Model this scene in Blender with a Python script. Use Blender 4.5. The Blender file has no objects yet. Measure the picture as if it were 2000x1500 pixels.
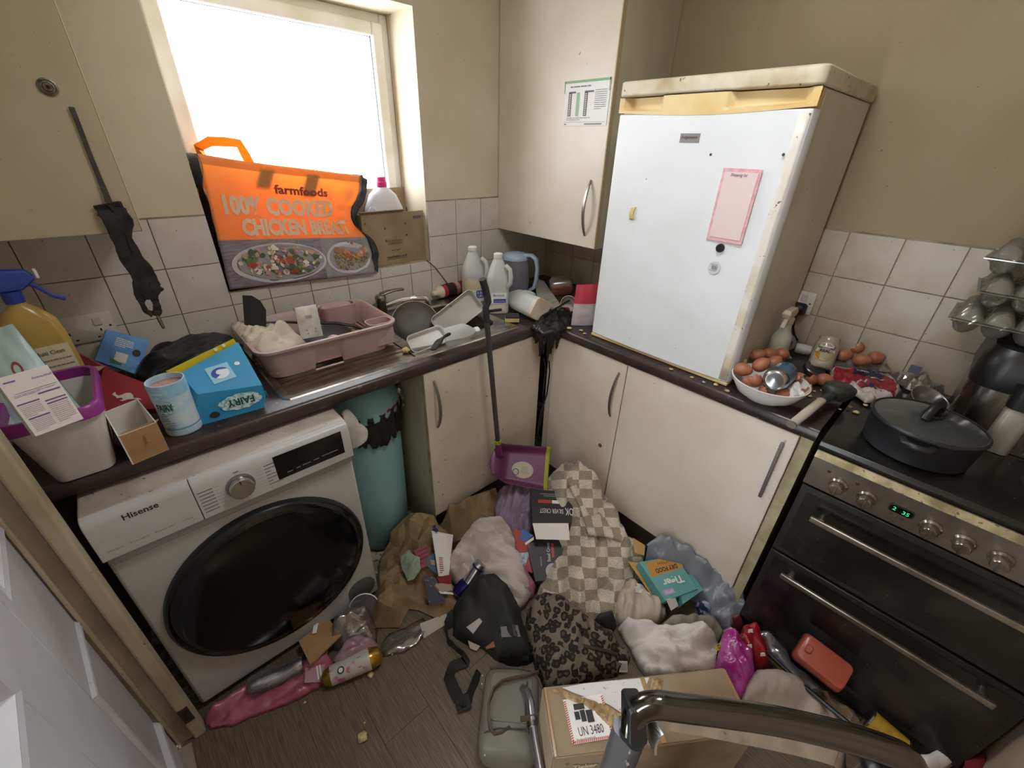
import bpy, math, random
import numpy as np
from mathutils import Vector, Matrix, Euler, noise
from mathutils.geometry import delaunay_2d_cdt
random.seed(7)
SC = bpy.context.scene; COL = SC.collection; D = bpy.data; R = math.radians
# ---------------------------------------------------------------- camera
CAM = Vector((-1.9045, -1.7714, 1.5866))
FW = Vector((0.59688289, 0.63470684, -0.49079328)); RT = Vector((0.7385823, -0.67361872, 0.02709232)); UP = Vector((0.31341186, 0.37866217, 0.87085473))
cam = D.cameras.new('camera'); co = D.objects.new('camera', cam); COL.objects.link(co)
m3 = Matrix((RT, UP, -FW)).transposed()
co.matrix_world = Matrix.Translation(CAM) @ m3.to_4x4()
cam.sensor_width = 36; cam.lens = 819.525/2000*36; cam.clip_start = .02
SC.camera = co
# ---------------------------------------------------------------- light
SC.view_settings.view_transform = 'Standard'; SC.view_settings.look = 'None'
SC.view_settings.gamma = 1; SC.view_settings.use_curve_mapping = False
SC.view_settings.exposure = 0.0
w = D.worlds.new('sky'); SC.world = w; w.use_nodes = True
bg = w.node_tree.nodes['Background']; bg.inputs[0].default_value = (.90, .955, 1, 1); bg.inputs[1].default_value = 14.5
def lamp(name, loc, rot, sx, sy, power, col, portal=False):
    l = D.lights.new(name, 'AREA'); l.shape = 'RECTANGLE'; l.size = sx; l.size_y = sy; l.energy = power; l.color = col
    if portal: l.cycles.is_portal = True
    o = D.objects.new(name, l); COL.objects.link(o); o.location = loc; o.rotation_euler = rot; return o
lamp('window_portal', (-1.23, .30, 1.57), (R(-90), 0, 0), .8, .86, 1, (1, 1, 1), True)
FILL_POWER = 10

# ---------------------------------------------------------------- helpers
def hx(h):
    h = h.lstrip('#'); c = [int(h[i:i+2], 16)/255 for i in (0, 2, 4)]
    return tuple(((x/12.92) if x <= .04045 else ((x+.055)/1.055)**2.4) for x in c)+(1,)
MATS = {}
def mat(name, col, r=.5, m=0, col2=None, ns=6, th=(.4, .65), specks=None, bump=0, bs=120, trans=0, alpha=1, coat=0, emit=0, transl=0, aniso=None, sheen=0, spec=.5):
    if name in MATS: return MATS[name]
    M = D.materials.new(name); MATS[name] = M; M.use_nodes = True; nt = M.node_tree; N = nt.nodes; L = nt.links
    p = N['Principled BSDF']; I = p.inputs
    I['Base Color'].default_value = hx(col); I['Roughness'].default_value = r; I['Metallic'].default_value = m
    I['Specular IOR Level'].default_value = spec
    if trans: I['Transmission Weight'].default_value = trans
    if alpha < 1: I['Alpha'].default_value = alpha
    if coat: I['Coat Weight'].default_value = coat; I['Coat Roughness'].default_value = .08
    if sheen: I['Sheen Weight'].default_value = sheen
    if emit: I['Emission Color'].default_value = hx(col); I['Emission Strength'].default_value = emit
    tc = N.new('ShaderNodeTexCoord'); cur = None
    def nz(scale, det=4, stretch=None):
        t = N.new('ShaderNodeTexNoise'); t.inputs['Scale'].default_value = scale; t.inputs['Detail'].default_value = det
        if stretch:
            mp = N.new('ShaderNodeMapping'); mp.inputs['Scale'].default_value = stretch; L.new(tc.outputs['Object'], mp.inputs[0]); L.new(mp.outputs[0], t.inputs['Vector'])
        else: L.new(tc.outputs['Object'], t.inputs['Vector'])
        return t
    def mixc(fac, a, b):
        x = N.new('ShaderNodeMix'); x.data_type = 'RGBA'; L.new(fac, x.inputs[0])
        if isinstance(a, tuple): x.inputs[6].default_value = a
        else: L.new(a, x.inputs[6])
        x.inputs[7].default_value = b; return x.outputs[2]
    cur = hx(col)
    if col2:
        t = nz(ns, 5, aniso); mr = N.new('ShaderNodeMapRange'); mr.inputs[1].default_value = th[0]; mr.inputs[2].default_value = th[1]
        L.new(t.outputs[0], mr.inputs[0]); cur = mixc(mr.outputs[0], cur, hx(col2))
    if specks:
        for (s, c, d) in specks:
            t = nz(s, 2); mr = N.new('ShaderNodeMapRange'); mr.inputs[1].default_value = d; mr.inputs[2].default_value = d+.04
            L.new(t.outputs[0], mr.inputs[0]); cur = mixc(mr.outputs[0], cur, hx(c))
    if not isinstance(cur, tuple): L.new(cur, I['Base Color'])
    if bump:
        t = nz(bs, 3); b = N.new('ShaderNodeBump'); b.inputs['Strength'].default_value = bump; b.inputs['Distance'].default_value = .004
        L.new(t.outputs[0], b.inputs['Height']); L.new(b.outputs[0], I['Normal'])
    if transl:
        tr = N.new('ShaderNodeBsdfTranslucent'); mx = N.new('ShaderNodeMixShader'); mx.inputs[0].default_value = transl
        if isinstance(cur, tuple): tr.inputs[0].default_value = cur
        else: L.new(cur, tr.inputs[0])
        L.new(p.outputs[0], mx.inputs[1]); L.new(tr.outputs[0], mx.inputs[2]); L.new(mx.outputs[0], N['Material Output'].inputs[0])
    return M
def clear(name, col='ffffff', gl=.12, r=.08, tint=None):   # thin clear plastic or glass: lets light through, with a glossy skin
    if name in MATS: return MATS[name]
    M = D.materials.new(name); MATS[name] = M; M.use_nodes = True; nt = M.node_tree; N = nt.nodes; L = nt.links
    N.remove(N['Principled BSDF']); t = N.new('ShaderNodeBsdfTransparent'); t.inputs[0].default_value = hx(col)
    g = N.new('ShaderNodeBsdfGlossy'); g.inputs[1].default_value = r; mx = N.new('ShaderNodeMixShader'); mx.inputs[0].default_value = gl
    if tint:
        d = N.new('ShaderNodeBsdfDiffuse'); d.inputs[0].default_value = hx(tint[0]); m2 = N.new('ShaderNodeMixShader'); m2.inputs[0].default_value = tint[1]
        L.new(t.outputs[0], m2.inputs[1]); L.new(d.outputs[0], m2.inputs[2]); L.new(m2.outputs[0], mx.inputs[1])
    else: L.new(t.outputs[0], mx.inputs[1])
    L.new(g.outputs[0], mx.inputs[2]); L.new(mx.outputs[0], N['Material Output'].inputs[0]); return M

def at(px, py, x=None, y=None, z=None):                     # a point of the photograph on a known plane
    d = FW + RT*((px-1000)/819.525) - UP*((py-750)/819.525)
    k = (x-CAM.x)/d.x if x is not None else (y-CAM.y)/d.y if y is not None else (z-CAM.z)/d.z
    return CAM + d*k
FRAME = {}
def thing(name, label, cat, loc=(0, 0, 0), rz=0, group=None):
    o = D.objects.new(name, None); COL.objects.link(o); o.location = loc; o.rotation_euler = (0, 0, rz); o.empty_display_size = .02
    o['label'] = label; o['category'] = cat
    if group: o['group'] = group
    FRAME[o.name] = Matrix.Translation(Vector(loc)) @ Matrix.Rotation(rz, 4, 'Z'); return o
def tag(o, label, cat, group=None, kind=None):
    o['label'] = label; o['category'] = cat
    if group: o['group'] = group
    if kind: o['kind'] = kind
    return o
def copytree(o, loc=None, rot=None, label=None, parent=None):
    c = o.copy(); COL.objects.link(c)
    if parent is not None: c.parent = parent
    if loc is not None: c.location = loc
    if rot is not None: c.rotation_euler = rot
    if label: c['label'] = label
    for ch in [x for x in D.objects if x.parent == o]: copytree(ch, parent=c)
    return c
class B:
    def __init__(s): s.v = []; s.f = []; s.mi = []; s.uv = []; s.M = Matrix()
    def add(s, vs, fs, mi=0, M=None):
        n = len(s.v); T = s.M @ M if M is not None else s.M
        s.v += [tuple(T @ Vector(v)) for v in vs]
        for k, f in enumerate(fs): s.f.append(tuple(i+n for i in f)); s.mi.append(mi if isinstance(mi, int) else mi[k])
        return s
    def box(s, lo, hi, mi=0, M=None):
        x0, y0, z0 = lo; x1, y1, z1 = hi
        return s.add([(x0,y0,z0),(x1,y0,z0),(x1,y1,z0),(x0,y1,z0),(x0,y0,z1),(x1,y0,z1),(x1,y1,z1),(x0,y1,z1)],
            [(0,3,2,1),(4,5,6,7),(0,1,5,4),(1,2,6,5),(2,3,7,6),(3,0,4,7)], mi, M)
    def cb(s, c, d, mi=0, M=None): return s.box([c[i]-d[i]/2 for i in range(3)], [c[i]+d[i]/2 for i in range(3)], mi, M)
    def loft(s, rings, c0=True, c1=True, mi=0, M=None, closed=True):
        n = len(rings[0]); vs = [p for r in rings for p in r]; fs = []
        for k in range(len(rings)-1):
            for i in range(n if closed else n-1):
                j = (i+1) % n; fs.append((k*n+i, k*n+j, (k+1)*n+j, (k+1)*n+i))
        mm = [mi]*len(fs) if isinstance(mi, int) else [mi[q//(n if closed else n-1)] for q in range(len(fs))]
        if c0: fs.append(tuple(range(n))[::-1]); mm.append(mm[0])
        if c1: fs.append(tuple((len(rings)-1)*n+i for i in range(n))); mm.append(mm[-1])
        return s.add(vs, fs, mm, M)
    def lathe(s, prof, n=24, mi=0, M=None, c0=True, c1=True, sx=1, sy=1):
        return s.loft([[(r*sx*math.cos(2*math.pi*i/n), r*sy*math.sin(2*math.pi*i/n), z) for i in range(n)] for r, z in prof], c0, c1, mi, M)
    def tube(s, pts, r, n=8, mi=0, M=None, closed=False, cap=True, flat=1):
        P = [Vector(p) for p in pts]; rings = []; up = Vector((0, 0, 1)); prev = None
        for i, p in enumerate(P):
            if closed: t = P[(i+1) % len(P)]-P[i-1]
            else: t = P[min(i+1, len(P)-1)]-P[max(i-1, 0)]
            t.normalize()
            if prev is None:
                a = t.cross(up)
                if a.length < .1: a = t.cross(Vector((1, 0, 0)))
            else: a = prev - t*prev.dot(t)
            a.normalize(); prev = a; b = t.cross(a); rr = r[i] if isinstance(r, (list, tuple)) else r
            rings.append([tuple(p+a*rr*math.cos(2*math.pi*k/n)+b*rr*flat*math.sin(2*math.pi*k/n)) for k in range(n)])
        if closed: rings.append(rings[0])
        return s.loft(rings, cap and not closed, cap and not closed, mi, M)
    def strip(s, pts, nrm, w, t, mi=0, M=None):              # a flat strap swept along pts; nrm = across direction(s)
        P = [Vector(p) for p in pts]; rings = []
        for i, p in enumerate(P):
            tg = (P[min(i+1, len(P)-1)]-P[max(i-1, 0)]).normalized(); a = Vector(nrm[i] if isinstance(nrm, list) else nrm); a = (a-tg*a.dot(tg)).normalized(); b = tg.cross(a)
            ww = w[i] if isinstance(w, (list, tuple)) else w
            rings.append([tuple(p+a*x*ww/2+b*y*t/2) for x, y in ((-1,-1),(1,-1),(1,1),(-1,1))])
        return s.loft(rings, True, True, mi, M)
    def prism(s, poly, h, mi=0, M=None):
        n = len(poly); return s.add([(x, y, 0) for x, y in poly]+[(x, y, h) for x, y in poly],
            [tuple(range(n))[::-1], tuple(range(n, 2*n))]+[(i, (i+1) % n, n+(i+1) % n, n+i) for i in range(n)], mi, M)
    def grid(s, fn, nu, nv, mi=0, M=None, uv=False):
        n0 = len(s.v); s.add([tuple(fn(i/nu, j/nv)) for j in range(nv+1) for i in range(nu+1)],
            [(j*(nu+1)+i, j*(nu+1)+i+1, (j+1)*(nu+1)+i+1, (j+1)*(nu+1)+i) for j in range(nv) for i in range(nu)], mi, M)
        if uv: s.uv += [(i/nu, j/nv) for j in range(nv+1) for i in range(nu+1)]
        return s
    def build(s, name, ms, parent=None, world=False, smooth=40, bevel=0, bseg=2, solid=0, sub=0, off=-1):
        me = D.meshes.new(name); me.from_pydata(s.v, [], s.f)
        for m in (ms if isinstance(ms, (list, tuple)) else [ms]): me.materials.append(m)
        if any(s.mi): me.polygons.foreach_set('material_index', s.mi)
        if s.uv and len(s.uv) == len(s.v):
            ul = me.uv_layers.new(name='UVMap')
            for l in me.loops: ul.data[l.index].uv = s.uv[l.vertex_index]
        if smooth:
            me.shade_smooth()
            if smooth < 180: me.set_sharp_from_angle(angle=R(smooth))
        me.update(); o = D.objects.new(name, me); COL.objects.link(o)
        if parent is not None:
            o.parent = parent
            if world: o.matrix_parent_inverse = wm(parent).inverted()
        if solid:
            q = o.modifiers.new('thick', 'SOLIDIFY'); q.thickness = solid; q.offset = off
        if bevel:
            q = o.modifiers.new('bevel', 'BEVEL'); q.width = bevel; q.segments = bseg; q.limit_method = 'ANGLE'; q.angle_limit = R(40); q.harden_normals = False
        if sub:
            q = o.modifiers.new('sub', 'SUBSURF'); q.levels = sub; q.render_levels = sub
        return o
def wm(o):
    if o.name in FRAME: return FRAME[o.name]
    M = Matrix.Translation(o.location) @ o.rotation_euler.to_matrix().to_4x4()
    return (wm(o.parent) @ o.matrix_parent_inverse @ M) if o.parent else M
def rr(w, d, r, z, n=5, cx=0, cy=0):                       # a rounded rectangle ring
    out = []
    for (sx, sy, a0) in ((1, 1, 0), (-1, 1, 90), (-1, -1, 180), (1, -1, 270)):
        for k in range(n+1):
            a = R(a0+90*k/n); out.append((cx+sx*(w/2-r)+r*math.cos(a), cy+sy*(d/2-r)+r*math.sin(a), z))
    return out
def basis(o, u, v):                                         # frame with x along u, y along v, z = u x v
    u = Vector(u).normalized(); v = Vector(v); v = (v-u*u.dot(v)).normalized(); n = u.cross(v)
    return Matrix((( u.x, v.x, n.x, o[0]), (u.y, v.y, n.y, o[1]), (u.z, v.z, n.z, o[2]), (0, 0, 0, 1)))
def txt_mesh(s, bold=0, shear=0, res=2):
    c = D.curves.new('t', 'FONT'); c.body = s; c.size = 1; c.offset = bold; c.shear = shear; c.resolution_u = res; c.fill_mode = 'FRONT'
    o = D.objects.new('t', c); me = o.to_mesh(); vs = [tuple(v.co) for v in me.vertices]; fs = [tuple(p.vertices) for p in me.polygons]
    o.to_mesh_clear(); D.objects.remove(o); D.curves.remove(c); return vs, fs
def put(s, o, u, v, h, m, parent, w=None, world=False, bold=0, shear=0, name='lettering', center=True, fn=None, lift=.0007):
    """lettering: centred at o, reading along u, letters rising along v, cap height h, optional total width w"""
    lines = s.split('\n'); vs, fs = txt_mesh(s, bold, shear)
    xs = [p[0] for p in vs]; ys = [p[1] for p in vs]; x0, x1, y0, y1 = min(xs), max(xs), min(ys), max(ys)
    sx = (w/(x1-x0)) if w else h/(y1-y0); sy = h/(y1-y0); b = B()
    P = [((p[0]-(x0+x1)/2)*sx, (p[1]-(y0+y1)/2)*sy) for p in vs]
    if fn: b.add([tuple(fn(*p)) for p in P], fs)
    else: b.add([(x, y, lift) for x, y in P], fs, M=basis(o, u, v))
    return b.build(name, m, parent, world, smooth=0)
def plate(o, u, v, w, h, t, m, parent, name, world=False, bevel=0):  # thin flat sheet centred at o
    return B().cb((0, 0, t/2), (w, h, t), M=basis(o, u, v)).build(name, m, parent, world, bevel=bevel)
def lines(o, u, v, rows, m, parent, name='printed_text', world=False, lift=.0008):   # rows of (x0, x1, y, thickness): fine print as thin bars
    b = B()
    for x0, x1, y, t in rows: b.add([(x0, y-t/2, lift), (x1, y-t/2, lift), (x1, y+t/2, lift), (x0, y+t/2, lift)], [(0, 1, 2, 3)])
    b2 = B().add(b.v, b.f, M=basis(o, u, v)); r_ = b2.build(name, m, parent, world, smooth=0); r_['kind'] = 'stuff'; return r_
def para(x0, x1, y0, y1, n, t, seed=0):
    q = random.Random(seed); out = []
    for k in range(n):
        y = y0+(y1-y0)*k/max(1, n-1); x = x0
        while x < x1:
            l = q.uniform(.06, .2)*(x1-x0); out.append((x, min(x+l, x1 if k < n-1 else x0+(x1-x0)*.6), y, t)); x += l+.02*(x1-x0)
            if k == n-1 and x > x0+(x1-x0)*.6: break
    return out
def ridged(x, y, s, seed): return 1-abs(noise.noise(Vector((x*s+seed, y*s-seed*.7, seed*1.3)))*2)
def drape(outline, h=.05, edge=.05, g=.012, fold=.012, fs=14, ang=0, st=2.5, seed=1, bumps=(), jit=.004, crease=0, top=None, uvs=None):
    """cloth, paper or film lying in a heap: an outline of (x, y, z) foot points domed up by h, with folds running along ang"""
    O = [Vector(p) for p in outline]; dense = []
    for i, p in enumerate(O):
        q = O[(i+1) % len(O)]; n = max(1, int((q-p).length/(g*1.2)))
        for k in range(n): dense.append(p.lerp(q, k/n))
    for i, p in enumerate(dense):
        p = p.copy(); a = noise.noise_vector(Vector((p.x*23+seed, p.y*23, seed))); p.x += a.x*jit*2; p.y += a.y*jit*2; dense[i] = p
    A = np.array([(p.x, p.y) for p in dense]); Z = np.array([p.z for p in dense]); A2 = np.roll(A, -1, 0); E = A2-A; EL = (E**2).sum(1)+1e-12
    x0, y0 = A.min(0); x1, y1 = A.max(0); pts = []
    gx = np.arange(x0, x1, g); gy = np.arange(y0, y1, g*.87)
    for j, yy in enumerate(gy):
        for xx in gx+(j % 2)*g/2: pts.append((xx, yy))
    pts = np.array(pts) + np.random.RandomState(seed).uniform(-.15, .15, (len(pts), 2))*g
    ins = np.zeros(len(pts), bool)
    for a, b in zip(A, A2):
        c = (a[1] > pts[:, 1]) != (b[1] > pts[:, 1]); xi = a[0]+(pts[:, 1]-a[1])*(b[0]-a[0])/(b[1]-a[1]+1e-12); ins ^= c & (pts[:, 0] < xi)
    pts = pts[ins]
    def dist(P):
        W = P[:, None, :]-A[None]; t = np.clip((W*E[None]).sum(2)/EL[None], 0, 1); return np.sqrt(((W-E[None]*t[..., None])**2).sum(2)).min(1)
    d = dist(pts); pts = pts[d > g*.45]
    allp = np.vstack([A, pts]); r = delaunay_2d_cdt([Vector(p) for p in allp], [], [list(range(len(A)))], 1, 1e-5)
    V = np.array([(p.x, p.y) for p in r[0]]); faces = [f for f in r[2]]
    d = dist(V); dd = ((V[:, None, :]-A[None])**2).sum(2)+1e-6; wgt = dd**-1.5; base = (wgt*Z[None]).sum(1)/wgt.sum(1)
    t = np.clip(d/edge, 0, 1); prof = np.sqrt(np.clip(1-(1-t)**2, 0, 1)); ca, sa = math.cos(ang), math.sin(ang); out = []
    for i, (x, y) in enumerate(V):
        u = x*ca+y*sa; v = -x*sa+y*ca
        wv = noise.noise(Vector((x*7+seed, y*7, 3.1)))*.05
        w2 = wv*1.3+.35/fs*noise.noise(Vector((u*fs*.35, v*fs*.5, seed+3.3)))
        tri = abs((((v+w2)*fs*.8+.6*math.sin(u*fs*.3+seed)) % 1)*2-1); am = .55+.9*noise.noise(Vector((u*fs*.3/st*2, v*fs*.5, seed+8)))
        vd = noise.voronoi(Vector((u*fs/st*1.1+wv*9, v*fs*.62, seed)))[0]; cre = min(1, (vd[1]-vd[0])*1.7)
        f = .5+(tri**.65-.5)*1.1*am+(cre-.5)*.85+(ridged(u/st*2.3+wv, v*2.1-wv, fs, seed+5)-.5)*.35
        hh = h+fold*(f-.5)*2
        if crease: hh += crease*(noise.noise(Vector((x*40+seed, y*40, 0)))+.6*noise.noise(Vector((x*90, y*90+seed, 0))))
        for bx, by, br, bh in bumps: hh += bh*math.exp(-((x-bx)**2+(y-by)**2)/(br*br))
        hh = max(hh, .002); out.append((x, y, base[i]+prof[i]*hh))
    if top: out = [top(*p) for p in out]
    b = B(); b.add(out, faces)
    if uvs: b.uv = [uvs(*p) for p in out]
    return b
def outl(z, *px): return [at(p[0], p[1], z=(p[2] if len(p) > 2 else z)) for p in px]

def slab(pts, t, m, parent, name, world=True, bevel=0, ms=None):
    """a flat box whose upper face runs through four points (TL, TR, BR, BL as read); returns centre, u, v"""
    P = [Vector(p) for p in pts]; u = (P[1]-P[0]+P[2]-P[3]).normalized(); v = (P[0]-P[3]+P[1]-P[2]); n = u.cross(v).normalized(); v = n.cross(u)
    c_ = sum(P, Vector())/4; P = [p-n*(p-c_).dot(n) for p in P]                # keep the sheet flat
    b = B().add([P[3]-n*t, P[2]-n*t, P[1]-n*t, P[0]-n*t, P[3], P[2], P[1], P[0]], [(0,3,2,1),(4,5,6,7),(0,1,5,4),(1,2,6,5),(2,3,7,6),(3,0,4,7)])
    o = b.build(name, m, parent, world, smooth=0, bevel=bevel); return o, sum(P, Vector())/4, u, v, n
def obj_at(o, c, u, v, du, dv): return c+Vector(u)*du+Vector(v)*dv
def poly_on(pts, o, u, v, m, parent, name, world=True, lift=.0009):
    return B().add([(x, y, lift) for x, y in pts], [tuple(range(len(pts)))], M=basis(o, u, v)).build(name, m, parent, world, smooth=0)
def axM(o, a): 
    a = a.normalized(); s = a.cross(Vector((0, 0, 1)))
    if s.length < .05: s = Vector((1, 0, 0))
    s.normalize(); t = a.cross(s); return Matrix(((s.x, t.x, a.x, o[0]), (s.y, t.y, a.y, o[1]), (s.z, t.z, a.z, o[2]), (0, 0, 0, 1)))
def smooth_path(P, n=6):
    out = []
    for i in range(len(P)-1):
        p0, p1, p2, p3 = P[max(i-1, 0)], P[i], P[i+1], P[min(i+2, len(P)-1)]
        for j in range(n):
            t = j/n; out.append(.5*((2*p1)+(p2-p0)*t+(2*p0-5*p1+4*p2-p3)*t*t+(3*p1-p0-3*p2+p3)*t**3))
    out.append(P[-1]); return out
# ---------------------------------------------------------------- setting
M_wall = mat('magnolia_paint', 'd3c9b5', .78, col2='c3b59b', ns=2.2, th=(.35, .75), specks=[(55, '6e5f4c', .735)], bump=.1, bs=90)
M_tile = mat('white_wall_tile', 'cdc8c0', .28, col2='c2bbb0', ns=9, th=(.35, .7), specks=[(70, '8b7e6c', .73)])
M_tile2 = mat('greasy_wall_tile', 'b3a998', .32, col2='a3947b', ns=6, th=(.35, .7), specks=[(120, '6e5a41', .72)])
M_grout = mat('grubby_grout', '9b9082', .9, col2='7a6c5a', ns=12)
M_upvc = mat('white_upvc', 'eceae6', .3, col2='dcd6c8', ns=5)
M_paintw = mat('white_gloss_paint', 'c6c7ce', .35, col2='bab8b8', ns=4, specks=[(45, '8d7b62', .74)])
M_cream = mat('cream_gloss_paint', 'b9ad93', .4, col2='a39678', ns=5, specks=[(45, '6b5a44', .72)])
M_cab = mat('cream_laminate', 'd8d0c2', .38, col2='cbbfac', ns=3.5, th=(.35, .75), specks=[(48, '7d6d5a', .755)])
M_cabL = mat('yellowed_cream_laminate', 'b0a389', .42, col2='a29377', ns=4, th=(.35, .7), specks=[(150, '6f5f48', .71)])
M_cabside = mat('grey_cabinet_side', 'bdb7a8', .5, col2='aba491', ns=3)
M_rawedge = mat('worn_edge_board', 'b4a98a', .7, col2='948765', ns=14)
M_steel = mat('brushed_steel', 'b5b2ad', .32, 1, col2='8f8a83', ns=18, aniso=(1, 12, 12))
M_chrome = mat('chrome', 'd6d6d6', .09, 1)
M_chromed = mat('dull_chrome', '98948c', .22, 1, col2='77736b', ns=30)
M_dark = mat('dark_void', '1b1a19', .8)
M_black = mat('black_plastic', '161617', .38)
M_blackr = mat('black_rubber', '1c1c1c', .7)
M_ink = mat('black_ink', '202124', .6)
M_greyink = mat('grey_ink', '7d7b80', .7)
M_paper = mat('white_paper', 'e4e1de', .75, col2='d5d0ca', ns=6)
S = .1527; ZT = 1.3639
wb = B()
wb.box((-2.45, 0, 0), (-1.652, .3, 2.42)); wb.box((-.807, 0, 0), (.12, .3, 2.42)); wb.box((-1.652, 0, 0), (-.807, .3, 1.106)); wb.box((-1.652, 0, 2.035), (-.807, .3, 2.42))
WB = wb.build('wall_back', M_wall, smooth=0); WB['kind'] = 'structure'
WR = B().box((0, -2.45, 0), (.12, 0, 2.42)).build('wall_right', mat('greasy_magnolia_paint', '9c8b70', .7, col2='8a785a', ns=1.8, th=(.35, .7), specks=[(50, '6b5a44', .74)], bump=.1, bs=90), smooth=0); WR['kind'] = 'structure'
WL = B().box((-2.40, -.66, 0), (-2.25, 0, 2.42)).box((-2.40, -2.45, 0), (-2.25, -1.62, 2.42)).box((-2.40, -1.62, 2.06), (-2.25, -.66, 2.42)).build('wall_left', M_wall, smooth=0); WL['kind'] = 'structure'
WF = B().box((-2.40, -2.45, 0), (.12, -2.30, 2.42)).build('wall_front', mat('wall_front_paint', 'b59f8a', .8, col2='a58d76', ns=3), smooth=0); WF['kind'] = 'structure'
CE = B().box((-2.40, -2.45, 2.42), (.12, .3, 2.5)).build('ceiling', mat('ceiling_paint', 'ddd6c6', .9), smooth=0); CE['kind'] = 'structure'
M_vinyl = mat('old_patterned_vinyl', 'a39a86', .6, col2='7f7563', ns=26, th=(.45, .55), specks=[(60, '57503f', .6)])
FL = B().box((-2.45, -2.45, -.08), (.12, .3, -.006)).build('floor', M_vinyl, smooth=0); FL['kind'] = 'structure'
M_plank = mat('brown_wood_effect_plank', '6b5d4b', .5, col2='4b4135', ns=22, th=(.35, .65), aniso=(16, .7, 1), specks=[(42, 'a59a86', .77)], bump=.06, bs=60)
pl_me = {}
def piece(name, dims, m, parent, loc, bevel=.0007):         # alike flat pieces share one mesh
    k = (name, tuple(round(x, 4) for x in dims), m.name)
    if k not in pl_me:
        w_, h_, t = dims; e = bevel; b = B()
        b.add([(-w_/2, -h_/2, 0), (w_/2, -h_/2, 0), (w_/2, h_/2, 0), (-w_/2, h_/2, 0), (-w_/2, -h_/2, t-e), (w_/2, -h_/2, t-e), (w_/2, h_/2, t-e), (-w_/2, h_/2, t-e),
               (-w_/2+e, -h_/2+e, t), (w_/2-e, -h_/2+e, t), (w_/2-e, h_/2-e, t), (-w_/2+e, h_/2-e, t)],
              [(0, 1, 5, 4), (1, 2, 6, 5), (2, 3, 7, 6), (3, 0, 4, 7), (4, 5, 9, 8), (5, 6, 10, 9), (6, 7, 11, 10), (7, 4, 8, 11), (8, 9, 10, 11)])
        o = b.build(name, m, smooth=0); pl_me[k] = o.data
    else: o = D.objects.new(name, pl_me[k]); COL.objects.link(o)
    o.parent = parent; o.matrix_local = loc if isinstance(loc, Matrix) else Matrix.Translation(loc); return o
# wood effect planks run from the camera towards the window side
for i in range(11):
    x = -2.16+.155*i
    for j, (y0, y1) in enumerate(((-2.30, -1.62+.5*(i % 2)), (-1.62+.5*(i % 2), -.62))):
        piece('plank', (.1546, y1-y0-.0005, .008), M_plank, FL, (x, (y0+y1)/2, -.006))
# wall tiles
Rb = Matrix(((1, 0, 0, 0), (0, 0, -1, 0), (0, 1, 0, 0), (0, 0, 0, 1)))   # tile plane -> window wall, facing -y
Rr = Matrix(((0, 0, -1, 0), (-1, 0, 0, 0), (0, 1, 0, 0), (0, 0, 0, 1)))  # tile plane -> right wall, facing -x
gb = B().box((-2.25, -.003, .90), (-1.652, 0, ZT+.004)).box((-.807, -.003, .90), (0, 0, ZT+.004)).box((-1.652, -.003, .90), (-.807, 0, 1.104)).build('grout_bed', M_grout, WB)
gr = B().box((-.003, -2.3, .90), (0, 0, ZT+.004)).build('grout_bed', M_grout, WR)
T = .0055; G = .0028
def wt(xa, xb, za, zb): piece('tile', (xb-xa-G, zb-za-G, T), M_tile, WB, Matrix.Translation(((xa+xb)/2, -.002, (za+zb)/2)) @ Rb)
for j in range(3):
    z1 = ZT-j*S; z0 = z1-S
    x = -1.652
    xs = [-1.652]+[-1.8058-k*S for k in range(3)]+[-2.25]
    for a, b_ in zip(xs[1:], xs[:-1]): wt(a, b_, z0, z1)
    xs = [-.807]+[-.6495+k*S for k in range(-1, 5) if -.6495+k*S > -.80]+[-.006]
    for a, b_ in zip(xs[:-1], xs[1:]):
        if b_-a > .01: wt(a, b_, z0, z1)
xs = [-1.652]+[-.917-k*.1513 for k in range(4, -1, -1)]+[-.807]
for a, b_ in zip(xs[:-1], xs[1:]):
    wt(a, b_, ZT-2*S, 1.104); wt(a, b_, ZT-3*S, ZT-2*S)
ys = [-.006]+[-1.4394+k*S for k in range(9, -6, -1)]+[-2.298]
for j in range(3):
    for a, b_ in zip(ys[:-1], ys[1:]):
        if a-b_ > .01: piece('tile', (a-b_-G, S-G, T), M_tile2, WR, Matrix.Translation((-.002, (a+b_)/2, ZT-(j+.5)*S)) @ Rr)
B().box((-1.652, -.006, 1.098), (-.807, .2, 1.107)).build('sill', mat('grubby_sill', 'b8ab90', .6, col2='978768', ns=12), WB)
# window
WN = D.objects.new('window_1', None); COL.objects.link(WN); WN['kind'] = 'structure'
def ringbox(b, x0, x1, z0, z1, w_, y0, y1):
    b.box((x0, y0, z0), (x0+w_, y1, z1)); b.box((x1-w_, y0, z0), (x1, y1, z1)); b.box((x0+w_, y0, z0), (x1-w_, y1, z0+w_)); b.box((x0+w_, y0, z1-w_), (x1-w_, y1, z1)); return b
ringbox(B(), -1.652, -.807, 1.107, 2.035, .036, .20, .28).build('frame', M_upvc, WN, bevel=.004)
ringbox(B(), -1.622, -.838, 1.137, 2.005, .046, .185, .26).build('sash', M_upvc, WN, bevel=.006)
ringbox(B(), -1.578, -.882, 1.181, 1.961, .003, .205, .215).build('gasket', M_blackr, WN)
B().box((-1.578, .218, 1.181), (-.882, .222, 1.961)).build('pane', clear('window_glass', gl=.05, r=.02), WN)
ringbox(B(), -1.655, -.804, 1.09, 2.04, .006, .183, .19).build('sealant', mat('aged_sealant', 'c9b995', .6), WN)
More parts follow.
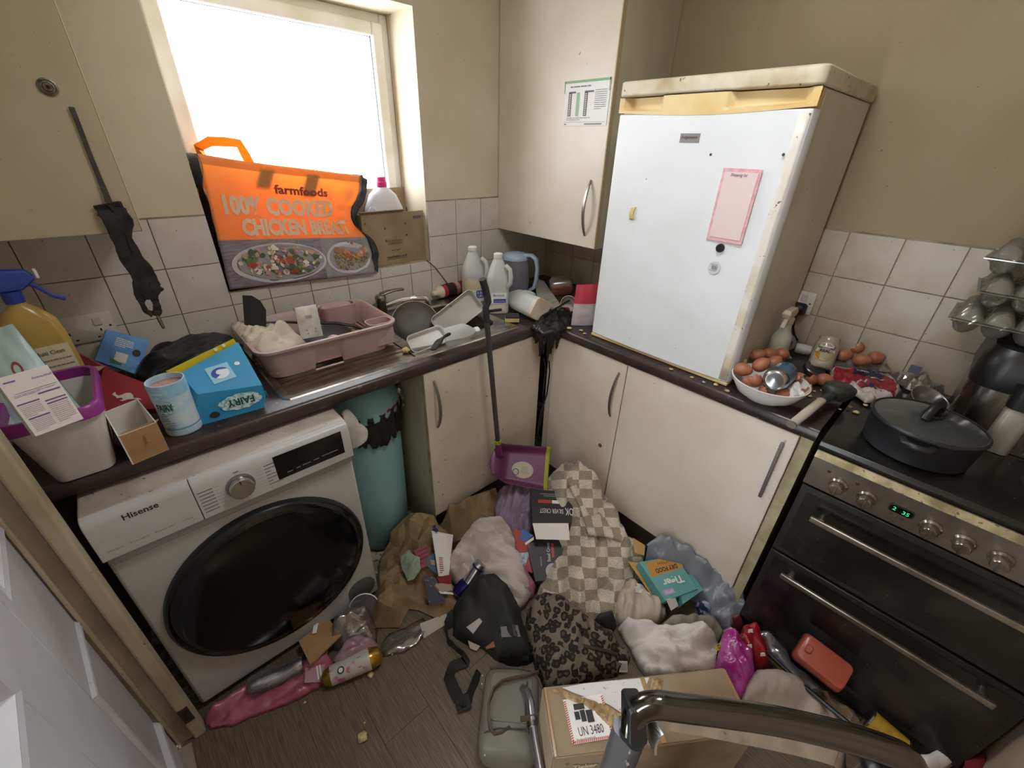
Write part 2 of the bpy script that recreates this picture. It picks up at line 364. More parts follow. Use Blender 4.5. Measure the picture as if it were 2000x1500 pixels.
# door standing ajar on the left, its frame post beside the machine
a_ = R(6); DR = D.objects.new('door_1', None); COL.objects.link(DR); DR['kind'] = 'structure'
DM = basis((-2.235, -.70, 0), (math.sin(a_), -math.cos(a_), 0), (0, 0, 1)) @ Matrix.Rotation(0, 4, 'Z')   # x along the door, y up, z = into the hall or the room
if (DM.to_3x3() @ Vector((0, 0, 1))).x < 0: sgn = -1
else: sgn = 1
def dbox(b, x0, x1, y0, y1, z0, z1): return b.box((x0, y0, min(z0*sgn, z1*sgn)), (x1, y1, max(z0*sgn, z1*sgn)), M=DM)
db = B(); dbox(db, -.12, .78, .012, 2.02, -.035, -.012)
cols = ((-.03, .245), (.42, .695)); rows = ((.14, .64), (.925, 1.50), (1.62, 1.90))
for x0, x1 in ((-.12, -.03), (.245, .42), (.695, .78)): dbox(db, x0, x1, .012, 2.02, -.012, 0)
for x0, x1 in cols:
    for y0, y1 in ((.012, .14), (.64, .925), (1.50, 1.62), (1.90, 2.02)): dbox(db, x0, x1, y0, y1, -.012, 0)
db.build('door_leaf', M_paintw, DR, bevel=.003)
def frame_ring(b, x0, x1, y0, y1):
    rings = []
    for ins, z in ((0, -.0005), (.006, .006), (.016, .0035), (.022, .005), (.03, -.009), (.05, -.004)):
        rings.append([(x0+ins, y0+ins, z*sgn), (x1-ins, y0+ins, z*sgn), (x1-ins, y1-ins, z*sgn), (x0+ins, y1-ins, z*sgn)])
    b.loft(rings, False, True, M=DM); return b
for x0, x1 in cols:
    for y0, y1 in rows: frame_ring(B(), x0, x1, y0, y1).build('raised_panel', M_paintw, DR, smooth=0)
T1 = B().box((-2.192, -.728, 0), (-2.162, -.684, 2.06)).build('trim_1', M_cream, bevel=.006, bseg=3); T1['kind'] = 'structure'
T2 = B().box((-2.262, -.716, 0), (-2.192, -.640, 2.06)).build('trim_2', mat('jamb_paint', '9c917b', .5, col2='857a64', ns=6), bevel=.003); T2['kind'] = 'structure'
T4 = B().box((-2.229, -.724, 0), (-2.222, -.712, 2.06)).build('trim_4', M_cream, bevel=.002); T4['kind'] = 'structure'
B().box((-.012, -.0015, 0), (.012, .0012, .07), M=Matrix.Translation((-2.177, -.7285, .095))).box((-.004, -.003, .018), (.004, .001, .05), M=Matrix.Translation((-2.177, -.729, .095))).build('strike_plate', mat('rusty_plate', '5f5242', .5, .6, col2='2e2720', ns=60), T1)
T3 = B().box((-2.236, -1.62, 0), (-2.20, -.73, .010)).build('trim_3', mat('threshold_strip', '8e8577', .5), bevel=.003); T3['kind'] = 'structure'
BB = B().box((-.6, -2.298, 0), (-.62, -2.285, .1)).box((-2.25, -2.298, 0), (-.62, -2.285, .1)).build('baseboard_front', M_cream); BB['kind'] = 'structure'
# unseen fill light added to lift the room, shaped as a ceiling fitting
cl = thing('added_fill_light', 'added round white fill light in middle of the ceiling', 'light', (-1.15, -1.30, 2.42))
B().lathe([(.15, 0), (.16, -.02), (.15, -.025)], 32, c0=False).build('base', M_upvc, cl)
B().lathe([(.145, -.026), (.13, -.06), (.08, -.08), (.01, -.086)], 32).build('diffuser', mat('fill_diffuser', 'fff3df', .5, emit=1.5), cl)
lamp('fill_lamp', (-1.15, -1.30, 2.32), (0, 0, 0), .28, .28, FILL_POWER, (.95, .97, 1))
# ---------------------------------------------------------------- fitted units
M_top = mat('dark_brown_worktop', '3a2d2b', .3, col2='2c2322', ns=14, specks=[(60, '7d7468', .72), (26, '5f564c', .72)], bump=.05)
WD = .592
def bullnose(z0, z1, d):                                      # profile across the worktop: back (0) to rounded front (-d)
    return [(0, z1), (-d+.014, z1), (-d+.005, z1-.003), (-d, z1-.011), (-d, z0+.008), (-d+.004, z0), (0, z0)]
wl = thing('worktop', 'dark brown laminate worktop under the window, holding the sink', 'worktop', (-1.4, -.3, .87))
b = B()
def run(b, xa, xb, ya=None):
    P = bullnose(.87, .91, WD); b.loft([[(xa, y, z) for y, z in P], [(xb, y, z) for y, z in P]], True, True)
run(b, -2.245, -1.20); run(b, -.74, -.004)
P2 = [(y, z) for y, z in bullnose(.87, .91, WD) if y < 0]
b.loft([[(x, y, z) for y, z in [(-.48, .91)]+P2+[(-.48, .87)]] for x in (-1.20, -.74)], False, False); b.box((-1.20, -.08, .87), (-.74, 0, .91))
b.build('slab', M_top, wl, world=True)
wr = thing('worktop', 'dark brown laminate worktop carrying the white fridge', 'worktop', (-.3, -1.1, .87))
P = bullnose(.87, .91, WD); B().loft([[(y, xa, z) for y, z in P] for xa in (-WD-.004, -1.655)], True, True).build('slab', M_top, wr, world=True)
B().box((-WD-.001, -WD-.012, .9095), (-.02, -WD+.004, .9118)).build('joint_strip', M_steel, wr, world=True)

def bow(b, p0, p1, out, n=12, w=.011, t=.007, depth=.028):   # bow handle between two fixings, bulging along out
    p0, p1, out = Vector(p0), Vector(p1), Vector(out); ax = (p1-p0).normalized(); sd = ax.cross(out).normalized(); pts = []
    for k in range(n+1):
        q = k/n; pts.append(p0.lerp(p1, q)+out*depth*math.sin(math.pi*q)**.8)
    ws = [w*(.55+.45*math.sin(math.pi*k/n)) for k in range(n+1)]
    return b.strip(pts, sd, ws, t)
M_hand = mat('satin_nickel_handle', '8f8a84', .35, .9)
# sink base unit
c1 = thing('base_cabinet', 'cream base cabinet under the sink, its grey side facing the bin', 'cabinet', (-.9, -.3, 0))
B().box((-1.2273, -.560, 0), (-1.209, -.02, .869)).build('side_panel', M_cabside, c1, world=True, bevel=.001)
B().box((-1.209, -.53, 0), (-.60, -.515, .15)).build('plinth', mat('plinth_board', '5b5247', .6), c1, world=True)
B().box((-1.209, -.56, .15), (-.60, -.03, .168)).box((-1.209, -.03, .15), (-.60, -.02, .68)).box((-.62, -.56, .15), (-.60, -.02, .86)).build('carcass', M_cabside, c1, world=True)
d = B().box((-1.2265, -.584, .152), (-.612, -.563, .866)).build('door', mat('dirty_cream_laminate', 'd0c6b6', .4, col2='beb09c', ns=4, th=(.35, .7), specks=[(34, '8a7a68', .70)]), c1, world=True, bevel=.0025)
B().box((-1.2275, -.5835, .152), (-1.2263, -.5635, .866)).build('edge_strip', M_rawedge, c1, world=True)
bow(B(), (-1.187, -.584, .825), (-1.183, -.584, .614), (0, -1, 0), depth=.03).build('handle', M_hand, d, world=True, smooth=60)
# corner unit
c2 = thing('base_cabinet', 'narrow cream corner cabinet with a bow handle left of the wide door', 'cabinet', (-.3, -.8, 0))
B().box((-.56, -1.015, .15), (-.02, -.60, .86)).build('carcass', M_cabside, c2, world=True)
B().box((-.53, -1.015, 0), (-.515, -.60, .15)).build('plinth', MATS['plinth_board'], c2, world=True)
B().box((-.576, -.632, .152), (-.561, -.598, .866)).build('filler_strip', M_cab, c2, world=True, bevel=.001)
d = B().box((-.584, -1.0145, .152), (-.563, -.634, .866)).build('door', M_cab, c2, world=True, bevel=.0025)
bow(B(), (-.584, -.986, .822), (-.584, -.979, .611), (-1, 0, 0), depth=.03).build('handle', M_hand, d, world=True, smooth=60)
B().lathe([(.009, 0), (.009, .002), (.004, .003)], 14, M=basis((-.5845, -.953, .443), (0, 1, 0), (0, 0, 1)) @ Matrix.Rotation(math.pi, 4, 'X')).build('screw_cap', mat('brown_cap', '5d4c38', .6), d, world=True)
# wide unit
c3 = thing('base_cabinet', 'wide cream cabinet with a straight bar handle beside the cooker', 'cabinet', (-.3, -1.32, 0))
B().box((-.56, -1.618, .13), (-.02, -1.018, .86)).build('carcass', M_cabside, c3, world=True)
B().box((-.53, -1.655, 0), (-.515, -1.018, .13)).build('plinth', MATS['plinth_board'], c3, world=True)
d = B().box((-.584, -1.616, .152), (-.563, -1.0195, .866)).build('door', M_cab, c3, world=True, bevel=.0025)
B().box((-.604, -1.590, .612), (-.597, -1.580, .832)).box((-.598, -1.589, .625), (-.584, -1.581, .633)).box((-.598, -1.589, .811), (-.584, -1.581, .819)).build('bar_handle', mat('bar_handle_steel', '7f7b77', .35, .9), d, world=True, bevel=.0015)
B().box((-.580, -1.652, .0), (-.02, -1.620, .869)).build('end_panel', M_rawedge, c3, world=True, bevel=.001)
# wall cabinet on the right wall
w1 = thing('wall_cabinet', 'tall cream wall cabinet in the corner left of the fridge', 'cabinet', (-.19, -.32, 1.2125))
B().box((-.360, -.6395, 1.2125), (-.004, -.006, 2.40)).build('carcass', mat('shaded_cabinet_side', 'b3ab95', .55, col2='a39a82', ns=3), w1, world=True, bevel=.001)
d = B().box((-.381, -.6405, 1.2130), (-.3625, -.004, 2.395)).build('door', M_cab, w1, world=True, bevel=.003)
bow(B(), (-.381, -.586, 1.479), (-.381, -.583, 1.262), (-1, 0, 0), depth=.03).build('handle', M_hand, d, world=True, smooth=60)
B().box((-.3815, -.6435, 1.213), (-.3600, -.6405, 2.395)).build('edge_strip', mat('browned_edge', 'a08c6c', .6), w1, world=True)
# wall cabinet on the window wall
w2 = thing('wall_cabinet', 'yellowed cream wall cabinet left of the window with speckled door', 'cabinet', (-2.05, -.15, 1.374))
B().box((-2.24, -.279, 1.376), (-1.84, -.008, 2.40)).build('carcass', M_cabL, w2, world=True)
d = B().box((-2.24, -.300, 1.3735), (-1.8385, -.281, 2.395)).build('door', M_cabL, w2, world=True, bevel=.0025)
B().box((-1.8388, -.3006, 1.3735), (-1.8372, -.2805, 2.395)).build('edge_strip', mat('pale_edge', 'dccfae', .5), w2, world=True)
kM = basis((-1.903, -.3005, 1.672), (1, 0, 0), (0, 0, 1))
B().lathe([(.016, -.0005), (.0165, .003), (.0135, .0045), (.011, .002), (.009, .0025), (.0075, .0055), (.002, .006)], 24, M=kM, c0=False).build('knob_base', mat('tarnished_metal', '8e8674', .45, .7, col2='5b513f', ns=80), d, world=True)
B().lathe([(.0035, .0055), (.003, .0068)], 12, M=kM).build('screw', M_dark, d, world=True)
# ---------------------------------------------------------------- sink
M_sink = mat('stained_stainless', 'b9b4ae', .24, .95, col2='7d756b', ns=7, th=(.4, .75), aniso=(2, 9, 9))
M_drain = mat('dirty_drainer_steel', '8d7f72', .34, .85, col2='5f534a', ns=7, th=(.35, .7), aniso=(2, 14, 10))
sk = thing('sink', 'stainless steel inset sink with ribbed drainer on the left', 'sink', (-1.2, -.3, .91))
bx0, bx1, by0, by1 = -1.175, -.765, -.47, -.095; bc = ((bx0+bx1)/2, (by0+by1)/2)
b = B(); n = 5
outer = [(-.725, -.05), (-1.675, -.05), (-1.675, -.545), (-.725, -.545)]
hole = [rr(bx1-bx0, by1-by0, .07, .9145, n, *bc)][0]
# rim sheet: ring from the rounded hole out to the sheet edge
def proj_edge(p, x0, x1, y0, y1):
    dx, dy = p[0]-bc[0], p[1]-bc[1]; t = 1e9
    if dx > 1e-6: t = min(t, (x1-bc[0])/dx)
    if dx < -1e-6: t = min(t, (x0-bc[0])/dx)
    if dy > 1e-6: t = min(t, (y1-bc[1])/dy)
    if dy < -1e-6: t = min(t, (y0-bc[1])/dy)
    return (bc[0]+dx*t, bc[1]+dy*t)
H = rr(bx1-bx0, by1-by0, .07, .9145, 8, *bc)
ed = [(*proj_edge(p, -1.22, -.725, -.545, -.05), .9150) for p in H]
for cxx, cyy in ((-.725, -.05), (-1.22, -.05), (-1.22, -.545), (-.725, -.545)):
    k = min(range(len(ed)), key=lambda i: (ed[i][0]-cxx)**2+(ed[i][1]-cyy)**2); ed[k] = (cxx, cyy, .915)
lip = [(p[0]+(.004 if p[0] > -.75 else 0), p[1]+(.004 if p[1] > -.1 else -.004 if p[1] < -.5 else 0), .9105) for p in ed]
b.loft([lip, ed, H, rr(bx1-bx0-.006, by1-by0-.006, .068, .905, 8, *bc)], False, False)
b.build('rim', M_sink, sk, world=True, smooth=30)
B().loft([rr(bx1-bx0-.006, by1-by0-.006, .068, .905, 8, *bc), rr(bx1-bx0-.02, by1-by0-.02, .065, .80, 8, *bc), rr(bx1-bx0-.06, by1-by0-.06, .055, .765, 8, *bc), rr(bx1-bx0-.2, by1-by0-.2, .03, .760, 8, *bc)], False, True).build('bowl', M_drain, sk, world=True, smooth=60)
b = B(); NX, NY = 2, 60
def dz(y):
    for c in (-.47, -.435, -.40, -.365, -.33, -.295, -.26, -.225, -.19, -.155):
        if abs(y-c) < .009: return .0035*math.cos((y-c)/.009*math.pi/2)
    return 0
b.grid(lambda u, v: (-1.66+.435*u, -.535+.475*v, .911+(dz(-.535+.475*v) if 0 < u < 1 else 0)+.002*u), 12, 96)
b.build('drainer', M_drain, sk, world=True, smooth=60)
fr = B(); fr.loft([[(-1.22, -.549, .9105), (-1.22, -.545, .9155), (-1.22, -.528, .9150), (-1.22, -.525, .9115)], [(-1.66, -.549, .9105), (-1.66, -.545, .9150), (-1.66, -.528, .9145), (-1.66, -.525, .9115)]], True, True)
fr.loft([[(-1.66, -.549, .9105), (-1.66, -.545, .915), (-1.645, -.530, .9145), (-1.645, -.53, .911)], [(-1.678, -.53, .9105), (-1.674, -.527, .915), (-1.655, -.52, .9145), (-1.653, -.52, .911)], [(-1.678, -.05, .9105), (-1.674, -.05, .915), (-1.655, -.06, .9145), (-1.652, -.06, .911)]], True, True)
fr.build('drainer_edge', M_sink, sk, world=True)
tp = thing('mixer_tap', 'dull chrome mixer tap behind the pink dish rack', 'tap', (-1.115, -.075, .915))
B().lathe([(.03, 0), (.03, .008), (.024, .012), (.023, .07), (.025, .085), (.02, .094), (.004, .097)], 20).build('tap_body', M_chromed, tp, smooth=50)
B().strip([(0, 0, .096), (.03, -.004, .104), (.07, -.012, .109), (.105, -.02, .108)], (0, 1, .1), [.03, .026, .02, .016], .009).build('lever', M_chromed, tp, bevel=.003)
B().tube([(.015, -.005, .045), (.07, -.03, .062), (.13, -.055, .070), (.18, -.072, .066), (.192, -.077, .050), (.194, -.078, .032)], [.014, .013, .0125, .0125, .012, .012], 14).build('spout', M_chrome, tp, smooth=60)
# ---------------------------------------------------------------- washing machine
M_wm = mat('white_enamel', 'b9bab9', .35, col2='aeaeab', ns=4)
M_wmtop = mat('dusty_machine_top', 'bdb4aa', .6, col2='a5998b', ns=12, specks=[(60, '6b5a48', .68)])
mx0, mx1, my = -2.153, -1.553, -.670
wmch = thing('washing_machine', 'white front-loading washing machine with a black glass door under the worktop', 'washing machine', (-1.853, -.36, 0))
B().box((mx0, my+.012, .03), (mx1, -.06, .722)).build('body', M_wm, wmch, world=True, bevel=.008, bseg=3)
B().box((mx0+.002, my+.05, .722), (mx1-.002, -.06, .835)).build('upper_body', M_wm, wmch, world=True)
B().box((mx0, my+.012, .835), (mx1, -.06, .852)).build('lid', M_wmtop, wmch, world=True, bevel=.005, bseg=3)
for fx in (mx0+.05, mx1-.05):
    for fy in (my+.06, -.1): B().lathe([(.02, 0), (.02, .012), (.009, .014), (.009, .032)], 12, M=Matrix.Translation((fx, fy, 0))).build('foot', M_blackr, wmch, world=True)
def cpanel(b, xa, xb):                                       # control fascia in section: lip at the foot, face, rounded into the lid
    P = [(my+.05, .724), (my-.006, .724), (my-.013, .729), (my-.010, .826), (my-.004, .842), (my+.008, .850), (my+.05, .851)]
    return b.loft([[(xa, y, z) for y, z in P], [(xb, y, z) for y, z in P]], True, True)
dr = cpanel(B(), mx0, mx0+.199).build('detergent_drawer', M_wm, wmch, world=True, bevel=.002)
cp = cpanel(B(), mx0+.2005, mx1).build('control_panel', M_wm, wmch, world=True, bevel=.002)
B().box((mx0+.004, my-.002, .700), (mx1-.004, my+.03, .7235)).build('grip_recess', mat('grip_grey', '98979a', .4), wmch, world=True, bevel=.004)
fu, fv = (1, 0, 0), (0, .03, 1)
def fac(x, z): return (mx0+x, my-.0125+(z-.73)*.031, z)
put('Hisense', fac(.100, .826), fu, fv, .0165, M_ink, dr, w=.066, world=True, bold=.02)
put('Steam   PureJet   Inverter   12kg', fac(.098, .752), fu, fv, .007, M_greyink, dr, w=.165, world=True)
pl_ = plate(fac(.480, .793), fu, fv, .190, .078, .0012, mat('display_glass', '0d0d0f', .15), cp, 'display', world=True, bevel=.0004)
lines(fac(.480, .768), fu, fv, [(-.07, -.055, 0, .003), (-.045, -.033, .002, .003), (-.028, -.005, .003, .003), (.003, .02, .004, .003), (.028, .075, .006, .003)], M_greyink, cp, world=True, lift=.0016)
kM = basis(fac(.297, .787), fu, fv)
kb = B().lathe([(.034, -.002), (.034, .006), (.0305, .007)], 40, M=kM, c0=False).build('dial_ring', mat('dial_ring', '8f9092', .25, .9), cp, world=True, smooth=40)
B().lathe([(.030, .004), (.029, .022), (.027, .0235), (.001, .024)], 40, M=kM).build('programme_dial', mat('dial_silver', 'b9babd', .22, 1, aniso=(1, 1, 1)), cp, world=True, smooth=35)
B().cb((0, .022, .0242), (.0025, .01, .0006), M=kM).build('dial_mark', M_ink, cp, world=True)
rows = []
for k in range(7):
    y = .024-.0105*k; rows += [(-.090, -.058, y, .0034), (-.054, -.038-abs(k-3)*.001, y, .0006), (.062, .1-(k % 3)*.012, y+.004, .0034), (.04, .058, y+.004, .0006)]
rows.append((-.006, .006, .044, .004))
lines(fac(.297, .787), fu, fv, rows, M_greyink, cp, world=True)
dc = (mx0+.303, my+.012, .394); dM = basis(dc, (1, 0, 0), (0, 0, 1))
dd_ = B().lathe([(.279, -.004), (.279, .012), (.274, .020), (.262, .022)], 72, M=dM, c0=False, c1=False).build('door_ring', mat('door_ring_grey', '1f2022', .25), wmch, world=True, smooth=45)
dg = B().lathe([(.271, .010), (.271, .0205), (.245, .026), (.17, .031), (.09, .0335), (.002, .034)], 72, M=dM, c0=False).build('door_glass', mat('door_black_glass', '0a0a0b', .12, specks=[(38, '6d6d6d', .80)], coat=.0), wmch, world=True, smooth=80)
fc = B().lathe([(.052, -.002), (.052, .004), (.046, .0055)], 32, M=basis((mx1-.062, my+.012, .098), (1, 0, 0), (0, 0, 1))).build('filter_cover', mat('filter_grey', '56585a', .4), wmch, world=True)
# ---------------------------------------------------------------- bin
M_teal = mat('teal_plastic', '8ab5b9', .42, col2='79a6aa', ns=3, specks=[(40, '4f6b6b', .76)])
bn = thing('pedal_bin', 'tall round teal plastic bin between the washing machine and sink cabinet', 'bin', (-1.388, -.36, 0))
B().lathe([(.118, 0), (.124, .006), (.133, .3), (.141, .66), (.146, .70), (.143, .705)], 48, c1=False).build('bin_body', M_teal, bn, smooth=50)
B().lathe([(.150, .69), (.152, .705), (.149, .735), (.125, .79), (.07, .83), (.002, .842)], 48, c0=False).build('bin_lid', M_teal, bn, smooth=50)
B().lathe([(.120, -.001), (.127, .004), (.127, .012), (.122, .014)], 48).build('base_ring', M_blackr, bn)
def skirt(a0, a1, z0, z1, r, seed, n=44, rag=.05):
    b = B(); q = random.Random(seed); low = [z0+rag*noise.noise(Vector((k*.35, seed, 0)))+rag*.7*noise.noise(Vector((k*1.3, seed, 4))) for k in range(n+1)]
    return b.grid(lambda u, v: ((r+.006*noise.noise(Vector((u*9, v*5, seed)))+.004*math.sin(u*40))*math.cos(a0+(a1-a0)*u), (r+.006*noise.noise(Vector((u*9, v*5, seed)))+.004*math.sin(u*40))*math.sin(a0+(a1-a0)*u), z1-(z1-(low[int(u*n)]-.05*math.sin(math.pi*u)))*v), n, 8)
M_bag = mat('black_bin_bag', '171717', .42, bump=.3, bs=60)
skirt(R(-140), R(-28), .628, .718, .1495, 5, rag=.028).build('bin_liner', M_bag, bn, solid=.0012, smooth=180)
B().grid(lambda u, v: (.150*math.cos(R(-75)+R(40)*u), .150*math.sin(R(-75)+R(40)*u), .722-.022*v*(1-.5*u)+.003*math.sin(u*20)), 14, 3).build('red_bag_edge', mat('red_film', '8e2434', .4), bn, solid=.0012)
fb = B().grid(lambda u, v: ((.150+.014*math.sin(v*3.1)+.008*noise.noise(Vector((u*8, v*8, 2))))*math.cos(R(-38)+R(22)*u), (.150+.014*math.sin(v*3.1)+.008*noise.noise(Vector((u*8, v*8, 2))))*math.sin(R(-38)+R(22)*u), .755-.10*v+.012*noise.noise(Vector((u*7, v*7, 9)))), 14, 14).build('clear_film', clear('clear_film', 'f2eef0', .30, .2, ('b9b1b3', .28)), bn, smooth=0)
# white rag hanging at the bin's side
sc_ = thing('rag', 'greyish white rag hanging between machine and bin', 'rag', (-1.515, -.54, .63))
bb = B(); pts = [at(672, 800, y=-.55), at(686, 830, y=-.565), at(697, 850, y=-.575), at(702, 868, y=-.575)]; rings = []
for k in range(13):
    q = k/12*3; i = min(int(q), 2); p = pts[i].lerp(pts[i+1], q-i); wv = [.010, .026, .034, .036][i]*(1-(q-i))+[.026, .034, .036, .020][i]*(q-i)
    rings.append([(p.x+wv*math.cos(a)*(1+.25*math.sin(3*a+k)), p.y+.4*wv*math.sin(a), p.z+.25*wv*math.cos(a)) for a in [2*math.pi*j/16 for j in range(16)]])
bb.loft(rings); bb.build('cloth', mat('greyish_white_cloth', 'c4c1b8', .9, col2='a8a49a', ns=20, bump=.4, bs=120), sc_, world=True, sub=1, smooth=180)
# ---------------------------------------------------------------- fridge
M_fr = mat('fridge_white', 'dfe3e6', .34, col2='d6dadb', ns=3, specks=[(42, '9d8e74', .775)])
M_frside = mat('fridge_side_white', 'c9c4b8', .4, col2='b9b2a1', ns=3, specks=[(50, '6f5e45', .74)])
M_frtop = mat('stained_fridge_top', 'c6bda9', .5, col2='a3906c', ns=9, th=(.42, .7), specks=[(55, '5d4c33', .70)])
M_yel = mat('yellowed_plastic', 'dcc592', .4, col2='cdae72', ns=6)
fy1, fy2 = -.797, -1.370
fg = thing('fridge', 'white undercounter fridge with a yellowed grip standing on the worktop', 'fridge', (-.29, -1.083, .91))
B().box((-.497, fy2+.003, .925), (-.04, fy1-.003, 1.736)).build('cabinet', M_frside, fg, world=True, bevel=.006, bseg=3)
lid = rr(.53, fy1-fy2+.004, .02, 1.705, 4, -.29, (fy1+fy2)/2)
B().loft([[(p[0], p[1], 1.737) for p in lid], [(p[0], p[1], 1.772) for p in lid], [(p[0]*.985-.004, p[1], 1.778) for p in lid]], True, True).build('lid', M_frtop, fg, world=True, bevel=.005, bseg=3)
dpoly = []
yy = np.linspace(fy1, fy2, 17)
def fx_(y): return -.545-.009*(1-((y-(fy1+fy2)/2)/((fy1-fy2)/2))**2)     # slightly bowed door
ring = [(fx_(y), y) for y in yy]; ring = [(-.50, fy1)]+[(-.535, fy1)]+[(x, y+(-.006 if y == fy1 else .006 if y == fy2 else 0)) for x, y in ring]+[(-.528, fy2), (-.50, fy2)]
B().loft([[(x, y, .924) for x, y in ring], [(x, y, 1.690) for x, y in ring]], True, True).build('door', M_fr, fg, world=True, bevel=.004, bseg=3)
gb_ = B(); ng = 40                                            # yellowed grip trim: curved lower edge, two finger recesses
def gz(v): return 1.650+.014*math.cos(math.pi*(v-.5)*1.0)*-1+.014
def gx(u, v):
    y = fy1+(fy2-fy1)*u; x = fx_(y)-.001
    for c0, c1 in ((.03, .28), (.62, .97)):
        if c0 < u < c1 and v > .22:
            e = min((u-c0)/.03, (c1-u)/.03, (v-.22)/.1, 1); x += .024*max(0, e)
    return x
gb_.grid(lambda u, v: (gx(u, v), fy1+(fy2-fy1)*u, (1.694-.012*math.sin(math.pi*u))+(.040+.012*math.sin(math.pi*u))*v), 64, 16)
gb_.build('grip_trim', M_yel, fg, world=True, smooth=50)
B().box((-.52, fy2+.004, 1.675), (-.50, fy1-.004, 1.734)).build('grip_back', M_yel, fg, world=True)
B().grid(lambda u, v: (fx_(fy2+.007+.026*u)-.0006, fy2+.007+.026*u, .93+.75*v), 3, 12).build('grimy_edge', mat('grimy_white', 'd9d5ca', .4, col2='c3b798', ns=14, th=(.45, .7), specks=[(70, '6f5d40', .69)]), fg, world=True, solid=.0005)
B().box((-.546, fy2+.002, .912), (-.50, fy1-.002, .9235)).build('bottom_trim', M_yel, fg, world=True, bevel=.003)
B().box((-.499, fy2+.006, .93), (-.494, fy1-.006, 1.66)).build('door_seal', mat('grey_gasket', '8c877d', .7), fg, world=True)
for y_ in (fy1-.05, fy2+.05):
    for x_ in (-.48, -.1): B().lathe([(.018, 0), (.018, .02)], 12, M=Matrix.Translation((x_, y_, .911))).build('foot', M_blackr, fg, world=True)
fu2, fv2 = (0, -1, 0), (0, 0, 1)
bd = plate((-.5538, -1.066, 1.625), fu2, fv2, .062, .024, .0012, mat('badge_silver', 'a9a8a8', .3, .6), fg, 'badge', world=True, bevel=.0005)
put('Fridgemaster', (-.5552, -1.066, 1.626), fu2, fv2, .010, M_ink, fg, w=.052, world=True, shear=.35)
sl = thing('shopping_list_pad', 'pink and white magnetic shopping list pad on the fridge door', 'notepad', (-.553, -1.24, 1.455))
su = (Vector((0, -1, 0))*.995+Vector((0, 0, 1))*.0).normalized(); sv = Vector((0, .055, 1)).normalized()
plate((-.5535, -1.240, 1.455), su, sv, .106, .196, .003, mat('pink_card', 'd9a9ae', .6, col2='cf9aa2', ns=60, th=(.45, .55)), sl, 'backing', world=True, bevel=.001)
plate((-.5567, -1.240, 1.456), su, sv, .090, .176, .0012, mat('pale_pink_paper', 'd9c5c6', .5), sl, 'paper_sheet', world=True)
put('Shopping list', (-.5581, -1.236, 1.536), su, sv, .010, M_ink, sl, w=.046, world=True, shear=.3)
mg = thing('fridge_magnet', 'round black magnet below the shopping list on the fridge door', 'magnet', (-.553, -1.235, 1.339))
B().lathe([(.0125, 0), (.0125, .006), (.010, .009), (.003, .0095)], 24, M=basis((-.552, -1.235, 1.339), fu2, fv2)).build('disc', M_black, mg, world=True)
st = thing('price_sticker', 'round white barcode sticker on the lower part of the fridge door', 'sticker', (-.553, -1.232, 1.279))
B().lathe([(.019, 0), (.019, .0006)], 28, M=basis((-.5538, -1.232, 1.279), fu2, fv2)).build('sticker_disc', mat('sticker_white', 'c8cacd', .6), st, world=True)
lines((-.5545, -1.232, 1.279), fu2, (0, .2, 1), [(-.008+.0023*k, -.0068+.0023*k+(.0006 if k % 3 else 0), .001, .012) for k in range(8)]+[(-.012, .010, .010, .0014), (-.012, .009, -.008, .0014)], M_greyink, st, world=True)
tpz = thing('tape_scrap', 'yellow scrap of tape stuck on the fridge door left side', 'tape', (-.553, -.915, 1.40))
B().grid(lambda u, v: (-.5510-.004*math.sin(v*2.6)*(u*.5+.6)-.0015, -.907-.016*u+.004*math.sin(v*4)+.004*v, 1.418-.038*v+.004*u*(1-v)), 6, 8).build('tape_strip', mat('yellow_tape', 'c9ac63', .55), tpz, world=True, solid=.0008)
for k, (px, py) in enumerate(((1388, 302), (1530, 302))):
    p = at(px, py, x=-.5535); bm_ = B().lathe([(.004, 0), (.003, .0015)], 8, M=basis((p.x, p.y, p.z), fu2, fv2)).build('dirt_spot', mat('dirt_spot_dark', '4c4234', .8), fg, world=True)
# instruction sheet on the wall cabinet
ps = thing('notice_sheet', 'white landscape notice with green border and columns on wall cabinet door', 'notice', (-.383, -.52, 1.745))
pu, pv = (0, -1, 0), (0, 0, 1)
plate((-.3825, -.518, 1.744), pu, pv, .222, .150, .0006, mat('notice_paper', 'e6e4e2', .6), ps, 'sheet', world=True)
lines((-.3832, -.518, 1.744), pu, pv, [(-.111, .111, .071, .008), (-.111, -.107, .055, .04), (.107, .111, .055, .04)], mat('notice_green', '86ad80', .6), ps, 'green_border', True)
lines((-.3832, -.518, 1.744), pu, pv, [(-.045, -.030, -.003, .078)], mat('notice_green2', '93b98c', .6), ps, 'green_column', True)
lines((-.3832, -.518, 1.744), pu, pv, [(-.086, -.070, -.003, .078), (-.006, .010, -.003, .078), (-.086, -.050, .037, .006), (-.006, .038, .037, .006)], mat('notice_slate', '6d6873', .6), ps, 'dark_column', True)
lines((-.3832, -.518, 1.744), pu, pv, para(-.08, .095, .055, .055, 1, .004, 1)+para(.045, .1, .04, -.02, 10, .002, 2)+para(-.09, .03, -.048, -.054, 2, .002, 3)+[(-.105, .105, -.062, .0008), (.005, .09, -.069, .004), (-.1, -.09, -.069, .004)], M_greyink, ps, world=True)
lines((-.3834, -.518, 1.744), pu, pv, [(-.0815, -.0745, .03-.006*k, .003) for k in range(12)]+[(-.0015, .0055, .03-.006*k, .003) for k in range(12)], M_paper, ps, 'printed_symbols', True, lift=.001)
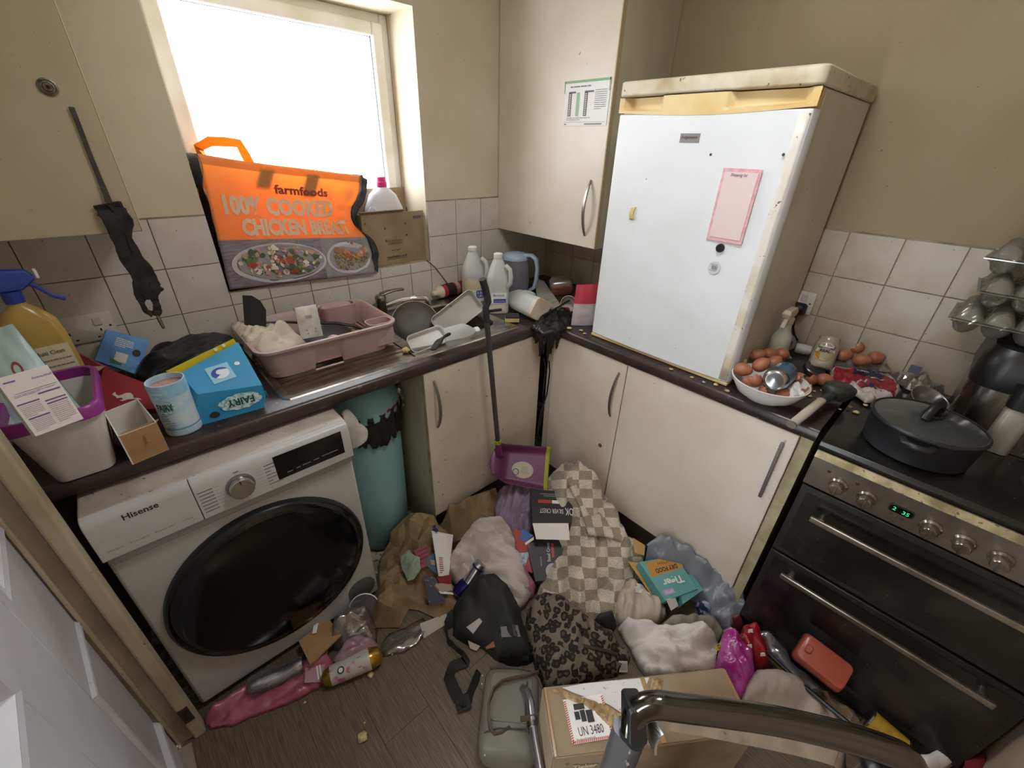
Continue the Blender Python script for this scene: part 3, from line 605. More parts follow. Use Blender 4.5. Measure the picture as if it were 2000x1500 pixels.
# ---------------------------------------------------------------- cooker
M_ck = mat('cooker_black_enamel', '1b1a19', .35, col2='2c2926', ns=6, specks=[(70, '5d584e', .73)])
M_ckglass = mat('greasy_oven_glass', '171615', .22, col2='3b3732', ns=5, th=(.45, .8), specks=[(80, '6a645a', .75)])
M_fascia = mat('greasy_steel_fascia', '8b8379', .38, .75, col2='6b6259', ns=10, th=(.35, .7))
M_fasciatop = mat('grimy_steel_edge', 'b5a888', .42, .6, col2='84765a', ns=22, th=(.4, .62), specks=[(80, '6b5c40', .66)])
M_hob = mat('dirty_hob_glass', '141413', .25, col2='262421', ns=7, th=(.4, .75), specks=[(58, '8b867b', .745), (22, '4b463f', .74)])
cy0, cy1, cx = -1.672, -2.278, -.605
ck = thing('cooker', 'dirty steel and black double oven cooker with five knobs and green clock', 'cooker', (-.3, -1.975, 0))
B().box((cx+.018, cy1, .03), (-.02, cy0, .868)).build('body', M_ck, ck, world=True, bevel=.002)
for fx in (-.55, -.08):
    for fy in (cy0-.05, cy1+.05): B().lathe([(.02, 0), (.02, .03)], 12, M=Matrix.Translation((fx, fy, 0))).build('foot', M_blackr, ck, world=True)
B().loft([[(x, y, z) for x, z in ((cx-.012, .876), (cx-.018, .884), (cx-.012, .8965), (cx+.03, .9035), (-.03, .9035), (-.03, .868), (cx-.008, .868))] for y in (cy0+.003, cy1-.003)], True, True).build('hob', M_hob, ck, world=True, bevel=.0015)
for hx_, hy_, hr in ((-.43, -1.85, .1), (-.20, -1.83, .075), (-.42, -2.13, .08), (-.19, -2.12, .1)):
    B().lathe([(hr, 0), (hr, .0012), (hr-.002, .0014)], 48, M=Matrix.Translation((hx_, hy_, .9033))).lathe([(hr-.012, 0), (hr-.012, .0018), (hr-.014, .0018)], 48, M=Matrix.Translation((hx_, hy_, .9033))).build('hotplate_ring', mat('hotplate_mark', '1e1d1c', .35), ck, world=True)
fP = [(cx+.02, .868), (cx-.016, .868), (cx-.028, .852), (cx-.0175, .752), (cx+.02, .752)]
fs_ = B().loft([[(x, y, z) for x, z in fP] for y in (cy0, cy1)], True, True, mi=0).build('fascia', M_fascia, ck, world=True, bevel=.001)
B().loft([[(x, y, z) for x, z in ((cx-.0155, .8690), (cx-.0285, .8525), (cx-.0275, .851), (cx-.010, .8690))] for y in (cy0+.0006, cy1)], True, True).build('fascia_edge', M_fasciatop, ck, world=True)
def fpt(y, z): return (cx-.0175-(z-.752)*.105, y, z)
fuv = ((0, -1, 0), (-.105, 0, 1))
M_knob = mat('greasy_chrome_knob', '9a948a', .2, .85, col2='7b7366', ns=40)
knobs = []
for (px, py) in ((1634, 952), (1690, 977), (1813, 1036), (1876, 1066), (1947, 1101)):
    p = at(px, py, x=cx-.025); kM = basis(fpt(p.y, .795), *fuv)
    kb = B().lathe([(.0225, -.001), (.0225, .004), (.020, .007), (.0185, .009)], 28, M=kM, c0=False).lathe([(.0178, .006), (.017, .026), (.0145, .030), (.001, .0305)], 28, M=kM, c0=False)
    k_ = kb.build('control_knob', M_knob, ck, world=True, smooth=35)
    B().loft([[(-.004, -.016, .029), (.004, -.016, .029), (.004, .019, .029), (-.004, .019, .029)], [(-.0025, -.015, .0355), (.0025, -.015, .0355), (.0025, .017, .0365), (-.0025, .017, .0365)]], True, True, M=kM).build('knob_grip', M_knob, k_, world=True)
for (px, py) in ((1616, 928), (1671, 952)):
    p = at(px, py, x=cx-.027); B().lathe([(.005, 0), (.004, .002)], 12, M=basis(fpt(p.y, .825), *fuv)).build('indicator_light', mat('indicator_dark', '3a2320', .3), ck, world=True)
p = at(1757, 1003, x=cx-.024); dM = basis(fpt(p.y, .803), *fuv)
B().loft([rr(.052, .025, .008, .0003, 5), rr(.052, .025, .008, .0025, 5), rr(.046, .019, .006, .003, 5)], M=dM).build('clock_bezel', mat('clock_bezel', '2c2a28', .3), ck, world=True)
B().loft([rr(.046, .019, .006, .0028, 5), rr(.046, .019, .006, .0034, 5)], M=dM).build('clock_window', mat('clock_glass', '0a100d', .12), ck, world=True)
put('2', dM @ Vector((-.0135, .001, 0)), *fuv, .011, mat('green_digits', '3fe08f', .5, emit=.9), ck, world=True, lift=.0038)
put('35', dM @ Vector((.010, -.001, 0)), *fuv, .011, MATS['green_digits'], ck, world=True, lift=.0038)
for k in range(3): B().lathe([(.0035, 0), (.003, .003), (.001, .0034)], 12, M=basis(dM @ Vector((-.014+.012*k, -.021-.001*k, 0)), *fuv)).build('clock_button', M_knob, ck, world=True)
def odoor(z0, z1, hz, nm, y_in=.008):
    d = B().box((cx-.012, cy1+.002, z0), (cx+.016, cy0-.002, z1)).build('oven_door', M_ck, ck, world=True, bevel=.002)
    B().box((cx-.0135, cy1+.02, z0+.02), (cx-.0115, cy0-.02, z1-.02)).build('door_window', M_ckglass, d, world=True)
    ya, yb = cy0-.056, cy1+.058
    B().box((cx-.055, yb, hz-.009), (cx-.043, ya, hz+.009)).build('handle', mat('greasy_steel_handle', 'a8a196', .3, .9, col2='8a8274', ns=20), d, world=True, bevel=.003)
    for y_ in (ya-.025, yb+.025): B().lathe([(.009, -.012), (.008, .010), (.011, .02), (.011, .033)], 14, M=basis((cx-.0115, y_, hz), (0, -1, 0), (0, 0, 1))).build('handle_mount', M_knob, d, world=True)
odoor(.468, .742, .668, 'upper'); odoor(.10, .458, .414, 'lower')
B().box((cx+.006, cy1+.002, .03), (cx+.016, cy0-.002, .097)).build('kick_panel', M_ck, ck, world=True)
B().box((cx-.004, cy1+.01, .7435), (cx+.018, cy0-.01, .7515)).build('vent_slot', M_dark, ck, world=True)
# ---------------------------------------------------------------- things on the hob
pt = thing('casserole_pot', 'black casserole pot with a glass lid on the hob', 'pot', (-.475, -1.845, .9052))
M_pot = mat('black_pan', '1d1e21', .4, col2='2a2b2e', ns=9)
B().lathe([(.10, 0), (.112, .006), (.118, .08), (.120, .082), (.115, .082), (.110, .010), (.002, .008)], 48, c0=True, c1=True).build('pot_body', M_pot, pt, smooth=45)
B().lathe([(.122, .083), (.122, .087), (.117, .091), (.114, .0895)], 48, c0=False, c1=False).build('lid_rim', M_pot, pt, smooth=45)
B().lathe([(.116, .088), (.08, .098), (.03, .104), (.002, .105)], 48, c0=False).build('lid_glass', mat('smoky_lid_glass', '3d3f3e', .18, spec=.6), pt, smooth=80)
B().lathe([(.02, .104), (.022, .108), (.018, .112)], 20).build('knob_base', M_black, pt)
B().tube([(-.042, .01, .108), (-.036, .008, .126), (-.015, .003, .140), (.015, -.003, .140), (.036, -.008, .126), (.042, -.01, .108)], .0105, 10, flat=1.1).build('lid_handle', M_black, pt, smooth=60)
for s_ in (1, -1): B().tube([(.108*s_, .03, .07), (.142*s_, .024, .073), (.148*s_, 0, .074), (.142*s_, -.024, .073), (.108*s_, -.03, .07)], .009, 8).build('side_handle', M_pot, pt, smooth=60)
fp = thing('deep_fryer', 'black deep fryer with brushed steel front standing behind the pot', 'fryer', (-.165, -2.015, .9052), R(0))
B().loft([rr(.27, .27, .06, 0, 8), rr(.27, .27, .06, .158, 8)], True, False).build('lower_body', mat('fryer_steel', '9c9890', .25, 1, col2='7f7a72', ns=30, aniso=(8, 8, 1)), fp, smooth=40)
B().loft([rr(.274, .274, .06, .155, 8), rr(.282, .282, .06, .18, 8), rr(.276, .276, .06, .235, 8), rr(.24, .25, .05, .262, 8), rr(.14, .16, .04, .268, 8)], True, True).build('housing', M_black, fp, smooth=40)
B().loft([rr(.034, .058, .014, .0, 5, -.147, .02), rr(.034, .058, .014, .12, 5, -.147, .02), rr(.016, .034, .008, .135, 5, -.147, .02)], True, True).build('front_grip', mat('grip_steel_grey', '8f8a80', .4, .5), fp, smooth=40)
B().loft([rr(.05, .08, .02, .13, 5, -.145, .01), rr(.06, .09, .02, .19, 5, -.14, .01)], True, True).build('basket_handle', M_black, fp, smooth=40)
B().loft([rr(.006, .09, .002, .01, 3, -.137, -.075), rr(.006, .09, .002, .125, 3, -.137, -.075)], True, True).build('control_strip', mat('control_strip_grey', '5b5852', .4, .5), fp)
# three clear egg trays stacked above the fryer
M_clear = clear('clear_plastic', 'd9d8d2', .22, .12, ('8f8f86', .38))
def egg_tray(nm, label, loc, rz, tilt=0):
    t = thing('egg_tray', label, 'egg carton', loc, rz)
    def half(b, zs):
        def f(u, v):
            x = (u-.5)*.30; y = (v-.5)*.205; e = min(u, 1-u)*.30; e2 = min(v, 1-v)*.205
            cup = (abs(math.sin(math.pi*u*5))**.6)*(abs(math.sin(math.pi*v*3))**.6)
            edge = min(1, e/.012, e2/.012)
            return (x, y, zs*(.004+.036*cup*edge))
        return b.grid(f, 50, 30)
    half(B(), 1).build('lid_half', M_clear, t, smooth=60)
    half(B(), -1).build('cup_half', M_clear, t, smooth=60)
    b = B(); ringbox(b, -.157, .157, -.108, .108, .012, -.001, .001); b2 = B().add([(x, z, y) for x, y, z in b.v], b.f); b2.build('flange', M_clear, t)
    return t
egg_tray('a', 'clear plastic egg carton, topmost of the stack above the fryer', (-.165, -1.945, 1.372), R(86))
egg_tray('b', 'clear plastic egg carton, middle one of the stack above the fryer', (-.17, -1.955, 1.292), R(92))
egg_tray('c', 'clear plastic egg carton, lowest of the stack resting on the fryer', (-.175, -1.935, 1.2125), R(89))
# ---------------------------------------------------------------- left end of the worktop
WT = .9105
def card(n, c, c2=None): return mat(n, c, .6, col2=c2, ns=9) if c2 else mat(n, c, .6)
M_brown = mat('brown_card', 'a3805a', .8, col2='93724e', ns=14)
M_kraft = mat('kraft_box', '9c866b', .8, col2='8b765b', ns=10, specks=[(40, '7c6244', .77)])
M_whitecard = mat('white_card', 'd9d4cd', .7)
M_purple = mat('purple_plastic', '8e2f86', .35, col2='7a2873', ns=5)
M_tub = mat('white_tub_plastic', 'd3d2cd', .4, col2='c6c4bc', ns=5)
tb = thing('storage_tub', 'white plastic tub with a purple rim on the left worktop end', 'tub', (-2.112, -.50, WT))
n_ = 6
B().loft([rr(.10, .185, .022, 0, n_), rr(.104, .19, .024, .006, n_), rr(.145, .245, .03, .155, n_), rr(.139, .239, .028, .155, n_), rr(.100, .184, .022, .008, n_)], True, True).build('tub_body', M_tub, tb, smooth=50)
B().loft([rr(.146, .246, .03, .148, n_), rr(.160, .260, .034, .150, n_), rr(.160, .260, .034, .172, n_), rr(.152, .252, .032, .177, n_), rr(.138, .238, .028, .176, n_), rr(.138, .238, .028, .150, n_)], False, False).build('purple_rim', M_purple, tb, smooth=50)
md = thing('medicine_carton', 'white carton with purple printed directions leaning in the purple rimmed tub', 'carton', (-2.13, -.60, 1.06))
BLp = at(70, 853, z=1.090); BRp = at(164, 818, z=1.090); TLp = at(0, 738, y=BLp.y+.045); u = (BRp-BLp); vv = TLp-BLp; vv = vv-u.normalized()*vv.dot(u.normalized()); 
mo, c, u, v, n = slab([BLp+vv, BRp+vv, BRp, BLp], .042, M_whitecard, md, 'carton_body', bevel=.001)
W_, H_ = (BRp-BLp).length, vv.length
M_pur = mat('purple_ink', '6b4488', .6); M_lil = mat('lilac_ink', '9b86a3', .6)
put('pharmacy', c+u*W_*.28+v*H_*.36, -u, -v, H_*.05, M_pur, md, w=W_*.4, world=True)
lines(c, u, v, [(-.42*W_, -.2*W_, .40*H_, .02*H_), (-.35*W_, .46*W_, .2*H_, .006*H_), (.02*W_, .46*W_, .11*H_, .022*H_), (-.45*W_, -.02*W_, .03*H_, .02*H_), (.05*W_, .47*W_, -.03*H_, .02*H_), (.05*W_, .47*W_, -.08*H_, .02*H_), (-.42*W_, 0, -.22*H_, .022*H_)], M_pur, md, 'purple_print', True)
lines(c, u, v, para(-.44*W_, -.04*W_, -.01*H_, -.18*H_, 7, .008*H_, 3)+para(.05*W_, .45*W_, -.12*H_, -.4*H_, 10, .008*H_, 4)+para(-.42*W_, -.02*W_, -.26*H_, -.43*H_, 7, .008*H_, 5)+para(-.4*W_, .4*W_, .17*H_, .15*H_, 2, .008*H_, 6), M_lil, md, 'fine_print', True)
# mint pouch
M_mint = mat('mint_foil_pouch', 'a9c0bd', .35, col2='98b3b3', ns=8)
po = thing('pouch', 'pale mint green refill pouch standing in the tub behind the carton', 'pouch', (-2.13, -.47, 1.0))
q4 = [at(-60, 660, y=-.40), at(24, 632, y=-.40), at(165, 805, y=-.52), at(30, 862, y=-.54)]
def pq(u, v, s_):
    p = q4[3].lerp(q4[2], u).lerp(q4[0].lerp(q4[1], u), v); bul = .022*(math.sin(math.pi*u)**.6)*(math.sin(math.pi*min(1, v*1.02))**.5)*(1.2-.9*v)
    return p+Vector((-.2*s_, -.93*s_, .2*s_))*(bul+.0012)+Vector((0, 0, 0))+Vector((0, -1, 0))*.003*noise.noise(Vector((u*5, v*6, s_)))
pb = B().grid(lambda u, v: pq(u, v, 1), 18, 22).grid(lambda u, v: pq(1-u, v, -1), 18, 22); pb.build('pouch_body', M_mint, po, world=True, smooth=180)
def on_pouch(x, y): return pq(.60+x, .58+y, 1)+Vector((-.2, -.95, .2))*.0018
def disc_on(fn, cx_, cy_, r, rx=1, n=20): return [fn(cx_+r*rx*math.cos(2*math.pi*k/n), cy_+r*math.sin(2*math.pi*k/n)) for k in range(n)]
def surf_poly(pts, m, parent, name, world=True): return B().add([tuple(p) for p in pts], [tuple(range(len(pts)))]).build(name, m, parent, world, smooth=0)
surf_poly(disc_on(on_pouch, 0, .02, .075, 1.2), mat('pouch_red', '8f3b3c', .5), po, 'emblem_ring')
surf_poly([p+Vector((-.02, -.09, .02))*.012 for p in disc_on(on_pouch, 0, .02, .045, 1.2)], M_mint, po, 'emblem_disc')
put('REFILL POUCH', (0, 0, 0), (1, 0, 0), (0, 1, 0), .035, mat('pouch_ink', '4e7d84', .5), po, w=.5, world=True, fn=lambda x, y: on_pouch(x, y-.14))
put('lavender & sage', (0, 0, 0), (1, 0, 0), (0, 1, 0), .03, MATS['pouch_ink'], po, w=.46, world=True, fn=lambda x, y: on_pouch(x, y-.21))
# yellow spray bottle
M_yb = mat('yellow_spray_plastic', 'a98f47', .25, col2='9a7f3a', ns=3, spec=.6)
pB = at(105, 700, y=-.33); pT = at(92, 596, y=-.33)
sb = thing('spray_bottle', 'yellow spray bottle with a blue trigger behind the tub', 'bottle', (pT.x-.045, -.33, WT), R(8)); hB = pT.z-WT
B().loft([rr(.10, .056, .02, 0, 6), rr(.108, .062, .024, .008, 6), rr(.108, .062, .024, hB*.78, 6), rr(.098, .058, .026, hB*.9, 6), rr(.06, .045, .02, hB*.99, 6), rr(.032, .032, .0158, hB*1.03, 6), rr(.030, .030, .0148, hB*1.06, 6)]).build('bottle_body', M_yb, sb, smooth=50)
lb = plate((.012, -.0315, hB*.42), (1, 0, 0), (0, 0, 1), .066, hB*.62, .0006, mat('dirty_label', 'cbbf9f', .6), sb, 'label')
put('Multi Clean', (.008, -.0324, hB*.68), (1, 0, 0), (0, 0, 1), .010, M_ink, sb, w=.05)
lines((.012, -.0322, hB*.42), (1, 0, 0), (0, 0, 1), para(-.028, .028, hB*.2, -.03, 7, .0035, 8)+[(-.02, .008, -.055, .02)], M_greyink, sb)
M_blue = mat('blue_trigger_plastic', '24388f', .35)
B().loft([rr(.034, .034, .0165, hB*1.05, 6), rr(.036, .036, .0175, hB*1.13, 6)]).build('collar', M_blue, sb, smooth=50)
B().loft([[(-.03, -.014, hB*1.13), (.02, -.014, hB*1.13), (.02, .014, hB*1.13), (-.03, .014, hB*1.13)], [(-.05, -.016, hB*1.22), (.05, -.016, hB*1.2), (.05, .016, hB*1.2), (-.05, .016, hB*1.22)], [(-.045, -.012, hB*1.3), (.04, -.010, hB*1.26), (.04, .010, hB*1.26), (-.045, .012, hB*1.3)]]).build('spray_head', M_blue, sb, bevel=.004)
B().box((.05, -.012, hB*1.195), (.056, .012, hB*1.255)).build('nozzle', M_whitecard, sb, bevel=.002)
B().strip([(.03, 0, hB*1.19), (.046, 0, hB*1.13), (.06, 0, hB*1.06), (.08, 0, hB*1.02)], (0, 1, 0), [.02, .02, .017, .012], .008).build('trigger', M_blue, sb, bevel=.002)
# red carton with a leaping animal on it
rb = thing('red_carton', 'red and white crumpled carton with a white kangaroo lying behind the tub', 'carton', (-2.0, -.3, WT))
P4 = [at(205, 720, z=1.025), at(288, 748, z=1.0), at(312, 800, z=.945), at(182, 800, z=.965)]
M_red = mat('red_card', '97303a', .5, col2='872a35', ns=9)
ro, c, u, v, n = slab(P4, .03, M_red, rb, 'front_face')
kang = [(-.05, -.004), (-.034, .001), (-.02, -.002), (-.012, .008), (0, .014), (.012, .012), (.022, .004), (.03, -.001), (.043, .004), (.046, .010), (.050, .006), (.052, .001), (.046, -.003), (.036, -.006), (.03, -.011), (.024, -.008), (.016, -.006), (.010, -.012), (.020, -.016), (.008, -.017), (-.002, -.010), (-.012, -.007), (-.03, -.004)]
poly_on([(-x*.75, y*.85) for x, y in kang], c-v*.012+u*.01, u, v, mat('cream_print', 'cfc3b6', .6), rb, 'kangaroo_print', lift=.0015)
P5 = [at(152, 712, z=1.03), at(205, 718, z=1.028), at(182, 800, z=.966), at(160, 745, z=.99)]
slab([at(140, 683, z=1.06), at(202, 716, z=1.035), at(170, 748, z=1.0), at(150, 745, z=1.0)], .02, M_red, rb, 'side_face')
slab([at(150, 716, z=1.043), at(205, 715, z=1.04), at(168, 742, z=1.012), at(158, 742, z=1.012)], .004, mat('pale_band', 'b99d90', .6), rb, 'pale_band')
slab([at(165, 747, z=.995), at(206, 724, z=1.02), at(184, 798, z=.965), at(172, 775, z=.97)], .03, M_red, rb, 'end_face')
# blue packet against the tiles
bp = thing('blue_packet', 'blue cardboard packet leaning against the tiles below the double socket', 'packet', (-1.95, -.09, WT))
o_, c, u, v, n = slab([at(208, 644, y=-.07), at(293, 664, y=-.055), at(268, 732, y=-.12), at(186, 703, y=-.13)], .012, mat('sky_blue_card', '4a86c4', .45, col2='6ba2d4', ns=12), bp, 'packet_body')
plate(c+u*.0-v*.022, u, v, .030, .030, .0006, M_whitecard, bp, 'symbol_patch', True)
lines(c, u, v, para(-.025, .02, .035, .012, 5, .003, 2), M_whitecard, bp, 'white_print', True)
poly_on([(.033+.011*math.cos(k*.4), .005+.012*math.sin(k*.4)) for k in range(16)], c, u, v, mat('dark_oval', '2b2a26', .6), bp, 'dark_oval')
poly_on([(-.025, -.03), (.006, -.04), (.006, -.046), (-.02, -.045)], c, u, v, mat('leaf_green', '2f6b4d', .6), bp, 'green_print')
# black sack
bs = thing('bin_bag', 'black plastic bag slumped on the worktop behind the blue tablet boxes', 'bag', (-1.8, -.2, WT))
drape(outl(WT, (268, 745), (300, 700), (330, 668), (400, 655), (452, 650), (475, 690), (455, 720), (380, 745), (310, 770)), h=.075, edge=.09, fold=.014, fs=10, ang=.5, seed=4, crease=.003).build('bag_film', mat('black_sack_film', '141415', .3, bump=.25, bs=50), bs, world=True, smooth=180, solid=.001)
# blue tablet box, opened out, standing upside down
M_fb = mat('fairy_blue', '2a8fc0', .42, col2='2386b8', ns=3)
M_fy = mat('tablet_box_yellow', 'c9b41f', .5)
fb_ = thing('tablet_box', 'blue opened laundry tablet box with yellow inner flap and upside-down lettering', 'box', (-1.82, -.48, WT))
BL = at(385, 833, z=WT); BR = at(516, 796, z=WT); TLf = at(386, 770, y=BL.y); TRf = at(512, 752, y=BR.y+.005)
D_ = Vector((.10, .30, 0)).normalized()*.085
UL = at(350, 729, y=BL.y+.055); nP = (TRf-TLf).cross(UL-TLf); dR = at(465, 668, z=0)-CAM; UR = CAM+dR*((TLf-CAM).dot(nP)/dR.dot(nP))
b = B().add([BL, BR, TRf, TLf, BL+D_, BR+D_], [])
BLb, BRb = BL+D_, BR+D_
b = B().add([BL, BR, TRf, TLf, UR, UL, BRb, BLb], [(0, 1, 2, 3), (3, 2, 4, 5), (1, 6, 4, 2), (0, 3, 5, 7), (7, 5, 4, 6), (0, 7, 6, 1)])
b.build('carton_body', M_fb, fb_, world=True, smooth=0)
uF = (BR-BL).normalized(); vF = (TLf-BL).normalized()
cF = (BL+BR+TRf+TLf)/4+Vector((0, -.0012, 0))
WF_ = (BR-BL).length
NF = uF.cross(vF).normalized()
M_fg = mat('dark_green_ink', '17494a', .5); M_fw = mat('speckled_white_print', 'cfe3df', .6, col2='7fb7c4', ns=120, th=(.45, .55))
poly_on([(.052*math.cos(k*.2094)*(1+.06*math.sin(k*5)), .024*math.sin(k*.2094)*(1+.08*math.sin(k*4))) for k in range(30)], cF+uF*.022, uF, vF, M_fw, fb_, 'white_burst')
put('FAIRY', cF+uF*.022+NF*.0008, -uF, -vF, .022, M_fg, fb_, w=.066, world=True, bold=.03)
poly_on([(-.045+.012*math.cos(k*.4), -.020+.009*math.sin(k*.4)) for k in range(16)], cF, uF, vF, MATS['dark_oval'], fb_, 'dark_oval')
cL = (TLf+TRf+UR+UL)/4; uL = ((TRf-TLf)+(UR-UL)).normalized(); vL = ((UL-TLf)+(UR-TRf)).normalized(); nL = uL.cross(vL).normalized(); vL = nL.cross(uL)
if nL.z < 0: nL = -nL
def on_lid(x, y): return cL+uL*x+vL*y+nL*.0012
def strip_poly(fn, pts, m, nm): return surf_poly([fn(*p) for p in pts], m, fb_, nm)
strip_poly(on_lid, [(-.028, -.026), (.028, -.026), (.028, .026), (-.028, .026)], mat('glow_blue_print', '8fc4dc', .5), 'pod_background')
sw = [(.022*math.cos(a*.25+.4), .017*math.sin(a*.25+.4)) for a in range(15)]+[(.010*math.cos(a*.25+1.2), .008*math.sin(a*.25+1.2)+.003) for a in range(13, -1, -1)]
surf_poly([on_lid(*p)+nL*.0006 for p in [(.021*math.cos(k*.3), .017*math.sin(k*.3)) for k in range(21)]], mat('pod_white', 'dbe6ec', .4), fb_, 'pod_print')
surf_poly([on_lid(*p)+nL*.0011 for p in sw], mat('pod_blue', '24449b', .4), fb_, 'pod_swirl')
surf_poly([on_lid(.048+.007*math.cos(k*.5), .012+.006*math.sin(k*.5)) for k in range(13)], MATS['pod_white'], fb_, 'flower_print')
sd = [BR.lerp(TRf, .5), BRb.lerp(UR, .6)]; uS = (BRb-BR).normalized()
put('Non Bio', TRf.lerp(BRb, .42)+Vector((.0015, -.0012, .0)), -(UR-TRf).normalized(), Vector((0, 0, 1)), .012, MATS['pod_white'], fb_, w=.05, world=True)
slab([UL+(UR-UL)*-.15+Vector((0, .006, .018)), UR+Vector((-.008, .006, .010)), UR+Vector((0, .004, -.012)), UL+Vector((0, .004, -.012))], .003, M_fy, fb_, 'yellow_flap')
for px in (417, 433): B().lathe([(.0045, 0), (.0045, .0008)], 12, M=basis(UL.lerp(UR, .62+.14*(px > 420))+Vector((0, .003, .010)), (1, 0, .2), (0, .3, 1))).build('eye_print', M_whitecard, fb_, world=True)
slab([at(330, 765, z=.985), at(370, 745, z=.99), at(392, 800, z=.93), at(345, 832, z=.925)], .01, M_fb, fb_, 'end_flap')
# white and blue crystal tub
pC = at(362, 836, z=WT); hC = at(325, 740, y=pC.y).z-WT
cn = thing('scent_booster_tub', 'tall round light blue tub with pink contents and upright lettering', 'tub', (pC.x, pC.y, WT), R(-52))
rC = .040
M_can1 = mat('tub_sky_blue', '7fb2cf', .42, col2='9cc6da', ns=26); M_can2 = mat('tub_white_print', 'c3d3da', .42, col2='a9c6d6', ns=30, th=(.45, .6)); M_can3 = mat('tub_band_blue', '4f90b3', .42)
B().lathe([(rC-.002, 0), (rC, .002), (rC, .006), (rC, .02), (rC, .024), (rC, hC*.62), (rC+.001, hC-.035), (rC+.001, hC-.002), (rC+.0005, hC), (rC-.002, hC), (rC-.002, hC-.016)], 40, mi=[1, 1, 1, 2, 1, 1, 0, 0, 1, 1, 1], c1=False).build('tub_wall', [M_can1, M_can2, M_can3], cn, smooth=50)
B().lathe([(rC-.003, hC-.016), (.001, hC-.012)], 32, c0=False).build('contents', mat('pink_granules', 'b98f86', .8, col2='a67d76', ns=200), cn, smooth=180)
def on_can(x, y, a0=-70): a = R(a0)+x/rC; return ((rC+.0012)*math.cos(a), (rC+.0012)*math.sin(a), y)
surf_poly([on_can(.020*math.cos(k*.21), hC*.60+.018*math.sin(k*.21)) for k in range(30)], M_fw, cn, 'white_burst', False)
def on_can2(x, y): p = on_can(x, y); return (p[0]*1.03, p[1]*1.03, p[2])
put('FAIRY', (0, 0, 0), (1, 0, 0), (0, 1, 0), .019, M_fg, cn, w=.034, bold=.03, fn=lambda x, y: on_can2(x, y+hC*.60))
put('Summer\nFresh', (0, 0, 0), (1, 0, 0), (0, 1, 0), .018, MATS['pod_white'], cn, w=.032, fn=lambda x, y: on_can(x-.008, y+hC-.026))
b = B()
for k in range(9):
    x0 = -.02+.018*random.random(); y0 = hC*.18+.007*k
    b.add([on_can(x0, y0), on_can(x0+.012+.012*random.random(), y0), on_can(x0+.02, y0+.0022), on_can(x0, y0+.0022)], [(0, 1, 2, 3)])
o_ = b.build('fine_print', mat('tub_ink', '6f93a6', .6), cn, smooth=0); o_['kind'] = 'stuff'
# small open brown carton at the edge
oc = thing('small_carton', 'small open brown carton with white inside at worktop edge beside the tub', 'carton', (-2.0, -.55, WT))
A0 = at(259, 908, z=WT); A1 = at(331, 878, z=WT); F0 = at(221, 852, y=A0.y); F1 = at(304, 828, y=A1.y+.004)
K0 = at(192, 800, z=F0.z); K1 = at(264, 778, z=F1.z)
dv0 = Vector((K0.x-F0.x, K0.y-F0.y, 0)); dv1 = Vector((K1.x-F1.x, K1.y-F1.y, 0)); zt_ = (F0.z+F1.z)/2
def wall4(p, q, m1, nm, t=.0025, inw=None):
    b = B(); pz, qz = Vector((p.x, p.y, zt_)), Vector((q.x, q.y, zt_)); n = (q-p).cross(Vector((0, 0, 1))).normalized()*t
    b.add([p, q, qz, pz, p-n, q-n, qz-n, pz-n], [(0, 1, 2, 3), (5, 4, 7, 6), (3, 2, 6, 7), (0, 4, 5, 1), (1, 5, 6, 2), (0, 3, 7, 4)], mi=[0, 1, 1, 1, 1, 1]); return b.build(nm, [m1, M_whitecard], oc, world=True, smooth=0)
g0, g1 = Vector((A0.x, A0.y, WT)), Vector((A1.x, A1.y, WT)); g2, g3 = g1+dv1*.92, g0+dv0*.92
wall4(g0, g1, M_brown, 'front_panel'); wall4(g1, g2, M_brown, 'side_panel'); wall4(g2, g3, M_brown, 'back_panel'); wall4(g3, g0, M_brown, 'side_panel')
B().add([g0+Vector((0, 0, .002)), g1+Vector((0, 0, .002)), g2+Vector((0, 0, .002)), g3+Vector((0, 0, .002))], [(0, 1, 2, 3)]).build('bottom_panel', M_whitecard, oc, world=True, smooth=0, solid=.0015)
e0 = Vector((g0.x, g0.y, zt_)).lerp(Vector((g1.x, g1.y, zt_)), .02); e1 = Vector((g0.x, g0.y, zt_)).lerp(Vector((g1.x, g1.y, zt_)), .98)
slab([e0+Vector((.006, .028, -.006)), e1+Vector((.006, .028, -.006)), e1, e0], .0016, M_brown, oc, 'front_flap')
put('VINE', (g0+g1)/2+Vector((.004, -.001, (zt_-WT)*.62)), (0, 0, -1), (g1-g0).normalized(), .006, mat('brown_ink', '6b4b2a', .7), oc, w=.026, world=True)
# double socket on the tiles
def socket(nm, label, o, u, v, w_=.146, h_=.086, double=True, world=True):
    t = thing(nm, label, 'socket', o); M0 = basis(o, u, v)
    B().loft([rr(w_, h_, .006, 0, 4), rr(w_, h_, .006, .007, 4), rr(w_-.006, h_-.006, .005, .0095, 4)], M=M0).build('face_plate', mat('socket_white', 'cbc6bd', .35, col2='bfb8ab', ns=8), t, world=True)
    for s_ in ((-.036, .036) if double else (0,)):
        B().box((s_-.010, .006, .0095), (s_+.010, .031, .0128), M=M0).build('rocker_switch', MATS['socket_white'], t, world=True, bevel=.0015)
        B().cb((s_+(.0 if double else 0), -.009, .0096), (.004, .008, .0006), M=M0).build('earth_slot', M_dark, t, world=True)
        for q in (-.011, .011): B().cb((s_+q, -.030, .0096), (.007, .004, .0006), M=M0).build('pin_slot', M_dark, t, world=True)
    for s_ in (-w_/2+.012, w_/2-.012): B().lathe([(.0035, .0094), (.003, .0105)], 10, M=M0 @ Matrix.Translation((s_, 0, 0))).build('screw', M_chromed, t, world=True)
    return t
socket('double_socket', 'white double socket on the tiles above the blue packet', (-2.052, -.0078, 1.068), (1, 0, 0), (0, 0, 1))
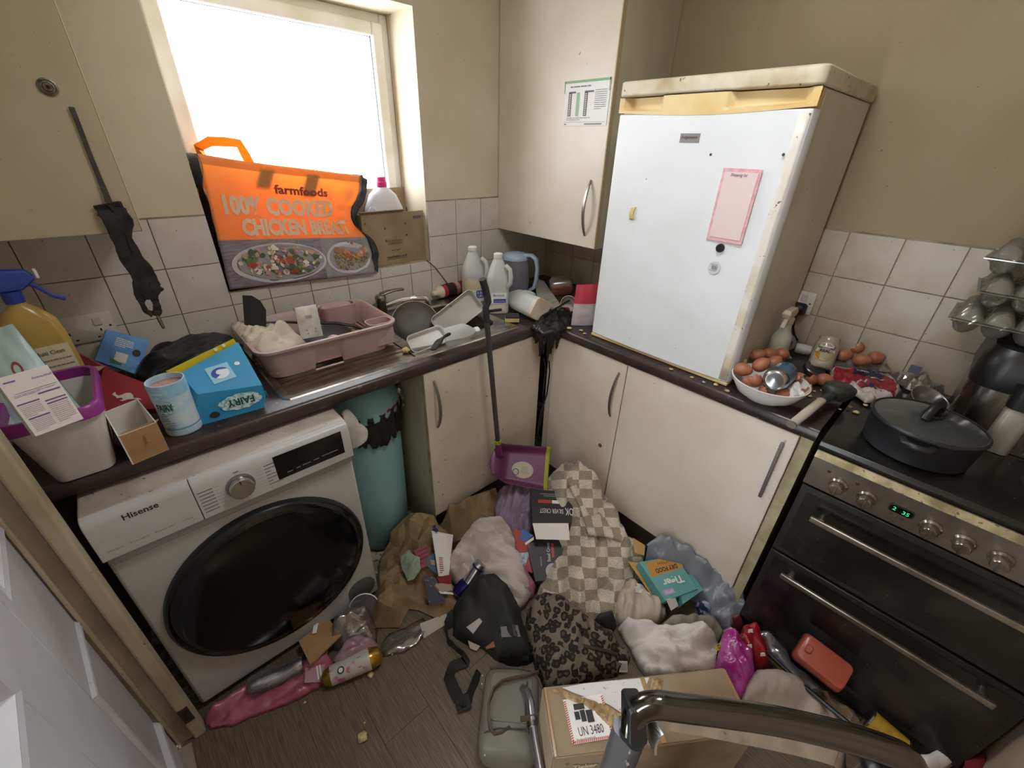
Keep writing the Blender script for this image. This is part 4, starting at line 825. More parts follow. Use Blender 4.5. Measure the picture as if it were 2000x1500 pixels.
# black tattered strap hanging from the wall cabinet
ht = thing('hanging_strap', 'burnt black strap with tattered cloth hanging from left wall cabinet', 'strap', at(140, 210, y=-.304))
M_burnt = mat('burnt_black_cloth', '1a1817', .85, col2='2b2723', ns=40, bump=.5, bs=120)
yk = -.306
B().strip([at(139, 209, y=yk), at(152, 240, y=yk), at(172, 293, y=yk), at(195, 350, y=yk), at(213, 395, y=yk-.004)], (1, 0, 0), [.010, .009, .009, .010, .013], .003).build('strap', mat('brown_black_strap', '4b423a', .7, col2='332c26', ns=50), ht, world=True, bevel=.001)
def rag_strip(px, wd, seed, nm, y0=yk-.008):
    P = []; W = []
    for i in range(len(px)-1):
        for k in range(4):
            q = k/4; P.append(at(px[i][0]*(1-q)+px[i+1][0]*q, px[i][1]*(1-q)+px[i+1][1]*q, y=y0+.008*noise.noise(Vector((i+q, seed, 0))))); W.append((wd[i]*(1-q)+wd[i+1]*q)*(1+.35*noise.noise(Vector((i*3+q*7, seed, 5)))))
    P.append(at(*px[-1], y=y0)); W.append(wd[-1])
    N_ = [(math.cos(.5*noise.noise(Vector((k*.6, seed, 2)))), .5*noise.noise(Vector((k*.7, seed, 9))), 0) for k in range(len(P))]
    return B().strip(P, N_, W, .006).build(nm, M_burnt, ht, world=True, bevel=.002)
rag_strip([(207, 398), (222, 420), (232, 455), (242, 490), (258, 520), (270, 548), (268, 575), (276, 590)], [.05, .055, .038, .03, .03, .022, .014, .012], 1, 'tattered_cloth')
rag_strip([(222, 396), (245, 430), (252, 465), (270, 500), (282, 525), (292, 555), (295, 585)], [.03, .03, .012, .016, .035, .046, .03], 2, 'tattered_cloth')
rag_strip([(290, 560), (302, 562), (318, 566)], [.03, .025, .01], 3, 'tattered_cloth')
rag_strip([(280, 575), (277, 592), (285, 608), (300, 614)], [.014, .012, .012, .02], 4, 'tattered_cloth')
rag_strip([(300, 580), (306, 595), (308, 608), (306, 616)], [.02, .016, .02, .014], 5, 'tattered_cloth')
B().tube([at(307, 615, y=yk-.008), at(312, 626, y=yk-.008), at(320, 641, y=yk-.008)], [.004, .005, .004], 10).build('metal_clasp', M_chromed, ht, world=True)
# ---------------------------------------------------------------- pink dish rack on the drainer
M_pink = mat('dusty_pink_plastic', 'b69c97', .45, col2='a88c86', ns=5, specks=[(40, '7a5a50', .77)])
rk = thing('dish_rack', 'dusty pink plastic dish drainer on the draining board', 'dish rack', (-1.455, -.255, .9165), R(0))
Lx, Ly, Hh = .47, .345, .105
def ringc(w_, d_, r, z): return rr(w_, d_, r, z, 6)
def cutz(p):                                                  # the skirt is cut away in shallow arches between the feet
    x, y, z = p
    if z < .03 and y < 0 and -.07 < x < .02: return (x, y, .045)
    if z < .03 and -.09 < y < .09: return (x, y, .04)
    return p
def lerp_ring(a, b, n):
    out = []
    for i in range(len(a)):
        p, q = Vector(a[i]), Vector(a[(i+1) % len(a)])
        m_ = max(1, int((q-p).length/.01))
        for k in range(m_): out.append(tuple(p.lerp(q, k/m_)))
    return out
r0 = lerp_ring(ringc(Lx-.03, Ly-.03, .04, .0), None, 0); 
def scale_ring(dw, z, cut=False):
    base = lerp_ring(ringc(Lx, Ly, .05, z), None, 0); out = []
    for x, y, _ in base: out.append((x*(Lx+dw)/Lx, y*(Ly+dw)/Ly, z))
    return out
R0 = [cutz(p) for p in scale_ring(-.055, 0)]
B().loft([R0, [ (p[0], p[1], max(p[2], q[2])) for p, q in zip(scale_ring(-.05, .012), R0)], scale_ring(-.012, .094), scale_ring(.004, .096), scale_ring(.006, .104), scale_ring(-.008, .106), scale_ring(-.02, .100), [(x, y, max(z, .022)) for x, y, z in scale_ring(-.056, .022)]], False, False).build('rack_wall', M_pink, rk, smooth=45)
fl_ = B(); nx, ny = 23, 15; fw_, fd_ = Lx-.062, Ly-.062
for i in range(nx):                                           # floor as a lattice of bars, open between
    x = -fw_/2+fw_*i/(nx-1); fl_.box((x-.0035, -fd_/2+.01, .018), (x+.0035, fd_/2-.01, .022))
for j in range(ny):
    y = -fd_/2+fd_*j/(ny-1); fl_.box((-fw_/2+.01, y-.0035, .017), (fw_/2-.01, y+.0035, .0215))
fl_.build('floor_lattice', mat('pink_lattice', 'a88079', .5), rk)['kind'] = 'stuff'
B().loft([rr(.085, .06, .022, .02, 5, .185, -.125), rr(.095, .07, .026, .104, 5, .180, -.122), rr(.086, .061, .022, .104, 5, .180, -.122), rr(.076, .052, .018, .03, 5, .185, -.125)], True, True).build('cutlery_cup', M_pink, rk, smooth=45)
B().loft([rr(.13, .05, .022, .02, 5, .135, .142), rr(.14, .058, .026, .104, 5, .135, .140), rr(.131, .05, .022, .104, 5, .135, .140), rr(.122, .042, .018, .03, 5, .135, .142)], True, True).build('cutlery_cup', M_pink, rk, smooth=45)
sp = thing('spatula', 'large black plastic fish slice lying across the pink rack', 'spatula', at(498, 630, y=-.16))
bl0 = at(480, 655, y=-.17); bl1 = at(520, 662, y=-.19); bl2 = at(519, 605, y=-.17); bl3 = at(508, 588, y=-.16); bl4 = at(492, 578, y=-.15); bl5 = at(474, 577, y=-.14)
n_ = (bl1-bl0).cross(bl5-bl0).normalized()*.003
pts = [bl0, bl1, bl2, bl3, bl4, bl5]
B().add([tuple(p) for p in pts]+[tuple(p+n_) for p in pts], [(0, 1, 2, 3, 4, 5), (11, 10, 9, 8, 7, 6)]+[(i, (i+1) % 6, 6+(i+1) % 6, 6+i) for i in range(6)]).build('blade', M_blackr, sp, world=True, smooth=0, bevel=.001)
B().tube([at(519, 630, y=-.175), at(560, 629, y=-.18), at(610, 631, y=-.18), at(655, 631, y=-.185), at(695, 637, y=-.20), at(720, 648, y=-.24), at(724, 657, y=-.27)], [.005, .007, .009, .009, .009, .009, .006], 10, flat=.6).build('handle', M_black, sp, world=True, smooth=60)
wp = thing('food_packet', 'white crumpled paper packet with a barcode standing in the rack', 'packet', at(610, 670, z=.94))
w4 = [at(575, 601, y=-.24), at(617, 594, y=-.24), at(631, 655, y=-.29), at(588, 662, y=-.29)]
def wpk(u, v, s_): 
    p = w4[3].lerp(w4[2], u).lerp(w4[0].lerp(w4[1], u), v); bul = .014*math.sin(math.pi*u)**.7*math.sin(math.pi*(.12+.88*v))**.6
    return p+Vector((0, -1, .2))*s_*(bul+.001)+Vector((0, -1, 0))*.004*noise.noise(Vector((u*4, v*7, s_*3)))
M_pk = mat('grubby_white_packet', 'c6c2ba', .6, col2='b0a99c', ns=14)
B().grid(lambda u, v: wpk(u, v, 1), 12, 18).grid(lambda u, v: wpk(1-u, v, -1), 12, 18).build('packet_body', M_pk, wp, world=True, smooth=180)
b = B()
for k in range(9): 
    x = .34+.035*k; b.add([wpk(x, .62, 1)+Vector((0, -.0015, 0)), wpk(x+.018, .62, 1)+Vector((0, -.0015, 0)), wpk(x+.018, .72, 1)+Vector((0, -.0015, 0)), wpk(x, .72, 1)+Vector((0, -.0015, 0))], [(0, 1, 2, 3)])
for x, y in ((.3, .25), (.32, .15), (.68, .28), (.66, .18)): b.add([wpk(x+.04*math.cos(a), y+.025*math.sin(a), 1)+Vector((0, -.0015, 0)) for a in (0, 1.2, 2.4, 3.6, 4.8)], [(0, 1, 2, 3, 4)])
b.build('barcode', M_greyink, wp, world=True, smooth=0)['kind'] = 'stuff'
B().strip([at(573, 605, y=-.239), at(596, 600, y=-.238), at(619, 597, y=-.239)], (0, .1, 1), .012, .003).build('sealed_edge', mat('packet_grey', '8b8884', .5), wp, world=True)
rg = thing('tea_towel', 'off-white cloth with red lettering bundled in the pink rack', 'cloth', at(550, 690, z=.95))
o1 = outl(.955, (450, 640, 1.0), (480, 640, 1.0), (505, 655, .985), (545, 645, .985), (575, 655, .98), (604, 673, .96), (570, 690, .965), (520, 705, .985), (490, 690, 1.0), (460, 665, 1.0))
drape(o1, h=.05, edge=.06, fold=.016, fs=16, ang=1.0, seed=11, g=.008).build('cloth', mat('off_white_cloth', 'c9beaf', .9, col2='b5a897', ns=10, bump=.35, bs=90), rg, world=True, smooth=180, solid=.0015)
put('1.30', at(560, 688, y=-.36), at(575, 686, y=-.36)-at(545, 690, y=-.36), Vector((0, .5, 1)), .016, mat('red_ink', 'b2402f', .7), rg, w=.045, world=True, name='red_lettering')
jl = thing('jam_jar', 'small jar with white and red lid lying in the pink rack', 'jar', at(660, 662, z=.95))
jM = basis(at(655, 667, z=.957), (.8, -.5, 0), (.1, .2, 1)) 
B().lathe([(.002, -.03), (.024, -.028), (.026, 0), (.024, .018)], 24, M=jM).build('jar_body', mat('dark_jar', '41363a', .2), jl, world=True, smooth=50)
B().lathe([(.028, .012), (.028, .030), (.025, .033), (.002, .033)], 24, M=jM).build('jar_lid', mat('pale_lid', 'c2b6b6', .45, col2='b0676a', ns=30, th=(.5, .6)), jl, world=True, smooth=50)
pn = thing('frying_pan', 'dark round pan lying inside the pink dish rack', 'pan', at(650, 655, z=.945))
B().lathe([(.002, 0), (.07, 0), (.088, .022), (.090, .024), (.086, .022), (.068, .004), (.002, .003)], 36, M=Matrix.Translation(at(640, 668, z=.946)) @ Euler((R(6), R(-4), 0)).to_matrix().to_4x4()).build('pan_body', M_pot, pn, world=True, smooth=50)
# crumbs of food on the drainer edge
M_crumb = mat('pale_food', 'c9b489', .8, col2='a58a5c', ns=60)
def blob(name, label, cat, p, r, m, seed=0, sq=.6, group=None):
    t_ = bmesh_blob(p, r, seed, sq).build(name, m, smooth=180); return tag(t_, label, cat, group)
def bmesh_blob(p, r, seed, sq):
    b = B(); n = 12
    def f(u, v):
        th = math.pi*v; ph = 2*math.pi*u; d = Vector((math.sin(th)*math.cos(ph), math.sin(th)*math.sin(ph), math.cos(th)))
        k = r*(1+.5*noise.noise(d*1.7+Vector((seed, seed, 0)))+.2*noise.noise(d*4+Vector((seed, 1, 0))))
        return Vector(p)+Vector((d.x*k, d.y*k, d.z*k*sq+r*sq*.8))
    return b.grid(f, n, 8)
blob('food_scrap', 'dried yellowish food scrap on the drainer front edge beside the pink rack', 'food scrap', at(793, 688, z=.915), .014, M_crumb, 3, .7)
# ---------------------------------------------------------------- on the window sill
ff = thing('shopping_bag', 'large orange reusable shopping bag printed with a chicken advert on the sill', 'bag', (-1.35, .05, 1.108))
c00, c10, c01, c11 = at(449, 566, y=-.022), at(733, 533, y=-.030), at(385, 300, y=.045), at(704, 343, y=.05)
c00.z = max(c00.z, 1.1085)
def ffS(u, v, o=0):
    ur = u*(1-.125*math.exp(-((v-.60)/.20)**2)*max(0, (u-.55)/.45)**1.5)
    p = c00.lerp(c10, ur).lerp(c01.lerp(c11, ur), v)
    wv = .010*math.sin(v*5+u*3)*math.sin(math.pi*u)+.016*max(0, u-.62)*noise.noise(Vector((u*9, v*9, 1)))*4+.006*noise.noise(Vector((u*6, v*5, 4)))+.020*math.exp(-((u-.80+.35*(v-.55))/.05)**2)*math.exp(-((v-.6)/.22)**2)
    dip = -.012*math.sin(math.pi*u)*max(0, v-.85)*6*.4
    return p+Vector((0, -1, .15))*(wv+o)*min(1, v*6+.15)+Vector((0, 0, dip))+Vector((0, -1, 0))*o*.3
M_forg = mat('orange_woven_bag', 'f0b46c', .5, transl=.6); M_fband = mat('orange_bag_band', 'de9852', .5, transl=.4)
M_fpho = mat('bag_photo_ground', '8b8088', .5, col2='6f6770', ns=30, aniso=(1, 6, 6), transl=.12); M_fblk = mat('bag_black_gusset', '23252b', .5, col2='3a3d46', ns=10); M_fyel = mat('bag_yellow_lining', 'e0a021', .5, transl=.6)
M_fpho2 = mat('bag_photo_ground_pale', '9c9a98', .5, col2='87858a', ns=12, transl=.12)
NU, NV = 48, 44
b = B(); b.grid(ffS, NU, NV)
for k in range(len(b.f)):
    v = (k//NU)/NV; u = (k % NU)/NU; b.mi[k] = 2 if v >= .925 else 0 if v >= .385 else (1 if u < .615 else 3)
b.build('front_panel', [M_forg, M_fpho, M_fband, M_fpho2], ff, world=True, smooth=180, solid=.0012)
def ffB(u, v):
    p = ffS(u, v); return Vector((p.x, .165+.012*math.sin(u*7+v*3), p.z))
b = B(); b.grid(ffB, 24, 16)
b.build('back_panel', M_fyel, ff, world=True, smooth=180, solid=.0012)
def side(u_, nm):
    B().grid(lambda a, v: ffS(u_, v).lerp(ffB(u_, v), a)+Vector(((.020 if u_ == 0 else .030)*math.sin(math.pi*a)*(1 if u_ == 0 else 1)*(-1 if u_ == 0 and v > .75 else 1), 0, 0))+Vector((.012*noise.noise(Vector((a*4, v*6, u_))), 0, 0)), 12, 30).build(nm, M_fblk, ff, world=True, smooth=180, solid=.0012)
side(0, 'side_gusset'); side(1, 'side_gusset')
B().grid(lambda u, v: ffS(u, 0).lerp(ffB(u, 0), v)+Vector((0, 0, .001)), 12, 4).build('bag_base', M_fblk, ff, world=True, smooth=180, solid=.0012)
# black fold showing along the front's right hand edge
B().grid(lambda a, v: ffS(1, .02+.97*v, .004)+Vector((.004+.028*a*(1.0 if v > .82 else .55+.6*math.sin(v*6)**2), .012*a, -.012*a)), 4, 30).build('folded_edge', M_fblk, ff, world=True, smooth=180, solid=.001)
for s_ in (0, 1):                                             # carrying handles: one stands up behind the top, one hangs inside
    P_ = [ffB(.02+.04, 1.0)+Vector((0, -.004, -.02)), at(388, 288, y=.16), at(410, 276, y=.16), at(440, 277, y=.16), at(466, 280, y=.16), at(478, 300, y=.16), ffB(.34, .96)+Vector((0, -.004, -.03))] if s_ == 0 else None
    if P_: B().strip([Vector(p) for p in P_], (0, 0, 1), .03, .003).build('handle', mat('orange_webbing', 'd98a2a', .6, transl=.5), ff, world=True)
for u0 in (.30, .58):                                         # straps stitched on the inside, dark through the lit fabric
    B().grid(lambda a, v, u0=u0: ffS(u0+(.085*a-.02)+.05*(1-v)-.0*v, .965-.20*v*(1 if u0 > .4 else .8), -.005), 4, 10).build('inner_strap', mat('brown_strap', '54301d', .7), ff, world=True, smooth=180, solid=.0012)
M_fcr = mat('cream_lettering', 'd9cfae', .5, transl=.2); M_fbr = mat('maroon_lettering', '8e3a2e', .5)
def ftxt(s, u, v, w_, h_, m, bold=0): put(s, (0, 0, 0), (1, 0, 0), (0, 1, 0), h_, m, ff, w=w_, world=True, bold=bold, fn=lambda x, y: ffS(u+x, v+y+x*.0, .0030))
ftxt('farmfoods', .56, .80, .35, .075, M_fbr, .035)
ftxt('100% COOKED', .42, .655, .70, .155, M_fcr, .055)
ftxt('CHICKEN BREAST', .515, .485, .74, .140, M_fcr, .055)
def blobs(cx_, cy_, rx, ry, cols, n, r0, r1, seed, nm, m):
    q = random.Random(seed); b = B()
    for k in range(n):
        a = q.uniform(0, 6.28); d = math.sqrt(q.random()); x, y = cx_+rx*d*math.cos(a), cy_+ry*d*math.sin(a); r = q.uniform(r0, r1); st_ = q.uniform(.35, 1); an = q.uniform(0, 3.1); nn = q.choice((4, 5, 7)); o = .0032+.0003*q.random()*5
        pts = [(r*math.cos(j*6.283/nn), r*st_*math.sin(j*6.283/nn)) for j in range(nn)]
        b.add([tuple(ffS(x+(px*math.cos(an)-py*math.sin(an))*.8, y+(px*math.sin(an)+py*math.cos(an))*1.0, o)) for px, py in pts], [tuple(range(nn))], mi=q.randrange(len(cols)))
    o_ = b.build(nm, cols, ff, world=True, smooth=0); o_['kind'] = 'stuff'
def disc(cx_, cy_, rx, ry, m, nm, o): surf_poly([ffS(cx_+rx*math.cos(k*.157), cy_+ry*math.sin(k*.157), o) for k in range(40)], m, ff, nm)
M_plate1 = mat('printed_plate', 'b9b6b4', .5); M_plate2 = mat('printed_plate_shadow', '8f8c8a', .5)
disc(.34, .185, .30, .170, M_plate1, 'plate_print', .0018); disc(.35, .190, .275, .150, M_plate2, 'plate_print', .0024)
disc(.815, .185, .170, .160, M_plate1, 'plate_print', .0018); disc(.815, .19, .150, .138, M_plate2, 'plate_print', .0024)
f_ = lambda n, c: mat('print_'+n, c, .5)
blobs(.35, .195, .26, .13, [f_('green', '55703a'), f_('cream', 'c9bda4'), f_('pink', 'b58d80'), f_('leaf', '3c5430'), f_('white', 'd4cfc4'), f_('tan', 'a8855f')], 150, .012, .032, 5, 'salad_print', None)
blobs(.35, .19, .24, .10, [f_('tomato', '9c3b26')], 7, .030, .046, 6, 'tomato_print', None)
blobs(.815, .16, .135, .10, [f_('grain', '8a6f34'), f_('grain2', 'a58a4a'), f_('grain3', '6b5a2c')], 150, .006, .016, 7, 'grain_print', None)
blobs(.835, .25, .115, .08, [f_('chicken', 'b0713f'), f_('chicken2', 'c08d60'), f_('chicken3', '935a34')], 60, .014, .032, 8, 'chicken_print', None)
# brown carton with a cable behind it
bx = thing('cardboard_box', 'open brown cardboard box printed with a web address on the window sill', 'box', (-.96, .08, 1.107))
b0, b1 = at(728, 512, y=.012), at(833, 499, y=.03); b0.z = b1.z = 1.108
t0, t1 = at(700, 418, y=.012), at(826, 410, y=.03); hz_ = 1.325
ub = (b1-b0).normalized(); Wb = (b1-b0).length; db_ = Vector((-ub.y, ub.x, 0))*.155
def panel(p, q, z0, z1, m, nm, t=.004):
    n = (q-p).cross(Vector((0, 0, 1))).normalized(); b = B(); z0v, z1v = Vector((0, 0, z0)), Vector((0, 0, z1))
    b.add([p+z0v, q+z0v, q+z1v, p+z1v, p+z0v-n*t, q+z0v-n*t, q+z1v-n*t, p+z1v-n*t], [(0, 1, 2, 3), (5, 4, 7, 6), (3, 2, 6, 7), (0, 4, 5, 1), (1, 5, 6, 2), (0, 3, 7, 4)]); return b.build(nm, m, bx, world=True, smooth=0)
hb_ = hz_-1.108
c0_ = b0-ub*.030; c1_ = b1+ub*.010
panel(c0_, c1_, 0, hb_, M_kraft, 'front_panel'); panel(c1_, c1_+db_, 0, hb_, M_kraft, 'side_panel'); panel(c1_+db_, c0_+db_, 0, hb_, M_kraft, 'back_panel'); panel(c0_+db_, c0_, 0, hb_, M_kraft, 'side_panel')
panel(c1_+db_, c0_+db_, hb_, hb_+.085, M_kraft, 'back_flap')
slab([c0_+Vector((0, 0, hb_))+ub*.0+Vector((-.004, -.016, .012)), c1_-ub*.12+Vector((0, -.016, hb_+.012)), c1_-ub*.12+Vector((0, 0, hb_)), c0_+Vector((0, 0, hb_))], .003, M_kraft, bx, 'front_flap')
nF = (c1_-c0_).cross(Vector((0, 0, 1))).normalized(); mF = (c0_+c1_)/2+nF*.001
put('wow', mF+ub*Wb*.40+Vector((0, 0, hb_*.88)), ub, (0, 0, 1), .014, mat('purple_grey_ink', '5d4f66', .7), bx, w=.045, world=True, bold=.02)
put('K', mF-ub*Wb*.5+Vector((0, 0, hb_*.85)), ub, (0, 0, 1), .010, M_ink, bx, world=True)
put('Stop. Please. Reuse. Box.\nStop Waste Go Recycle', mF-ub*.01+Vector((0, 0, hb_*.44)), ub, (0, 0, 1), .022, mat('faded_ink', '5f4f3c', .7), bx, w=.075, world=True)
put('reusefreebox.co.uk', mF-ub*.008+Vector((0, 0, hb_*.155)), ub, (0, 0, 1), .013, M_ink, bx, w=.105, world=True, bold=.01)
lines(mF-ub*.008+Vector((0, 0, hb_*.105)), ub, (0, 0, 1), [(-.053, .053, 0, .0016)], M_ink, bx, 'underline', True)
lines(mF+Vector((0, 0, hb_*.28)), ub, (0, 0, 1), [(-.035, -.015, 0, .003), (-.01, .012, 0, .003)], MATS['faded_ink'], bx, world=True)
for dx, dz_ in ((-.055, .72), (-.055, .48), (.05, .78), (.052, .55)):
    B().lathe([(.005, 0), (.005, .0005)], 10, M=basis(mF+ub*dx+Vector((0, 0, hb_*dz_)), ub, (0, 0, 1))).build('printed_icon', MATS['faded_ink'], bx, world=True)
cab = B().tube([at(833, 508, y=-.010), at(850, 522, y=-.012), at(870, 548, y=-.012), at(880, 562, y=-.02), at(888, 575, y=-.05)], .0018, 6).build('thin_cable', M_black); tag(cab, 'thin black cable hanging from the sill by the sauce bottle', 'cable')
wbp = at(757, 412, y=.075)
wbt = thing('laundry_bottle', 'white laundry bottle with a bright pink cap standing in the sill box', 'bottle', (wbp.x, .105, 1.112), R(-4))
hz2 = at(757, 366, y=.075).z-1.112
M_wpl = mat('white_bottle_plastic', 'e0dfe4', .35, transl=.15)
B().loft([rr(.165, .085, .04, 0, 6), rr(.178, .094, .045, .012, 6), rr(.182, .094, .045, hz2*.55, 6), rr(.170, .090, .044, hz2*.72, 6), rr(.120, .074, .036, hz2*.90, 6), rr(.060, .05, .024, hz2*.985, 6), rr(.040, .040, .0195, hz2*1.0, 6), rr(.038, .038, .0185, hz2+.008, 6)]).build('bottle_body', M_wpl, wbt, smooth=60)
B().tube([(-.068, -.040, hz2*.74), (-.088, -.042, hz2*.66), (-.092, -.042, hz2*.55), (-.088, -.042, hz2*.46)], .012, 10).build('handle', M_wpl, wbt, smooth=60)
B().grid(lambda u, v: (-.070+.028*u, -.0482+.0008*abs(u-.5), hz2*(.46+.22*v)-.01*abs(u-.4)), 6, 8).build('handle_shade_patch', mat('handle_shadow', '8d5f50', .6), wbt, solid=.0012)  # flat dark patch painted on for the shade in the handle opening
B().lathe([(.022, hz2), (.023, hz2+.003), (.023, hz2+.020), (.020, hz2+.022), (.020, hz2+.038), (.017, hz2+.041), (.001, hz2+.041)], 24).build('cap', mat('hot_pink_cap', 'd83a86', .35), wbt, smooth=40)
put('refill', (.012, -.048, hz2*.62), (1, 0, 0), (0, 0, 1), .007, M_greyink, wbt, w=.022)
# ---------------------------------------------------------------- washing-up in the sink
M_wplas = mat('white_plastic', 'cfcdca', .4, col2='b9b4ad', ns=6)
p1 = thing('saucepan', 'grey stainless saucepan lid leaning in the sink behind white boards', 'pan lid', at(815, 630, z=.86))
lM = basis(at(812, 632, y=-.20), (.93, -.30, .10), (.05, .62, .78))
B().lathe([(.100, -.006), (.102, 0), (.100, .003), (.06, .012), (.002, .016)], 44, M=lM, c0=False).build('lid_disc', mat('dull_grey_steel', '57534f', .5, .5, col2='45413d', ns=8), p1, world=True, smooth=50)
B().lathe([(.1025, -.007), (.1055, -.003), (.1055, .003), (.1015, .004)], 44, M=lM, c0=False, c1=False).build('lid_rim', M_steel, p1, world=True, smooth=60)
def board(nm, lab, cat, pts, t, m, part='board', bevel=.004):
    t_ = thing(nm, lab, cat, sum([Vector(p) for p in pts], Vector())/4); o_, c, u, v, n = slab(pts, t, m, t_, part, bevel=bevel); return t_, c, u, v, n
# two white shallow food trays, one upright at an angle, one lying in front
def tray(nm, lab, o, u, v, w_, h_, dp, m, rz=.0):
    t_ = thing(nm, lab, 'tray', o); M0 = basis(o, u, v)
    B().loft([rr(w_, h_, .02, 0, 6), rr(w_*.97, h_*.95, .02, -dp*.4, 6), rr(w_*.92, h_*.86, .02, -dp, 6), rr(w_*.90, h_*.84, .018, -dp+.002, 6), rr(w_*.95, h_*.93, .018, -dp*.35, 6), rr(w_*.98, h_*.96, .02, -.0005, 6)], False, True, M=M0)
    b = B().loft([rr(w_, h_, .022, dp, 6), rr(w_*.97, h_*.96, .022, dp*.5, 6), rr(w_*.93, h_*.9, .022, 0.002, 6), rr(w_*.86, h_*.8, .02, 0, 6)], False, True, M=M0)
    b.build('tray_shell', m, t_, world=True, smooth=50, solid=.002, off=1); return t_
tray('food_tray', 'white plastic tray standing tilted in the sink, food stains at its foot', at(891, 611, y=-.30), Vector((.52, -.16, .34)), Vector((-.35, .25, .60)), .225, .115, .03, mat('white_tray_plastic', 'cbc9c6', .4, col2='bdb9b2', ns=5, specks=[(30, '6b6152', .74)]))
tray('food_tray', 'white plastic tray lying flat at the front of the sink with black handle', at(833, 668, y=-.46), Vector((.95, -.10, .12)), Vector((.02, .62, .55)), .155, .075, .03, M_wplas)
kn = thing('black_ladle', 'rounded black plastic utensil end poking out of the sink front', 'utensil', at(865, 665, y=-.48))
lp_ = smooth_path([at(846, 684, y=-.545), at(852, 674, y=-.535), at(862, 662, y=-.53), at(872, 655, y=-.525), at(880, 652, y=-.525)], 5)
B().strip(lp_, tuple(RT*.75+UP*.55), [.012+.022*math.sin(math.pi*min(1, .15+.95*k/(len(lp_)-1)))**.7 for k in range(len(lp_))], .008).build('utensil_end', M_blackr, kn, world=True, bevel=.003)
# ---------------------------------------------------------------- milk bottles
M_milk = mat('milky_plastic', 'd5d8d6', .4, transl=.35); M_milky = mat('yellowed_milk', 'c8bd9c', .5, col2='b5a57d', ns=5); M_milkw = mat('old_milk', 'cdc7b5', .5)
def milk(label, x, y, z0, rz, fill, fm, cap=True, ax=None, h=.235):
    t_ = thing('milk_bottle', label, 'bottle', (x, y, z0), rz)
    if ax is not None:
        M_ = axM(ax[0], ax[1]-ax[0]) @ Matrix.Rotation(rz, 4, 'Z'); t_.location = M_.to_translation(); t_.rotation_euler = M_.to_euler(); FRAME[t_.name] = M_
    L = [(.092, .092, .02, 0), (.098, .098, .022, .008)]
    def prof(z):
        q = z/h
        if q < .6: return .098
        return .098-.066*((q-.6)/.4)**1.25
    zs = [.02+.0125*k for k in range(int((h-.03)/.0125))]; zs = [z for z in zs if z < h-.012]
    full = [rr(w_, d_, r_, z, 5) for w_, d_, r_, z in L]; mi_ = []
    rings = full+[rr(prof(z), prof(z), min(.03, prof(z)/2-.001), z, 5) for z in zs]+[rr(.034, .034, .0165, h-.010, 5), rr(.034, .034, .0165, h, 5)]
    zz = [0, .008]+zs+[h-.01, h]
    mi_ = [1 if (zz[k]+zz[k+1])/2 < fill else 0 for k in range(len(zz)-1)]
    B().loft(rings, True, True, mi=mi_).build('bottle_body', [M_milk, fm], t_, smooth=60)
    B().tube([(.030, -.036, h*.86), (.048, -.050, h*.80), (.052, -.055, h*.68), (.050, -.053, h*.56), (.040, -.045, h*.50)], .010, 10).build('handle', M_milk, t_, smooth=60)
    if cap: B().lathe([(.0195, h-.010), (.0205, h-.006), (.0205, h+.008), (.0185, h+.010), (.001, h+.010)], 22).build('cap', mat('white_cap', 'd8d8d6', .4), t_, smooth=40)
    return t_
m1 = milk('tall milk bottle with a blue and white label, half full of yellowed milk', at(925, 592, z=.91).x, at(925, 592, z=.91).y, WT, R(-20), .135, M_milky, h=.262)
for nm, lab_, tt, wds in (('a', m1, -.0495, 'MILK'),):
    plate((0, -.0497, .05), (1, 0, 0), (0, 0, 1), .075, .055, .0006, mat('milk_label_white', 'd9dbe0', .5), lab_, 'label')
    plate((.016, -.0504, .058), (1, 0, 0), (0, 0, 1), .034, .038, .0004, mat('milk_label_blue', '2d3f9c', .5), lab_, 'blue_label_block')
    put('2.2L\n1.80', (.016, -.0511, .058), (1, 0, 0), (0, 0, 1), .028, M_whitecard, lab_, w=.026, bold=.02)
    lines((-.017, -.0505, .05), (1, 0, 0), (0, 0, 1), [(-.018, .014, .018-.007*k, .003) for k in range(6)], mat('label_grey_blue', '8b94ad', .5), lab_)
m2 = milk('empty milk bottle with a small blue label standing before the kettle', at(972, 606, z=.91).x, at(972, 606, z=.91).y, WT, R(-35), .045, M_milkw, h=.255)
plate((-.0, -.0497, .075), (1, 0, 0), (0, 0, 1), .07, .05, .0006, MATS['milk_label_white'], m2, 'label')
put('British', (0, -.0506, .088), (1, 0, 0), (0, 0, 1), .011, M_ink, m2, w=.05)
plate((.004, -.0504, .062), (1, 0, 0), (0, 0, 1), .058, .018, .0004, MATS['milk_label_blue'], m2, 'blue_label_block')
put('semi skimmed', (.004, -.0511, .062), (1, 0, 0), (0, 0, 1), .006, M_whitecard, m2, w=.05)
pj_ = at(1015, 600, z=.965)
M_milkd = mat('dirty_milk_plastic', 'cfc3b2', .5, col2='bda98e', ns=12)
m3 = milk('large grubby milk bottle lying on its side near the worktop corner', 0, 0, 0, R(30), .02, M_milkd, cap=False, ax=(at(1056, 606, z=.962), at(995, 578, z=.962)), h=.25)
m4 = milk('small white milk bottle lying in the sink with its cap to the right', 0, 0, 0, R(60), 0, M_milky, ax=(at(862, 668, z=.895), at(930, 648, z=.905)), h=.165)
